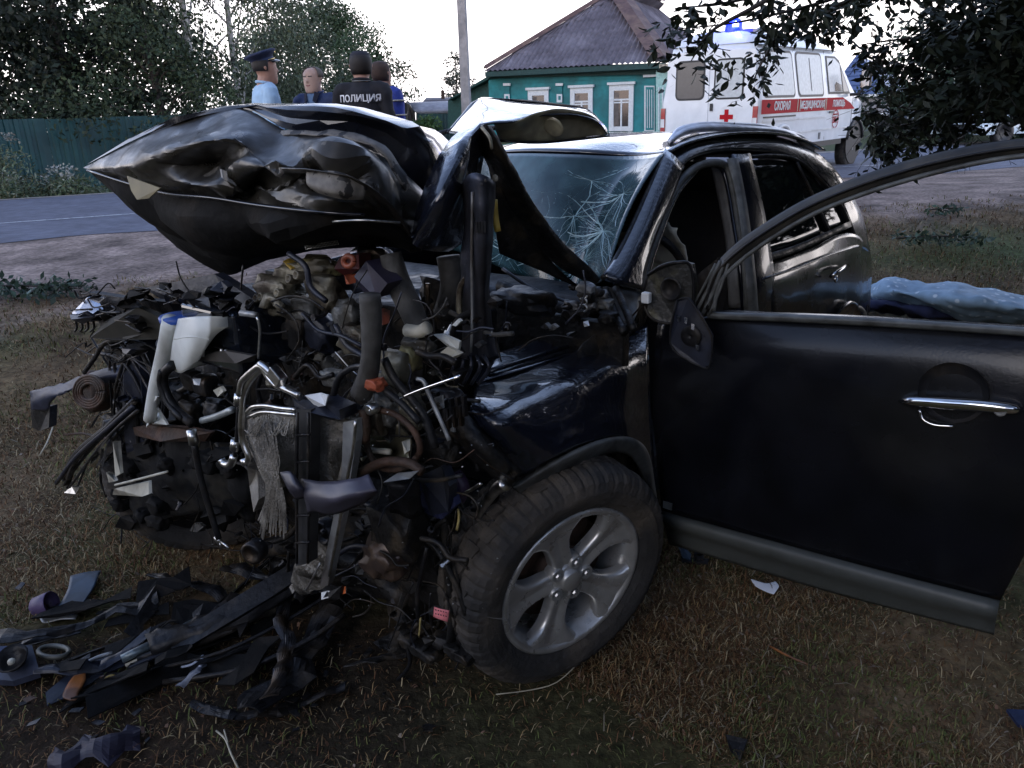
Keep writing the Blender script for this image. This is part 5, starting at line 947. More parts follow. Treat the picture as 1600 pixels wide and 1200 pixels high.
tree('small_tree', 'thin young tree behind the blue uniform worker', onpx(605, 45), 4.9, .8, 700, .2, MG, seed=8, low=.1, gap=.3, trunk=.06)
tree('garden_shrub', 'rounded dark green shrub beside the blue roofed house', onpx(1445, 26), 3.1, 1.9, 9000, .16, [(.035, .06, .04), (.028, .05, .03)], seed=9, low=.02, gap=.42, trunk=.08)['category'] = 'shrub'
b = onpx(652, 30); leafcloud('green_bush', [b+np.array([dx, 0, .35+.1*k]) for k, dx in enumerate((-.6, -.2, .3, .6))], [(.5, .4, .5)]*4, 3500, .12, [(.06, .12, .04), (.08, .14, .05)])
o = bpy.data.objects['green_bush']; tag(o, 'bright green low bush before the teal fence left of the pole', 'bush'); rebase(o)
# roadside weeds on the left
cen = []; rad_ = []
for i in range(120):
    t = rnd.uniform(-16, 3.2); s_ = rnd.uniform(6.3, 8.2); x = -5.3+CS*t-SN*s_; y = 8.9+SN*t+CS*s_; hh = rnd.uniform(.15, .5)*(1.3 if x < -8.5 else .8)
    cen.append((x, y, gz(x, y)+hh*.7)); rad_.append((.42, .42, hh))
leafcloud('weeds', cen, rad_, 52000, .085, [(.07, .10, .05), (.10, .14, .085), (.05, .075, .035), (.13, .16, .12), (.09, .09, .05)], None, 0, 'stuff', .28)
wt = leafcloud('weed_flower_heads', [(c[0]+rnd.uniform(-.3, .3), c[1], c[2]+r[2]*1.05) for c, r in zip(cen, rad_)], [(.16, .1, .1)]*len(cen), 5000, .05, [(.24, .26, .22), (.3, .3, .27)], None, 0, 'stuff', .8)
# broken leafy twigs
def twig(lab, px, py, r_, n):
    b = Gp(px, py, .05); t = thing('leafy_twig', lab, 'branch', tuple(Gp(px, py))); MB().tube([b-RGT*r_, b+EZ*.02, b+RGT*r_*.9], .008, 5, 3).build('stem', BARK, t)
    leafcloud('foliage', [b+RGT*r_*q for q in (-.7, -.2, .3, .7)], [(r_*.4, r_*.6, .06)]*4, n, .06, [(.05, .085, .06), (.08, .11, .09), (.035, .06, .04)], t)
twig('broken leafy twig on the bare soil at the left edge', 28, 450, .55, 500); twig('pale leafy twig on the dark bank right of the SUV', 1470, 372, .45, 260); twig('small grey green twig on the bank above the pale twig', 1478, 328, .2, 90)

# overhanging near tree: trunk outside the frame on the right, drooping twigs with long leaves
def P3(px, py, Y): return A(px, py, Y)
ot = thing('overhanging_tree', 'near tree whose long leaved branches hang in at the upper right', 'tree', (5.2, 4.2, gz(5.2, 4.2)))
tm = MB(); tm.tube([np.array([5.2, 4.2, -.05]), np.array([5.15, 4.3, 1.5]), np.array([4.9, 4.4, 3.0]), np.array([4.5, 4.6, 4.6])], [.2, .16, .13, .08], 12, 4)
br = [([(1760, -80, 4.6), (1560, -60, 4.7), (1400, -30, 4.6), (1260, 10, 4.5), (1150, 35, 4.4), (1060, 45, 4.3)], 1.0), ([(1500, -50, 4.8), (1330, 0, 4.9), (1230, 40, 4.9), (1195, 90, 4.9), (1175, 130, 4.9)], .85), ([(1300, -60, 4.2), (1180, 10, 4.2), (1110, 50, 4.2), (1080, 95, 4.2)], .8),
      ([(1760, 40, 4.8), (1600, 30, 4.9), (1480, 55, 5.0), (1400, 62, 5.0), (1345, 70, 5.0)], .9), ([(1760, 120, 4.9), (1620, 110, 4.9), (1520, 120, 5.0), (1440, 110, 5.0), (1395, 95, 5.)], 1.2), ([(1780, 150, 5.0), (1640, 150, 5.), (1540, 165, 5.0), (1460, 175, 5.0), (1390, 165, 5.0), (1345, 178, 5.)], 1.3),
      ([(1760, 180, 5.2), (1640, 185, 5.2), (1540, 190, 5.2), (1450, 190, 5.2), (1385, 205, 5.2), (1372, 235, 5.2)], 1.0), ([(1700, -60, 5.0), (1560, 0, 5.0), (1470, 30, 5.0), (1430, 60, 5.)], 1.3), ([(1800, 60, 4.5), (1700, 70, 4.5), (1580, 80, 4.6), (1520, 90, 4.6)], 1.6), ([(1300, -80, 4.7), (1220, -20, 4.7), (1130, 5, 4.6), (1060, 12, 4.5)], .9), ([(1420, -80, 5.2), (1350, -10, 5.2), (1290, 20, 5.2), (1215, 45, 5.2), (1195, 120, 5.2)], .9)]
LP = []   # leaf placements (pos, dir)
rs = random.Random(21)
for pts, wdt in br:
    P = crom(np.array([P3(*p) for p in pts]), 8); tm.tube(P, [.016, .010, .003], 5, 1)
    for i in range(4, len(P)):
        for _ in range(2):
            d = np.array([rs.gauss(0, 1), rs.gauss(0, 1)*.8, rs.gauss(-.55, .6)]); d /= np.linalg.norm(d); ln = rs.uniform(.10, .34)*wdt; tw = [P[i], P[i]+d*ln*.5-EZ*.01, P[i]+d*ln-EZ*.06]; xv = 800+FOC*((P[i]-CAM)@RGT)/((P[i]-CAM)@FWD)
            if not 1030 < xv < 1350: tm.tube(tw, .0012, 3, 1, False)
            for q in range(int(7*wdt)+2):
                f = rs.random(); b = tw[0]*(1-f)+tw[2]*f; dd = d*.5+np.array([rs.gauss(0, 1), rs.gauss(0, 1), rs.gauss(-.55, .55)]); LP.append((b, dd/np.linalg.norm(dd), rs.uniform(.045, .085)))
for k in range(12000):   # dense mass at the upper right corner
    px = rs.uniform(1440, 1800); py = rs.uniform(-60, 185)
    if py < (1560-px)*.6 and rs.random() < .65: continue
    if 95 < py < 128 and px < 1505: continue
    P = P3(px, py, rs.uniform(4.3, 6.4)); dd = np.array([rs.gauss(0, 1), rs.gauss(0, 1), rs.gauss(-.5, .6)]); LP.append((P, dd/np.linalg.norm(dd), rs.uniform(.06, .10)))
for k in range(9000):   # the rest of the crown above and to the right, outside the frame
    P = np.array([rs.uniform(1.8, 9), rs.uniform(.5, 8), rs.uniform(3.4, 6.5)])
    if P[1] > 1.0+1.2*(P[2]-1.65) and P[0] < 4.2: continue
    dd = np.array([rs.gauss(0, 1), rs.gauss(0, 1), rs.gauss(-.5, .6)]); LP.append((P, dd/np.linalg.norm(dd), .2))
for k in range(5200):   # unseen leaves added over and behind the camera to darken the foreground
    P = np.array([rs.uniform(-1.6, 5), rs.uniform(-4.5, 1.6), rs.uniform(3.3, 5.5)]); dd = np.array([rs.gauss(0, 1), rs.gauss(0, 1), rs.gauss(-.3, .4)]); LP.append((P, dd/np.linalg.norm(dd), .24))
tm.tube([np.array([4.9, 4.4, 3.0]), np.array([3.5, 2, 4]), np.array([1.5, -1, 4.4])], [.08, .05, .02], 6, 3)
tm.build('trunk', BARK, ot, True)
def leafmesh():
    mb = MB(); W_ = (0, .14, .21, .23, .18, .09, 0); 
    for i, w_ in enumerate(W_):
        t = i/6; z = -.10*t*t
        if i in (0, 6): mb.v.append(np.array([t, 0, z]))
        else: mb.v += [np.array([t, -w_, z+.05]), np.array([t, 0, z]), np.array([t, w_, z+.05])]
    v = lambda i, j: 0 if i == 0 else (16 if i == 6 else 1+(i-1)*3+j)
    for j in (0, 1): mb.f += [[0, v(1, j), v(1, j+1)], [v(5, j+1), v(5, j), 16]]+[[v(i, j), v(i+1, j), v(i+1, j+1), v(i, j+1)] for i in range(1, 5)]
    return mb
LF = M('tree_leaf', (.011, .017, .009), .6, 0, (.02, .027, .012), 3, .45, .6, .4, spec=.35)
def vis(P): 
    q = P-CAM; z = q@FWD; x, y = 800+FOC*(q@RGT)/z, 600-FOC*(q@UPV)/z; return z > 0 and 0 < x < 1600 and -10 < y < 300, x, y, z
def keep(l):
    v_, x_, y_, z_ = vis(l[0])
    if not v_: return True
    if math.hypot(x_-1152, y_-48) < 34: return False
    if 1040 < x_ < 1330 and y_ > 66: return rs.random() < (.42 if x_ < 1215 else .06)
    if x_ > 1490 and y_ > 182: return rs.random() < .25
    return True
LP = [l for l in LP if keep(l)]
front = sorted([(vis(l[0])[3]/l[2]-(40 if vis(l[0])[1] < 1450 else 0), i) for i, l in enumerate(LP) if vis(l[0])[0]])[:285]; front = {i for _, i in front}
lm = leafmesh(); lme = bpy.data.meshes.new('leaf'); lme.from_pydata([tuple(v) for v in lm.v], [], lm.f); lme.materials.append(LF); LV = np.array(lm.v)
bV = []; bF = []; oo = np.array(ot.location)
for i, (p, d, s_) in enumerate(LP):
    b = np.cross(d, [rs.gauss(0, .5), rs.gauss(0, .5), 1]); b /= np.linalg.norm(b)+1e-9; c = np.cross(d, b)
    if i in front:
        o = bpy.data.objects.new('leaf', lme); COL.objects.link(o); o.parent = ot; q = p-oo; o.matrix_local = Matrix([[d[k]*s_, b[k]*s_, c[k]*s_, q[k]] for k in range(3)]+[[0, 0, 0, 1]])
    else:
        k = len(bV)*4; w_ = .23; bV.append(np.array([p, p+d*s_*.5+b*s_*w_, p+d*s_, p+d*s_*.5-b*s_*w_])); bF.append([k, k+1, k+2, k+3])
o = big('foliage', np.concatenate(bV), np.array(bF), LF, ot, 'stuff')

# dark tree belt behind the camera (it is what the paint and glass reflect)
cen = []; rad_ = []
for k in range(130):
    an = math.radians(rnd.uniform(50, 262)); R_ = rnd.uniform(9, 14); cen.append((R_*math.sin(an), R_*math.cos(an), rnd.uniform(.3, 3.0 if an > 2.3 else 7.5))); rad_.append((2.0, 2.0, 1.6))
leafcloud('treeline', cen, rad_, 80000, .6, [(.010, .014, .009), (.014, .018, .011)], None, 0, 'stuff', .8)
#SPLIT2
# ================================================================== STREET FURNITURE AND BUILDINGS
pb_ = onpx(735, 17.3); pole = thing('utility_pole', 'grey concrete utility pole standing beyond the road left of the teal house', 'pole', tuple(pb_))
CONC = M('pole_concrete', (.30, .29, .28), .85, 0, (.22, .215, .21), 3, .45, .6, .15, bump=.3)
mb = MB(); 
for i in range(2): pass
P = [pb_+EZ*z+RGT*(-.0)*z for z in (-.1, 3, 6, 9)]
mb.tube(P, [.13, .115, .10, .085], 4, 1); mb.build('shaft', CONC, pole)
MB().box(pb_+EZ*8.4, (.8, .05, .05)).build('crossarm', CONC, pole)
for dx in (-.7, -.3, .3, .7): MB().lathe(pb_+EZ*8.45+np.array([dx, 0, 0]), EZ, [(0, .02), (.04, .045), (.08, .05), (.12, .03), (.14, 0)], 12).build('insulator', WHITE, pole, True)
MB().tube([pb_+EZ*8.5+np.array([.3, 0, 0]), pb_+np.array([6, 6, 7.2]), pb_+np.array([14, 14, 8.2])], .012, 5, 6).build('overhead_wire', PLAST, pole, True)
# corrugated green fence on the left
TEAL = M('teal_sheet_fence', (.006, .058, .060), .55, 0, (.008, .045, .05), 1.5, .4, .6, .12)
def corr_fence(name, lab, p0, p1, z1, mat, pw=1.15, rib=.2, cat='fence', topz=None):
    p0 = np.array(p0); p1 = np.array(p1); d = (p1-p0)[:2]; Ln = np.linalg.norm(d); d = np.array([*(d/Ln), 0]); nn = np.array([d[1], -d[0], 0]); t = thing(name, lab, cat, (p0[0], p0[1], gz(p0[0], p0[1]))); k = 0; n = int(Ln/pw)
    for i in range(n):
        mb = MB(); xs = []; 
        for q in range(int(pw/rib)):
            for f, o in ((0, 0), (.35, 0), (.45, .03), (.9, .03)): xs.append((i*pw+(q+f)*rib, o))
        xs.append(((i+1)*pw-.005, 0)); V = np.array([[p0+d*x+nn*(o+.004*(i % 2))+EZ*(z-p0[2]) for x, o in xs] for z in (gz(*(p0+d*i*pw)[:2])-.05, z1+rnd.uniform(-.01, .01))]); mb.grid(V); mb.build('panel', mat, t)
        if i % 2 == 0: b = p0+d*i*pw; b[2] = gz(b[0], b[1]); MB().box(b+EZ*(z1-b[2])*.5-nn*.05, (.03, .03, (z1-b[2])*.5+.03), [d, nn, EZ]).build('post', DARKM, t)
    MB().box((p0+p1)/2-nn*.03+EZ*(z1-.25-(p0[2]+p1[2])/2), (Ln/2, .015, .03), [d, nn, EZ]).build('rail', DARKM, t); return t
f0 = onpx(8, 18.0); f1 = onpx(640, 27.5); corr_fence('sheet_metal_fence', 'teal green corrugated metal fence behind the roadside weeds', f0, f1, 1.72, TEAL)
MB().box(onpx(-20, 17.8)+EZ*.9, (.35, .3, .95)).build('dark_post', DARKM, None); o = bpy.data.objects['dark_post']; tag(o, 'dark gate post at the left end of the teal fence', 'post'); rebase(o)
corr_fence('sheet_metal_fence', 'short teal fence between the green bush and the pole', onpx(660, 32), onpx(775, 29), A(700, 177, 31)[2], TEAL)
tan = corr_fence('tan_fence', 'tan sheet fence beyond the road between ambulance and dark car', onpx(1352, 31), onpx(1432, 31.5), A(1390, 180, 31)[2], M('tan_sheet', (.26, .21, .17), .6, 0))
# distant shed with arched roof
sh = thing('arched_shed', 'low grey shed with rounded pale roof far behind the bush', 'shed', tuple(onpx(680, 40))); y0 = 40
def Sq(px, py, dy=0): return A(px, py, y0+dy)
ROOFG = M('weathered_grey_sheet', (.22, .22, .24), .75, 0, (.30, .30, .33), .6, .45, .6, .2, bump=.3)
sheet('roof', [[Sq(634, 160, 3), Sq(690, 158, 3), Sq(724, 157, 3)], [Sq(641, 163, 1), Sq(690, 161, 1), Sq(724, 160, 1)], [Sq(647, 172), Sq(684, 171), Sq(722, 168)], [Sq(652, 180), Sq(682, 178), Sq(722, 176)]], ROOFG, sh, .1, 4, 3)
MB().prism([Sq(632, 160, 1), Sq(640, 163, 0), Sq(648, 176, 0), Sq(650, 205, 0), Sq(631, 205, 0)], np.array([0, .2, 0])).build('end_wall', DARKM, sh); MB().prism([Sq(650, 170, .6), Sq(725, 167, .6), Sq(725, 205, .6), Sq(650, 205, .6)], np.array([0, .2, 0])).build('wall', ROOFG, sh)
y0 = 48; s2 = thing('distant_house', 'far roof with a small chimney rising above the arched shed', 'house', tuple(onpx(683, 48)))
sheet('roof', [[Sq(666, 152, 4), Sq(704, 152, 4)], [Sq(661, 158), Sq(708, 157)]], M('dark_roof', (.09, .085, .10), .8), s2, .1, 2, 2); MB().prism([Sq(663, 158, .3), Sq(706, 157, .3), Sq(706, 200, .3), Sq(663, 200, .3)], np.array([0, 3, 0])).build('wall', M('grey_wall', (.3, .3, .31), .8), s2)
MB().box(Sq(692, 150, 2), (.10, .10, .32)).build('chimney', RUST, s2)

# the teal wooden house
hl = A(765, 160, 26.3); hr = A(1028, 160, 24.0); hx = hr-hl; hx[2] = 0; HLn = np.linalg.norm(hx); hx /= HLn; hn = np.array([-hx[1], hx[0], 0]); hb = np.array([hr[0], hr[1], gz(hr[0], hr[1])])
house = thing('wooden_house', 'teal wooden house with white framed windows under a grey hipped slate roof', 'house', tuple(hb))
def HW(px, py, off=0.): return pl(px, py, hn, hr@hn-off)
HT = M('teal_boards', (.010, .20, .225), .65, 0, (.010, .14, .16), 1.2, .45, .6, .18, bump=.2); HWH = M('white_trim', (.60, .66, .70), .6, 0, var=.1)
z0 = HW(1000, 207)[2]; z1 = HW(1000, 112)[2]; zl = HW(800, 112)[2]
o0 = hr-hx*HLn; o0[2] = 0; c0 = hr.copy(); c0[2] = 0
MB().prism([o0+EZ*(z0-.6), c0+EZ*(z0-.6), c0+EZ*z1, o0+EZ*z1], hn*.2).build('wall', HT, house)
MB().prism([c0+EZ*(z0-.6), c0+hn*7+EZ*(z0-.6), c0+hn*7+EZ*z1, c0+EZ*z1], -hx*.2).build('wall', HT, house); MB().prism([o0+EZ*(z0-.6), o0+hn*7+EZ*(z0-.6), o0+hn*7+EZ*z1, o0+EZ*z1], hx*.2).build('wall', HT, house)
MB().prism([o0+EZ*(z0-.7)-hn*.03, c0+EZ*(z0-.7)-hn*.03, c0+EZ*(z0-.02)-hn*.03, o0+EZ*(z0-.02)-hn*.03], -hn*.04).build('plinth', CONC, house)
nb = int((z1-z0)/.15)
for i in range(nb):
    z = z0+i*.15; MB().prism([o0-hn*.004+EZ*z, c0-hn*.004+EZ*z, c0-hn*.004+EZ*(z+.146), o0-hn*.004+EZ*(z+.146)], -hn*(.022+.006*(i % 2))).build('board', HT, house)
GLD = M('dark_window_glass', (.02, .022, .025), .08, 0, var=.3, spec=.7); CURT = M('curtain', (.20, .17, .15), .9, 0, (.1, .09, .085), 3, .4, .6, .3)
def window(x0, y0_, x1, y1, trans=.30):
    w = bpy.data.objects.new('window', None); COL.objects.link(w); w.parent = house; ORG[w.name] = ORG[house.name]
    a, b, c, d = HW(x0, y0_, .04), HW(x1, y0_, .04), HW(x1, y1, .04), HW(x0, y1, .04); W_, Hh = np.linalg.norm(b-a), a[2]-d[2]; o = d
    def bar(u0, u1, v0, v1, dp, mt, nm): MB().prism([o+hx*u0+EZ*v0, o+hx*u1+EZ*v0, o+hx*u1+EZ*v1, o+hx*u0+EZ*v1], -hn*dp).build(nm, mt, w)
    bar(0, .14, 0, Hh, .06, HWH, 'frame'); bar(W_-.14, W_, 0, Hh, .06, HWH, 'frame'); bar(.14, W_-.14, Hh-.16, Hh, .06, HWH, 'frame'); bar(.14, W_-.14, 0, .13, .06, HWH, 'frame'); bar(-.05, W_+.05, Hh, Hh+.07, .12, HWH, 'cornice')
    bar(.14, W_-.14, .13, Hh-.16, .012, GLD, 'pane'); bar(.142, W_*.4, .14, Hh-.2, .016, CURT, 'curtain'); bar(.14, W_-.14, Hh*(1-trans)-.05, Hh*(1-trans), .035, HWH, 'muntin'); bar(W_/2-.025, W_/2+.025, .13, Hh*(1-trans)-.05, .033, HWH, 'muntin'); bar(.14, W_-.14, Hh*.62-.02, Hh*.62+.02, .031, HWH, 'muntin')
window(827, 141, 859, 205); window(892, 137.5, 927, 205); window(952, 133, 990, 205)
for px in (792, 874): 
    MB().prism([HW(px-4, 132, .04), HW(px+5, 132, .04), HW(px+5, 206, .04), HW(px-4, 206, .04)], -hn*.05).build('pilaster', HT, house); MB().prism([HW(px-5, 130, .09), HW(px+6, 130, .09), HW(px+6, 134, .09), HW(px-5, 134, .09)], -hn*.05).build('pilaster_cap', HWH, house)
    MB().prism([HW(px-4, 147, .10), HW(px+4.5, 147, .10), HW(px+4.5, 160, .10), HW(px-4, 160, .10)], -hn*.015).build('white_plaque', HWH, house); MB().prism([HW(px-1.5, 150, .12), HW(px+2, 150, .12), HW(px+2, 156, .12), HW(px-1.5, 156, .12)], -hn*.01).build('plaque_centre', HT, house)
MB().prism([HW(1006, 117, .05), HW(1036, 115, .05), HW(1036, 119, .05), HW(1006, 121, .05)], -hn*.08).build('door_cornice', HWH, house)
MB().prism([HW(1007, 134, .05), HW(1023, 134, .05), HW(1023, 205, .05), HW(1007, 205, .05)], -hn*.03).build('shutter', HWH, house)
MB().prism([HW(1009, 136, .085), HW(1021.5, 136, .085), HW(1021.5, 203, .085), HW(1009, 203, .085)], -hn*.01).build('shutter_panel', HT, house)
for k in range(3): MB().prism([HW(1011+k*3.5, 140, .10), HW(1012+k*3.5, 140, .10), HW(1012+k*3.5, 200, .10), HW(1011+k*3.5, 200, .10)], -hn*.012).build('shutter_strip', HWH, house)
PT = M('lit_teal_porch', (.30, .52, .50), .6, 0, var=.15); MB().prism([HW(1025, 110, .3), HW(1050, 110, .3), HW(1050, 207, .3), HW(1025, 207, .3)], hn*.2).build('porch_wall', PT, house)  # porch teal made paler, the light on this wall put into its colour
for k in range(3): MB().prism([HW(1029+k*6, 136, .31), HW(1030.5+k*6, 136, .31), HW(1030.5+k*6, 203, .31), HW(1029+k*6, 203, .31)], -hn*.03).build('porch_batten', HWH, house)
MB().prism([HW(1030, 100, .55), HW(1056, 100, .55), HW(1056, 109, .55), HW(1030, 109, .55)], hn*.5).build('porch_beam', CREAM, house)
# roof
el = HW(757, 110, .5); er = HW(1037, 98, .5); ez_ = (el[2]+er[2])/2; el[2] = er[2] = ez_; apx = pl(963, -14, hn, hr@hn+3.2); ap2 = apx+hn*4.5+hx*.4; bl = el+hn*11; brr = er+hn*11
SLATE = M('weathered_slate', (.115, .105, .125), .8, 0, (.19, .18, .21), .9, .48, .66, .25, bump=.35, bsc=9)
def corr(a, b, c, nm, rows_=5, pitch=.16):
    """corrugated triangle/quad slope: eave a-b, top c (point) or c=(c0,c1)"""
    c0_, c1_ = c if isinstance(c, tuple) else (c, c); n = int(np.linalg.norm(b-a)/pitch)*4; nrm_ = np.cross(b-a, (c0_+c1_)/2-a); nrm_ /= np.linalg.norm(nrm_); nrm_ = nrm_ if nrm_[2] > 0 else -nrm_
    e = (b-a)/np.linalg.norm(b-a)
    for r_ in range(rows_):
        mb = MB(); f0_, f1_ = r_/rows_, (r_+1)/rows_+.008; V = []
        for f in (f0_, f1_):
            A0 = a*(1-f)+c0_*f; B0 = b*(1-f)+c1_*f; row = []
            for k in range(n+1): p = a+e*(np.linalg.norm(b-a)*k/n); t = min(max((p-A0)@e, 0), (B0-A0)@e); row.append(A0+e*t+nrm_*(.028*math.sin(k*math.pi/2)+.012*(f == f0_)))
            V.append(row)
        mb.grid(np.array(V)); mb.build(nm, SLATE, house)
corr(el, er, apx, 'slate_course'); corr(er, brr, (apx, ap2), 'slate_course'); corr(bl, el, (ap2, apx), 'slate_course')
RS = M('rusty_hip_flashing', (.10, .062, .058), .7, 0, (.15, .10, .08), 2, .45, .6, .25)
def hip(a, b, w=.3, nm='hip_flashing'):
    d = b-a; d /= np.linalg.norm(d); s_ = np.cross(d, EZ); s_ /= np.linalg.norm(s_); MB().grid(np.array([[a-s_*w+EZ*.0, a+EZ*.12, a+s_*w], [b-s_*w, b+EZ*.12, b+s_*w]])+EZ*.05).build(nm, RS, house)
hip(er, apx, .34); hip(el, apx, .1); hip(apx, ap2, .15, 'ridge_flashing')
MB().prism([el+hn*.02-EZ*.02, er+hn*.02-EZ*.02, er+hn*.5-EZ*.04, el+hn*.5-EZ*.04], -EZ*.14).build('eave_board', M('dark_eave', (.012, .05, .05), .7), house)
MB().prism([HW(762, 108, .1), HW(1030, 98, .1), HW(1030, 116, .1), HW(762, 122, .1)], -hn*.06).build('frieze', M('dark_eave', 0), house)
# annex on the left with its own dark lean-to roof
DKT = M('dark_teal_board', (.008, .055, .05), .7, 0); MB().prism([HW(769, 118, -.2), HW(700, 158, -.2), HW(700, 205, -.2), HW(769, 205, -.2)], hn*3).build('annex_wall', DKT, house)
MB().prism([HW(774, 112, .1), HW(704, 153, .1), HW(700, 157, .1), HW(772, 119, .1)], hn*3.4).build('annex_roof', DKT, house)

# blue roofed house on the right
bh = thing('blue_roofed_house', 'house with a blue metal tile hipped roof behind the ambulance cab', 'house', tuple(onpx(1370, 36))); y0 = 36
BT = M('blue_metal_tile', (.045, .075, .18), .45, 0, var=.1); BT2 = M('lit_metal_tile', (.30, .36, .50), .5, 0, var=.1)  # paler copy of the tile: brighter light on the second slope put into colour
def tiles(p00, p01, p10, p11, mat, n=9):
    for i in range(n):
        a, b = i/n, (i+1)/n; P = [np.array(p00)*(1-a)+np.array(p10)*a, np.array(p01)*(1-a)+np.array(p11)*a, np.array(p01)*(1-b)+np.array(p11)*b, np.array(p00)*(1-b)+np.array(p10)*b]
        q = [P[0], P[1], P[2]-np.array([0, .05, 0]), P[3]-np.array([0, .05, 0])]; MB().prism(q, np.array([0, .06, 0])).build('tile_course', mat, bh)
apx2 = Sq(1340, 84, 4); tiles(apx2, apx2+np.array([.01, 0, 0]), Sq(1290, 150, 0), Sq(1395, 146, 0), BT); tiles(apx2, Sq(1362, 95, 8), Sq(1395, 146, 0), Sq(1428, 138, 8), BT2)
MB().prism([Sq(1300, 150, .3), Sq(1392, 148, .3), Sq(1392, 196, .3), Sq(1300, 196, .3)], np.array([0, 6, 0])).build('wall', M('grey_block_wall', (.26, .26, .28), .8), bh); MB().prism([Sq(1290, 149, -.1), Sq(1396, 146, -.1), Sq(1396, 150, -.1), Sq(1290, 153, -.1)], np.array([0, .15, 0])).build('fascia', WHITE, bh)

# ================================================================== AMBULANCE
VN = np.array([4.20, 13.5, 0]); vz = .22; VX = np.array([.665, .747, 0]); VX /= np.linalg.norm(VX); VY = np.array([-VX[1], VX[0], 0])   # x forwards, y across to the far side
van = thing('ambulance_van', 'white ambulance van with red stripe, red cross and lit blue beacon on the road', 'ambulance', (VN[0], VN[1], vz))
VUP = .15
def VL(x, y, z): return VN+VX*x+VY*y+EZ*(z+vz+VUP)
vax = [VX, VY, EZ]; VW = M('ambulance_white', (.74, .78, .80), .35, 0, (.62, .67, .70), 1.2, .5, .7, .06, coat=.6); RED = M('signal_red', (.42, .006, .014), .6, 0, var=.05, spec=.15); VG = M('van_glass', (.03, .03, .035), .2, 0, var=.2, spec=.8); PALEVG = M('pale_van_glass', (.52, .56, .56), .25, 0, var=.1); VB = M('van_black', (.015, .015, .016), .5)  # van panes come in two tones, pale whitish and dark
WD = 1.86
def sec(x):
    ft = np.interp(x, [0, .06, 3.3, 3.55, 4.35, 4.5, 5.25, 5.45], [2.05, 2.16, 2.16, 2.12, 1.42, 1.34, 1.14, .9]); ins = np.interp(x, [0, .05, 4.4, 5.1, 5.45], [.05, 0, 0, .08, .28]); zb = np.interp(x, [0, .1, 4.9, 5.45], [.55, .5, .5, .6]); beltz = min(1.28, ft-.06)
    t = lambda z: ins+(0 if z < beltz else (z-beltz)*.20)
    zs = [zb, zb+.25, (zb+beltz)/2, beltz-.05, beltz, beltz+(ft-beltz)*.4, beltz+(ft-beltz)*.8, ft-.03]
    s_ = [(t(z), z) for z in zs]+[(t(ft)+.08, ft+.015)]; top = [(WD/2, ft+.05)]; return s_+top+[(WD-y, z) for y, z in s_[::-1]]
xs = [0, .03, .06, .5, 1.0, 1.5, 2.0, 2.5, 3.0, 3.3, 3.55, 3.9, 4.2, 4.35, 4.5, 4.8, 5.1, 5.25, 5.38, 5.45]
MB().grid(np.array([[VL(x, y, z) for y, z in sec(x)] for x in xs])).build('body', VW, van, True)
se = sec(0); MB().prism([VL(0, y, z) for y, z in se], -VX*.004).build('rear_wall', VW, van); se = sec(5.45); MB().prism([VL(5.45, y, z) for y, z in se], VX*.004).build('nose', VW, van)
hr_ = np.array([[VL(x, y, z) for y, z in [(.22+i_, 2.14), (.25+i_, 2.16+.11*h_), (.34+i_, 2.16+.17*h_), (.6, 2.16+.21*h_), (WD/2, 2.16+.22*h_), (WD-.6, 2.16+.21*h_), (WD-.34-i_, 2.16+.17*h_), (WD-.25-i_, 2.16+.11*h_), (WD-.22-i_, 2.14)]] for x, h_, i_ in ((.02, .0, 0), (.10, .75, 0), (.25, 1, 0), (1.5, 1.0, 0), (2.7, .85, 0), (3.2, .3, .02), (3.4, 0, .05))]); MB().grid(hr_).build('raised_roof', VW, van, True)
def vs(z): return (0 if z < 1.28 else (z-1.28)*.20)
def vpan(nm, x0, x1, za, zb_, mat, pr=.006, dp=.004, rad_=0.0, far=False, par=None):
    """rounded panel on the near side"""
    r_ = rad_; pts = []
    for cx, cz, a0 in ((x1-r_, zb_-r_, 0), (x0+r_, zb_-r_, 90), (x0+r_, za+r_, 180), (x1-r_, za+r_, 270)):
        for k in range(5 if r_ else 1): a = math.radians(a0+k*22.5) if r_ else 0; pts.append((cx+(r_*math.cos(a) if r_ else 0), cz+(r_*math.sin(a) if r_ else 0)))
    P = [VL(x, (WD-vs(z)+pr) if far else (vs(z)-pr), z) for x, z in pts]; return MB().prism(P, VY*(dp if far else -dp)).build(nm, mat, par or van)
vpan('window_rubber', .10, 1.42, 1.30, 2.06, VB, .004, .004, .10); vpan('side_window', .14, 1.38, 1.34, 2.02, PALEVG, .009, .003, .08)
vpan('window_rubber', 1.55, 2.75, 1.30, 2.06, VB, .004, .004, .10); vpan('side_window', 1.59, 2.71, 1.34, 2.02, PALEVG, .009, .003, .08); vpan('window_divider', 2.14, 2.17, 1.40, 1.96, VB, .013, .002)
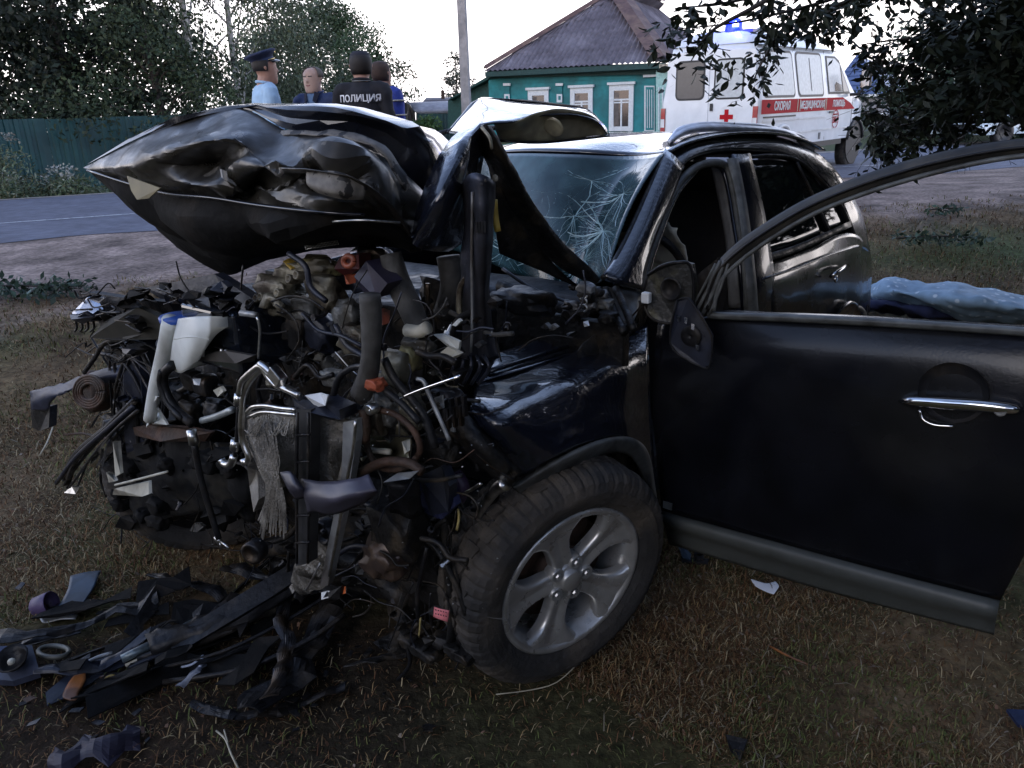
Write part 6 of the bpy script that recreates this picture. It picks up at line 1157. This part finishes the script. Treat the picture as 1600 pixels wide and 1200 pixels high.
# cab door window: trapezoid
P = [VL(x, vs(z)-.006, z) for x, z in ((2.98, 1.34), (4.12, 1.34), (3.66, 1.95), (3.45, 2.02), (2.98, 2.02))]; MB().prism(P, -VY*.004).build('window_rubber', VB, van)
P = [VL(x, vs(z)-.012, z) for x, z in ((3.02, 1.38), (3.70, 1.38), (3.66, 1.88), (3.42, 1.98), (3.02, 1.98))]; MB().prism(P, -VY*.003).build('cab_window', PALEVG, van)
P = [VL(x, vs(z)-.012, z) for x, z in ((3.75, 1.38), (4.04, 1.38), (3.72, 1.82))]; MB().prism(P, -VY*.003).build('vent_window', VG, van); P = [VL(x, vs(z)-.016, z) for x, z in ((3.30, 1.39), (3.68, 1.39), (3.67, 1.50), (3.4, 1.56), (3.3, 1.5))]; MB().prism(P, -VY*.003).build('seat_shadow_pane', VG, van)
P = [VL(x, y, z+.012) for x, y, z in ((3.60, .30, 2.07), (3.60, WD-.30, 2.07), (4.32, WD-.16, 1.44), (4.32, .16, 1.44))]; MB().prism(P, VX*.006+EZ*.004).build('windshield', VG, van)
# stripe, words, seams
vpan('red_stripe', .04, 1.50, 1.05, 1.275, RED, .005, .003); vpan('red_stripe', 1.52, 2.86, 1.05, 1.275, RED, .005, .003); P = [VL(x, -.007, z) for x, z in ((2.88, 1.05), (4.45, 1.05), (4.15, 1.17), (3.7, 1.275), (2.88, 1.275))]; MB().prism(P, -VY*.003).build('red_stripe', RED, van)
for x in (1.49, 1.60, 2.76, 2.84): vpan('stripe_bracket', x, x+.03, 1.07, 1.26, M('pale_gold', (.5, .45, .35), .5), .012, .002)
for s_, x, sz in (('СКОРАЯ', .85, .19), ('МЕДИЦИНСКАЯ', 2.19, .17), ('ПОМОЩЬ', 3.52, .16)): text('lettering', s_, sz, WHITE, VL(x, -.014, 1.16), VX, EZ, van, .002, .86)
GREYL = M('panel_gap_grey', (.12, .13, .14), .6)
for x in (1.46, 2.92): vpan('door_seam', x, x+.015, .52, 2.1, GREYL, .003, .003)
vpan('door_seam', 4.30, 4.315, .75, 1.3, GREYL, .003, .003); vpan('sliding_rail', .12, 1.45, .985, 1.01, VB, .006, .01); vpan('body_moulding', .1, 2.9, .93, .955, WHITE, .01, .01); vpan('body_moulding', 1.3, 4.1, .70, .72, WHITE, .01, .01)
vpan('gutter', .05, 3.5, 2.10, 2.125, VB, .014, .02); vpan('door_handle', 3.05, 3.25, 1.0, 1.03, VB, .008, .02); vpan('sill', 1.4, 3.9, .40, .50, VB, -.03, .02); vpan('fuel_flap', 2.62, 2.72, .54, .66, GREYL, .004, .004)
MB().lathe(VL(3.42, -.009, .88), -VY, [(0, .17), (.003, .17), (.003, .155), (0, .155)], 36).build('phone_ring', RED, van); text('lettering', '364', .17, RED, VL(3.42, -.010, .86), VX, EZ, van, .002); text('lettering', 'скорая помощь', .04, RED, VL(3.42, -.010, .97), VX, EZ, van, .002)
# rear doors
def rpan(nm, y0_, y1_, za, zb_, mat, pr=.008, dp=.004, r_=0.):
    pts = []
    for cy, cz, a0 in ((y1_-r_, zb_-r_, 0), (y0_+r_, zb_-r_, 90), (y0_+r_, za+r_, 180), (y1_-r_, za+r_, 270)):
        for k in range(5 if r_ else 1): a = math.radians(a0+k*22.5); pts.append((cy+(r_*math.cos(a) if r_ else 0), cz+(r_*math.sin(a) if r_ else 0)))
    return MB().prism([VL(-pr, y, z) for y, z in pts], -VX*dp).build(nm, mat, van)
rpan('rear_door', .12, .915, .62, 2.06, VW, .006, .012, .06); rpan('rear_door', .935, 1.74, .62, 2.06, VW, .006, .012, .06)
rpan('window_rubber', .30, .84, 1.30, 1.94, VB, .019, .004, .09); rpan('rear_window', .33, .81, 1.33, 1.91, PALEVG, .024, .003, .07); rpan('window_rubber', 1.01, 1.57, 1.30, 1.94, VB, .019, .004, .09); rpan('rear_window', 1.04, 1.54, 1.33, 1.91, VG, .024, .003, .07)
MB().lathe(VL(-.02, .58, 1.02), -VX, [(0, .175), (.003, .175), (.003, 0)], 36).build('cross_disc', WHITE, van); MB().box(VL(-.026, .58, 1.02), (.002, .12, .037), vax).box(VL(-.0262, .58, 1.02), (.0015, .037, .12), vax).build('red_cross', RED, van)
rpan('rear_handle', .84, .89, 1.12, 1.24, VB, .02, .02); rpan('number_plate', 1.15, 1.55, .62, .73, WHITE, .02, .005); rpan('plate_lamp', 1.2, 1.5, .74, .77, VB, .02, .03)
for y in (.03, WD-.10): rpan('tail_lamp', y, y+.085, .72, 1.18, M('tail_lamp_red', (.35, .02, .02), .3, 0, coat=.8), .012, .02); rpan('reverse_lamp', y+.005, y+.08, .86, 1.0, WHITE, .033, .003)
MB().box(VL(-.10, WD/2, .50), (.05, WD/2-.02, .06), vax).build('rear_bumper', M('grey_bumper', (.2, .21, .22), .5), van); MB().box(VL(5.50, WD/2, .52), (.06, WD/2-.12, .10), vax).build('front_bumper', VB, van)
for y in (.30, WD-.30):
    MB().lathe(VL(5.38, y, .92), VX, [(-.02, .12), (.06, .11), (.09, .06), (.1, 0)], 20).build('headlight', GLS, van, True)
MB().lathe(VL(.30, .70, 2.36), EZ, [(0, .15), (.03, .15), (.12, .14), (.19, .10), (.22, 0)], 20).build('beacon', M('beacon_blue', (.02, .05, .9), .2, 0, emis=(.01, .025, 1.0), es=.55), van, True); MB().box(VL(.32, .75, 2.35), (.08, .42, .03), vax).build('beacon_bar', M('beacon_base_blue', (.03, .05, .35), .3), van)
MB().lathe(VL(.16, .60, 2.42), EZ, [(0, .05), (.05, .05), (.09, 0)], 12).build('beacon_lamp', M('beacon_core', (.6, .7, 1), .3, 0, emis=(.5, .6, 1), es=3), van, True)
bl_ = bpy.data.lights.new('beacon_light', 'POINT'); bl_.energy = 7; bl_.color = (.1, .14, 1); bl_.shadow_soft_size = .08; bo = bpy.data.objects.new('beacon_light', bl_); COL.objects.link(bo); bo.parent = van; bo.location = tuple(VL(.10, .62, 2.62)-np.array(van.location))
MB().lathe(VL(1.9, 1.0, 2.45), VX+EZ*.1, [(-.15, .05), (.12, .09), (.13, 0)], 16).build('roof_siren', M('grey_bumper', 0), van, True)
for (x, y, s_) in ((.95, 0, 1), (4.62, 0, 1), (.95, WD, -1), (4.62, WD, -1)):
    w = bpy.data.objects.new('wheel', None); COL.objects.link(w); w.parent = van; ORG[w.name] = ORG[van.name]; c = VL(x, y+s_*.03, .41-VUP); ax_ = -VY*s_
    MB().lathe(c, ax_, [(-.2, .24), (-.21, .37), (-.18, .412), (-.02, .412), (.01, .38), (.012, .26), (-.02, .24)], 40, True).build('tyre', M('van_tyre', (.02, .02, .02), .8, 0, (.05, .045, .04), 8), w, True); MB().lathe(c, ax_, [(-.02, .235), (.0, .22), (-.05, .19), (-.03, .12), (.02, .09), (.03, .03), (.03, 0)], 32).build('rim', M('steel_rim', (.40, .40, .40), .4, .5), w, True)
    for k in range(6): a = k*1.047; MB().lathe(c+ax_*-.035+(VX*math.cos(a)+EZ*math.sin(a))*.155, ax_, [(0, .022), (.004, .02), (.004, 0)], 10).build('rim_hole', VB, w)
    if s_ == 1: MB().tube([VL(x+.47*math.cos(t), -.01, .37+.47*math.sin(t)) for t in np.linspace(.2, math.pi-.2, 12)], .035, 6, 1).build('wheel_arch', WHITE if x < 2 else VB, van, True); MB().lathe(VL(x, .02, .40), -VY, [(0, .44), (.02, .44), (.02, 0)], 32).build('arch_recess', VB, van)
mr = thing if False else None
MB().tube([VL(4.05, -.02, 1.32), VL(4.12, -.18, 1.34), VL(4.14, -.25, 1.5)], .03, 6, 3).build('mirror_arm', VB, van, True); o = MB().box(VL(4.15, -.27, 1.62), (.05, .10, .20), vax).build('mirror', VB, van); bevel(o, .03, 3); MB().box(VL(4.098, -.27, 1.62), (.002, .08, .17), vax).build('mirror_glass', CHROME, van)
MB().box(VL(2.6, WD/2, .42), (2.2, .5, .06), vax).build('chassis', VB, van)

# ================================================================== FAR CARS
def parked(name, lab, px, Y, col, ang, grp=None):
    b = onpx(px, Y); t = thing(name, lab, 'car', tuple(b)); X = np.array([math.cos(ang), math.sin(ang), 0]); Y_ = np.array([-X[1], X[0], 0]); m_ = M(name+'_paint_'+str(px), col, .25, 0, coat=1.)
    def q(x, y, z): return b+X*x+Y_*y+EZ*z
    pr = [(-2.1, .35, .55), (-2.12, .75, .70), (-2.0, .95, .78), (-1.75, 1.02, .80), (-1.2, 1.42, .60), (-.3, 1.5, .58), (.5, 1.42, .60), (1.1, 1.0, .78), (1.9, .85, .74), (2.15, .6, .68), (2.1, .3, .6)]
    V = np.array([[q(x, y, z) for y, z in ((-.86*min(1, w/.8*1.0) if 0 else -.86, .28), (-.88, min(.75, zt)), (-w-.02 if zt < 1.1 else -.84, min(.95, zt-.02)), (-w, zt), (0, zt+.03), (w, zt), (w+.02 if zt < 1.1 else .84, min(.95, zt-.02)), (.88, min(.75, zt)), (.86, .28))] for x, zt, w in pr]); MB().grid(V).build('body', m_, t, True)
    for s_ in (-1, 1):
        MB().prism([q(-1.25, s_*.83, .98), q(.95, s_*.83, .98), q(.42, s_*.66, 1.36), q(-1.1, s_*.66, 1.36)], Y_*s_*.012).build('side_window', VG, t)
        for x in (-1.3, 1.35): MB().lathe(q(x, s_*.80, .31), Y_*s_, [(-.1, .2), (-.1, .31), (.08, .31), (.09, .2), (.07, .19), (.08, 0)], 24).build('wheel', VB, t, True)
        MB().box(q(2.1, s_*.6, .66), (.06, .16, .07), [X, Y_, EZ]).build('headlight', WHITE, t); MB().box(q(-2.08, s_*.62, .8), (.05, .14, .08), [X, Y_, EZ]).build('tail_light', RED, t)
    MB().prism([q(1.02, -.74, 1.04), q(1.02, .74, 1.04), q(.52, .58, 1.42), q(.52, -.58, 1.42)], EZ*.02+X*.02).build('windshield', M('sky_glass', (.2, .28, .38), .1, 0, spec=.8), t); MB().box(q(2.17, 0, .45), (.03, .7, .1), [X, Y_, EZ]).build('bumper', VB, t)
parked('parked_car', 'dark car half hidden by the leaves left of the white car', 1462, 27, (.015, .016, .02), math.radians(200)); parked('parked_car', 'pale blue white car under the branches at the right edge', 1572, 23, (.50, .60, .66), math.radians(195))

# ================================================================== PEOPLE
SKIN = M('skin', (.36, .19, .13), .55, 0, var=.12); HAIRD = M('dark_hair', (.018, .014, .012), .7); HAIRG = M('short_grey_hair', (.12, .10, .085), .8)
CLT = bpy.data.textures.new('folds', 'CLOUDS'); CLT.noise_scale = .13; CLT.noise_depth = 2
def folds(o, st=.022):
    md = o.modifiers.new('folds', 'DISPLACE'); md.texture = CLT; md.strength = st; md.mid_level = .5; md.texture_coords = 'GLOBAL'; return o
def remesh(o, v, sm=4):
    md = o.modifiers.new('r', 'REMESH'); md.mode = 'VOXEL'; md.voxel_size = v; md.use_smooth_shade = True; s_ = o.modifiers.new('s', 'SMOOTH'); s_.factor = .5; s_.iterations = sm; return o
def person(lab, px, Y, topy, face, o):
    b = onpx(px, Y); top = A(px, topy, Y)[2]; h = top-b[2]; k = h/1.74; t = thing('person', lab, 'person', tuple(b)); f = np.array([math.sin(face), math.cos(face), 0]); r = np.array([f[1], -f[0], 0])
    def q(x, y, z): return b+(r*x+f*y+EZ*z)*k
    def ell(mb, rows, seg=18):
        V = np.array([[q(cx+w*math.cos(a), cy+d*math.sin(a), z) for a in np.linspace(0, 2*math.pi, seg+1)] for (z, w, d, cx, cy) in rows]); mb.grid(V); n = len(mb.v)-len(rows)*(seg+1)
        mb.f.append([n+i for i in range(seg)][::-1]); mb.f.append([n+(len(rows)-1)*(seg+1)+i for i in range(seg)]); return mb
    hx_ = o.get('lean', 0); hy = o.get('headfwd', .03); ht = o.get('turn', 0)
    def hq(x, y, z): c, s = math.cos(ht), math.sin(ht); return q(x*c+y*s+hx_, hy-x*s+y*c, z-.04)
    arms = o.get('arms', {-1: [(.19, 0, 1.42), (.235, -.03, 1.12), (.22, .08, .88)], 1: [(.19, 0, 1.42), (.235, -.03, 1.12), (.22, .08, .88)]}); body = MB()
    ell(body, [(.86, .13, .10, 0, 0), (.95, .15, .11, 0, 0), (1.1, .135, .10, 0, 0), (1.28, .165, .115, 0, .0), (1.40, .165, .10, 0, 0), (1.46, .10, .07, 0, 0), (1.50, .072, .070, 0, .005), (1.60, .070, .068, hx_*.7, hy)])
    H_ = [(1.53, .038, .032, .055), (1.545, .060, .058, .042), (1.59, .078, .084, .018), (1.64, .087, .096, .006), (1.68, .092, .102, 0), (1.72, .090, .101, -.003), (1.75, .075, .084, -.005), (1.772, .046, .052, -.005), (1.78, .010, .012, -.005)]
    V = np.array([[hq(w*math.cos(a), cy+d*math.sin(a), z) for a in np.linspace(0, 2*math.pi, 19)] for z, w, d, cy in H_]); n0 = len(body.v); body.grid(V); body.f.append([n0+i for i in range(18)][::-1]); body.f.append([n0+8*19+i for i in range(18)])
    body.tube([hq(0, .088, 1.685), hq(0, .105, 1.655), hq(0, .108, 1.64)], [.008*k, .012*k, .015*k], 8, 2); body.tube([hq(-.022, .083, 1.603), hq(0, .090, 1.602), hq(.022, .083, 1.603)], .007*k, 6, 2)
    for s_ in (-1, 1):
        body.tube([hq(s_*.088, -.005, 1.69), hq(s_*.098, -.012, 1.675), hq(s_*.090, -.004, 1.645)], [.010*k, .016*k, .008*k], 8, 2); sh_, el_, wr = [q(s_*a[0], a[1], a[2]) for a in arms[s_]]
        body.tube([q(s_*.1, 0, 1.43), sh_, (sh_+el_)/2, el_], [.05*k, .052*k, .046*k, .038*k], 10, 3); body.tube([el_, (el_*.6+wr*.4), wr], [.038*k, .036*k, .025*k], 10, 3); d = (wr-el_)/np.linalg.norm(wr-el_); sd2 = np.cross(d, r*s_); sd2 /= np.linalg.norm(sd2); pn = np.cross(d, sd2)
        body.tube([wr, wr+d*.05*k, wr+d*.09*k], [.024*k, .034*k, .034*k], 10, 2, flat=.6)
        for j, (o_, l_) in enumerate(((-.027, .062), (-.009, .075), (.009, .07), (.027, .055))): p = wr+d*.085*k+sd2*o_*k; body.tube([p, p+d*l_*.5*k+pn*.008*k, p+d*l_*k*.9+pn*.026*k], .0095*k, 6, 2)
        p = wr+d*.03*k-sd2*.03*k; body.tube([p, p+d*.03*k-sd2*.025*k, p+d*.06*k-sd2*.03*k], .011*k, 6, 2)
        body.tube([q(s_*.085, 0, .92), q(s_*.095, .01, .5), q(s_*.10, -.02, .08)], [.082*k, .056*k, .036*k], 10, 4); body.tube([q(s_*.10, -.04, .05), q(s_*.12, .16, .03)], [.04*k, .03*k], 8, 1)
    remesh(body.build('body', o.get('skin', SKIN), t, True), .009)
    # clothes
    st = MB(); ell(st, [(.93, .165, .125, 0, 0), (1.1, .165, .13, 0, .01), (1.28, .190, .135, 0, .0), (1.40, .186, .118, 0, 0), (1.455, .125, .085, 0, 0), (1.50, .075, .07, 0, .005)]); lo_ = o.get('sleeve', .5)
    for s_ in (-1, 1):
        sh_, el_, wr = [q(s_*a[0], a[1], a[2]) for a in arms[s_]]; e2 = sh_+(el_-sh_)*(min(lo_*2, 1)); st.tube([q(s_*.1, 0, 1.42), sh_, (sh_+e2)/2, e2], [.075*k, .073*k, .066*k, .062*k], 12, 3)
        if lo_ > .5: st.tube([el_, el_+(wr-el_)*.95], [.056*k, .040*k], 12, 1)
        if o.get('epaulette'): MB().box(q(s_*.15, 0, 1.487), (.055*k, .022*k, .006*k), [r*s_*.95-EZ*.3, f, EZ*.95+r*s_*.3]).build('epaulette', o['epaulette'], t)
    folds(remesh(st.build('shirt', o['shirt'], t, True), .012))
    MB().tube([q(.078*math.cos(a), .005+.073*math.sin(a), 1.505+.012*math.sin(a)*-1) for a in np.linspace(0, 6.283, 17)], .013*k, 6, 1, False).build('collar', o.get('collar', o['shirt']), t, True)
    tr = MB(); ell(tr, [(.80, .155, .12, 0, 0), (.98, .16, .125, 0, 0)])
    for s_ in (-1, 1): tr.tube([q(s_*.08, 0, .9), q(s_*.095, .01, .5), q(s_*.10, -.02, .06)], [.095*k, .078*k, .072*k], 12, 4)
    folds(remesh(tr.build('trousers', o.get('trousers', NAVYC), t, True), .014)); MB().tube([q(.163*math.cos(a), .127*math.sin(a), .97) for a in np.linspace(0, 6.283, 21)], .016*k, 6, 1, False).build('belt', PLAST, t, True)
    for s_ in (-1, 1): o2 = MB().box(q(s_*.11, .05, .035), (.05*k, .14*k, .04*k), [r, f, EZ]).build('shoe', PLAST, t); bevel(o2, .02, 3); MB().lathe(hq(s_*.030, .083, 1.672), f, [(-.004, .015), (.004, .012), (.006, 0)], 8).build('eye', PLAST, t, True)
    if o.get('hair'):
        rows_ = [(z, w*1.07+.002, d*1.05, cy) for z, w, d, cy in H_ if z > o.get('hz', 1.63)]; V = np.array([[hq(w*math.cos(a), cy+d*math.sin(a)-(.012 if math.sin(a) < 0 else .02*(1.79-z)*8), z+.006) for a in np.linspace(o.get('ha', math.pi*.90), o.get('hb', 2*math.pi+.31), 22)] for z, w, d, cy in rows_]); thick(V, .004).build('hair', o['hair'], t, True)
    return t, q, hq, k
NAVYC = M('navy_uniform_cloth', (.012, .014, .028), .85, 0, bump=.2); LBL = M('light_blue_shirt', (.34, .50, .66), .75, 0, var=.06, bump=.15, bsc=6); BLK = M('black_shirt_cloth', (.010, .010, .014), .85, 0, bump=.2, bsc=8); NVJ = M('navy_jacket_cloth', (.018, .035, .10), .75, 0, bump=.3, bsc=8); BLU = M('royal_blue_workwear', (.025, .045, .26), .75, 0, bump=.2, bsc=8)
EP = M('epaulette_blue', (.22, .3, .42), .6)
t, q, hq, k = person('policeman in a light blue shirt and peaked navy cap, leftmost of the group', 434, 8.0, 86, 1.05, dict(shirt=LBL, hair=HAIRD, hz=1.60, epaulette=EP, trousers=NAVYC, sleeve=.5, headfwd=.03, turn=.15))
capc = hq(0, -.012, 1.715); CX = (hq(1, 0, 1.7)-hq(0, 0, 1.7)); CX /= np.linalg.norm(CX); CY = hq(0, 1, 1.7)-hq(0, 0, 1.7); CY /= np.linalg.norm(CY); cu = EZ*.96-CY*.28; cf = np.cross(cu, CX); cf /= np.linalg.norm(cf)
if cf@CY < 0: cf = -cf
CAPM = M('navy_cap', (.012, .02, .06), .8, 0)
def capring(h, w, d, sh=0): return [capc+cu*h*k+(CX*w*1.14*math.cos(a)+cf*(d*math.sin(a)+sh))*k for a in np.linspace(0, 2*math.pi, 29)]
mb = MB(); mb.grid(np.array([capring(0, .083, .105), capring(.035, .085, .107), capring(.05, .09, .112), capring(.075, .135, .150, .0), capring(.09, .138, .152), capring(.10, .10, .11), capring(.098, .0, .0)])); mb.build('peaked_cap', CAPM, t, True)
mb = MB(); mb.grid(np.array([capring(.004, .085, .107), capring(.032, .0865, .1085)])); mb.build('cap_band', M('cap_band_blue', (.03, .05, .12), .7), t, True)
V = np.array([[capc+(CX*rr*math.cos(a)*.098+cf*(rr2*math.sin(a)*.106))*k+cu*(.006-dz)*k for a in np.linspace(.5, math.pi-.5, 12)] for rr, rr2, dz in ((1, 1, 0), (1.06, 1.25, .012), (1.0, 1.48, .028))]); thick(V, .004).build('cap_visor', M('shiny_black_visor', (.01, .01, .012), .15, 0, coat=1.), t, True)
MB().lathe(capc+cf*.135*k+cu*.065*k, cf, [(0, .018), (.004, .014), (.006, 0)], 12).build('cap_badge', M('gold_badge', (.8, .6, .25), .3, 1), t, True); MB().tube([capc+(CX*math.cos(a)*.101+cf*math.sin(a)*.112)*k+cu*.012*k for a in np.linspace(.4, math.pi-.4, 10)], .004, 6, 1).build('cap_cord', M('gold_badge', 0), t, True)
t, q, hq, k = person('smiling man with thin grey hair in a navy jacket over a blue shirt', 510, 8.3, 105, math.pi+.25, dict(shirt=NVJ, hair=HAIRG, hz=1.66, ha=math.pi*.84, hb=2*math.pi+.5, sleeve=1, headfwd=.04, turn=.1, skin=M('pale_skin', (.46, .30, .23), .5, 0, var=.08)))
MB().prism([q(-.05, .105, 1.49), q(.05, .105, 1.49), q(.035, .137, 1.28), q(.0, .142, 1.12), q(-.035, .137, 1.28)], (q(0, 1, 0)-q(0, 0, 0))*.012).build('shirt_front', M('dusty_blue_shirt', (.12, .20, .33), .8), t)
for s_ in (-1, 1): MB().prism([q(s_*.045, .10, 1.51), q(s_*.085, .08, 1.49), q(s_*.06, .135, 1.40), q(s_*.03, .14, 1.42)], (q(0, 1, 0)-q(0, 0, 0))*.014).build('lapel', NAVYC, t)
for s_ in (-1, 1): MB().tube([hq(s_*.014, .098, 1.692), hq(s_*.048, .088, 1.694)], .006, 6, 1).build('eyebrow', HAIRG, t)
MB().tube([hq(-.024, .092, 1.610), hq(0, .100, 1.603), hq(.024, .092, 1.610)], .006, 6, 3).build('lips', M('lips', (.30, .10, .09), .5), t, True)
t, q, hq, k = person('officer in a dark cap and black shirt lettered ПОЛИЦИЯ across the back', 580, 7.9, 82, .12, dict(shirt=BLK, hair=HAIRD, hz=1.58, trousers=NAVYC, sleeve=.42, headfwd=.02, turn=-.35, arms={-1: [(.20, 0, 1.42), (.30, .06, 1.17), (.17, .20, 1.42)], 1: [(.20, 0, 1.42), (.25, -.02, 1.13), (.22, .12, .95)]}))
nf = -np.array([math.sin(.12), math.cos(.12), 0]); rr_ = np.array([math.cos(.12), -math.sin(.12), 0])
text('lettering', 'ПОЛИЦИЯ', .082*k, M('lettering_white', (.7, .7, .72), .6), q(.0, -.147, 1.345), rr_, EZ, t, .002, .95, lambda x: -1.9*x*x)
V = np.array([[hq(w*math.cos(a), -.005+d*math.sin(a), z) for a in np.linspace(0, 2*math.pi, 25)] for z, w, d in ((1.69, .098, .110), (1.73, .098, .110), (1.77, .088, .10), (1.795, .06, .065), (1.80, 0.001, .001))]); MB().grid(V).build('dark_cap', M('black_cap', (.012, .012, .02), .8), t, True)
MB().tube([q(.158*math.cos(a)*.55, .005-.075, 1.50) if False else q(.085*math.cos(a), .005+.08*math.sin(a), 1.50) for a in np.linspace(math.pi, 2*math.pi, 10)], .004, 5, 1).build('collar_piping', CLAD, t, True)
wp = q(-.205, .165, 1.36); MB().lathe(wp, q(-.17, .20, 1.42)-q(-.30, .06, 1.17), [(-.015, .032), (.015, .032)], 14).build('wrist_watch', PLAST, t, True)
t, q, hq, k = person('worker in royal blue uniform with pale shoulder patches behind the ПОЛИЦИЯ officer', 607, 8.6, 96, .45, dict(shirt=BLU, hair=M('brown_hair', (.05, .03, .022), .8), hz=1.58, trousers=BLU, sleeve=1, headfwd=.04, turn=.1))
for z in (1.36, 1.22): MB().tube([q(.214+.074*math.cos(a), -.015+.074*math.sin(a), z) for a in np.linspace(0, 6.283, 15)], .008, 5, 1, False).build('reflective_band', M('pale_patch', (.55, .5, .38), .5), t, True)
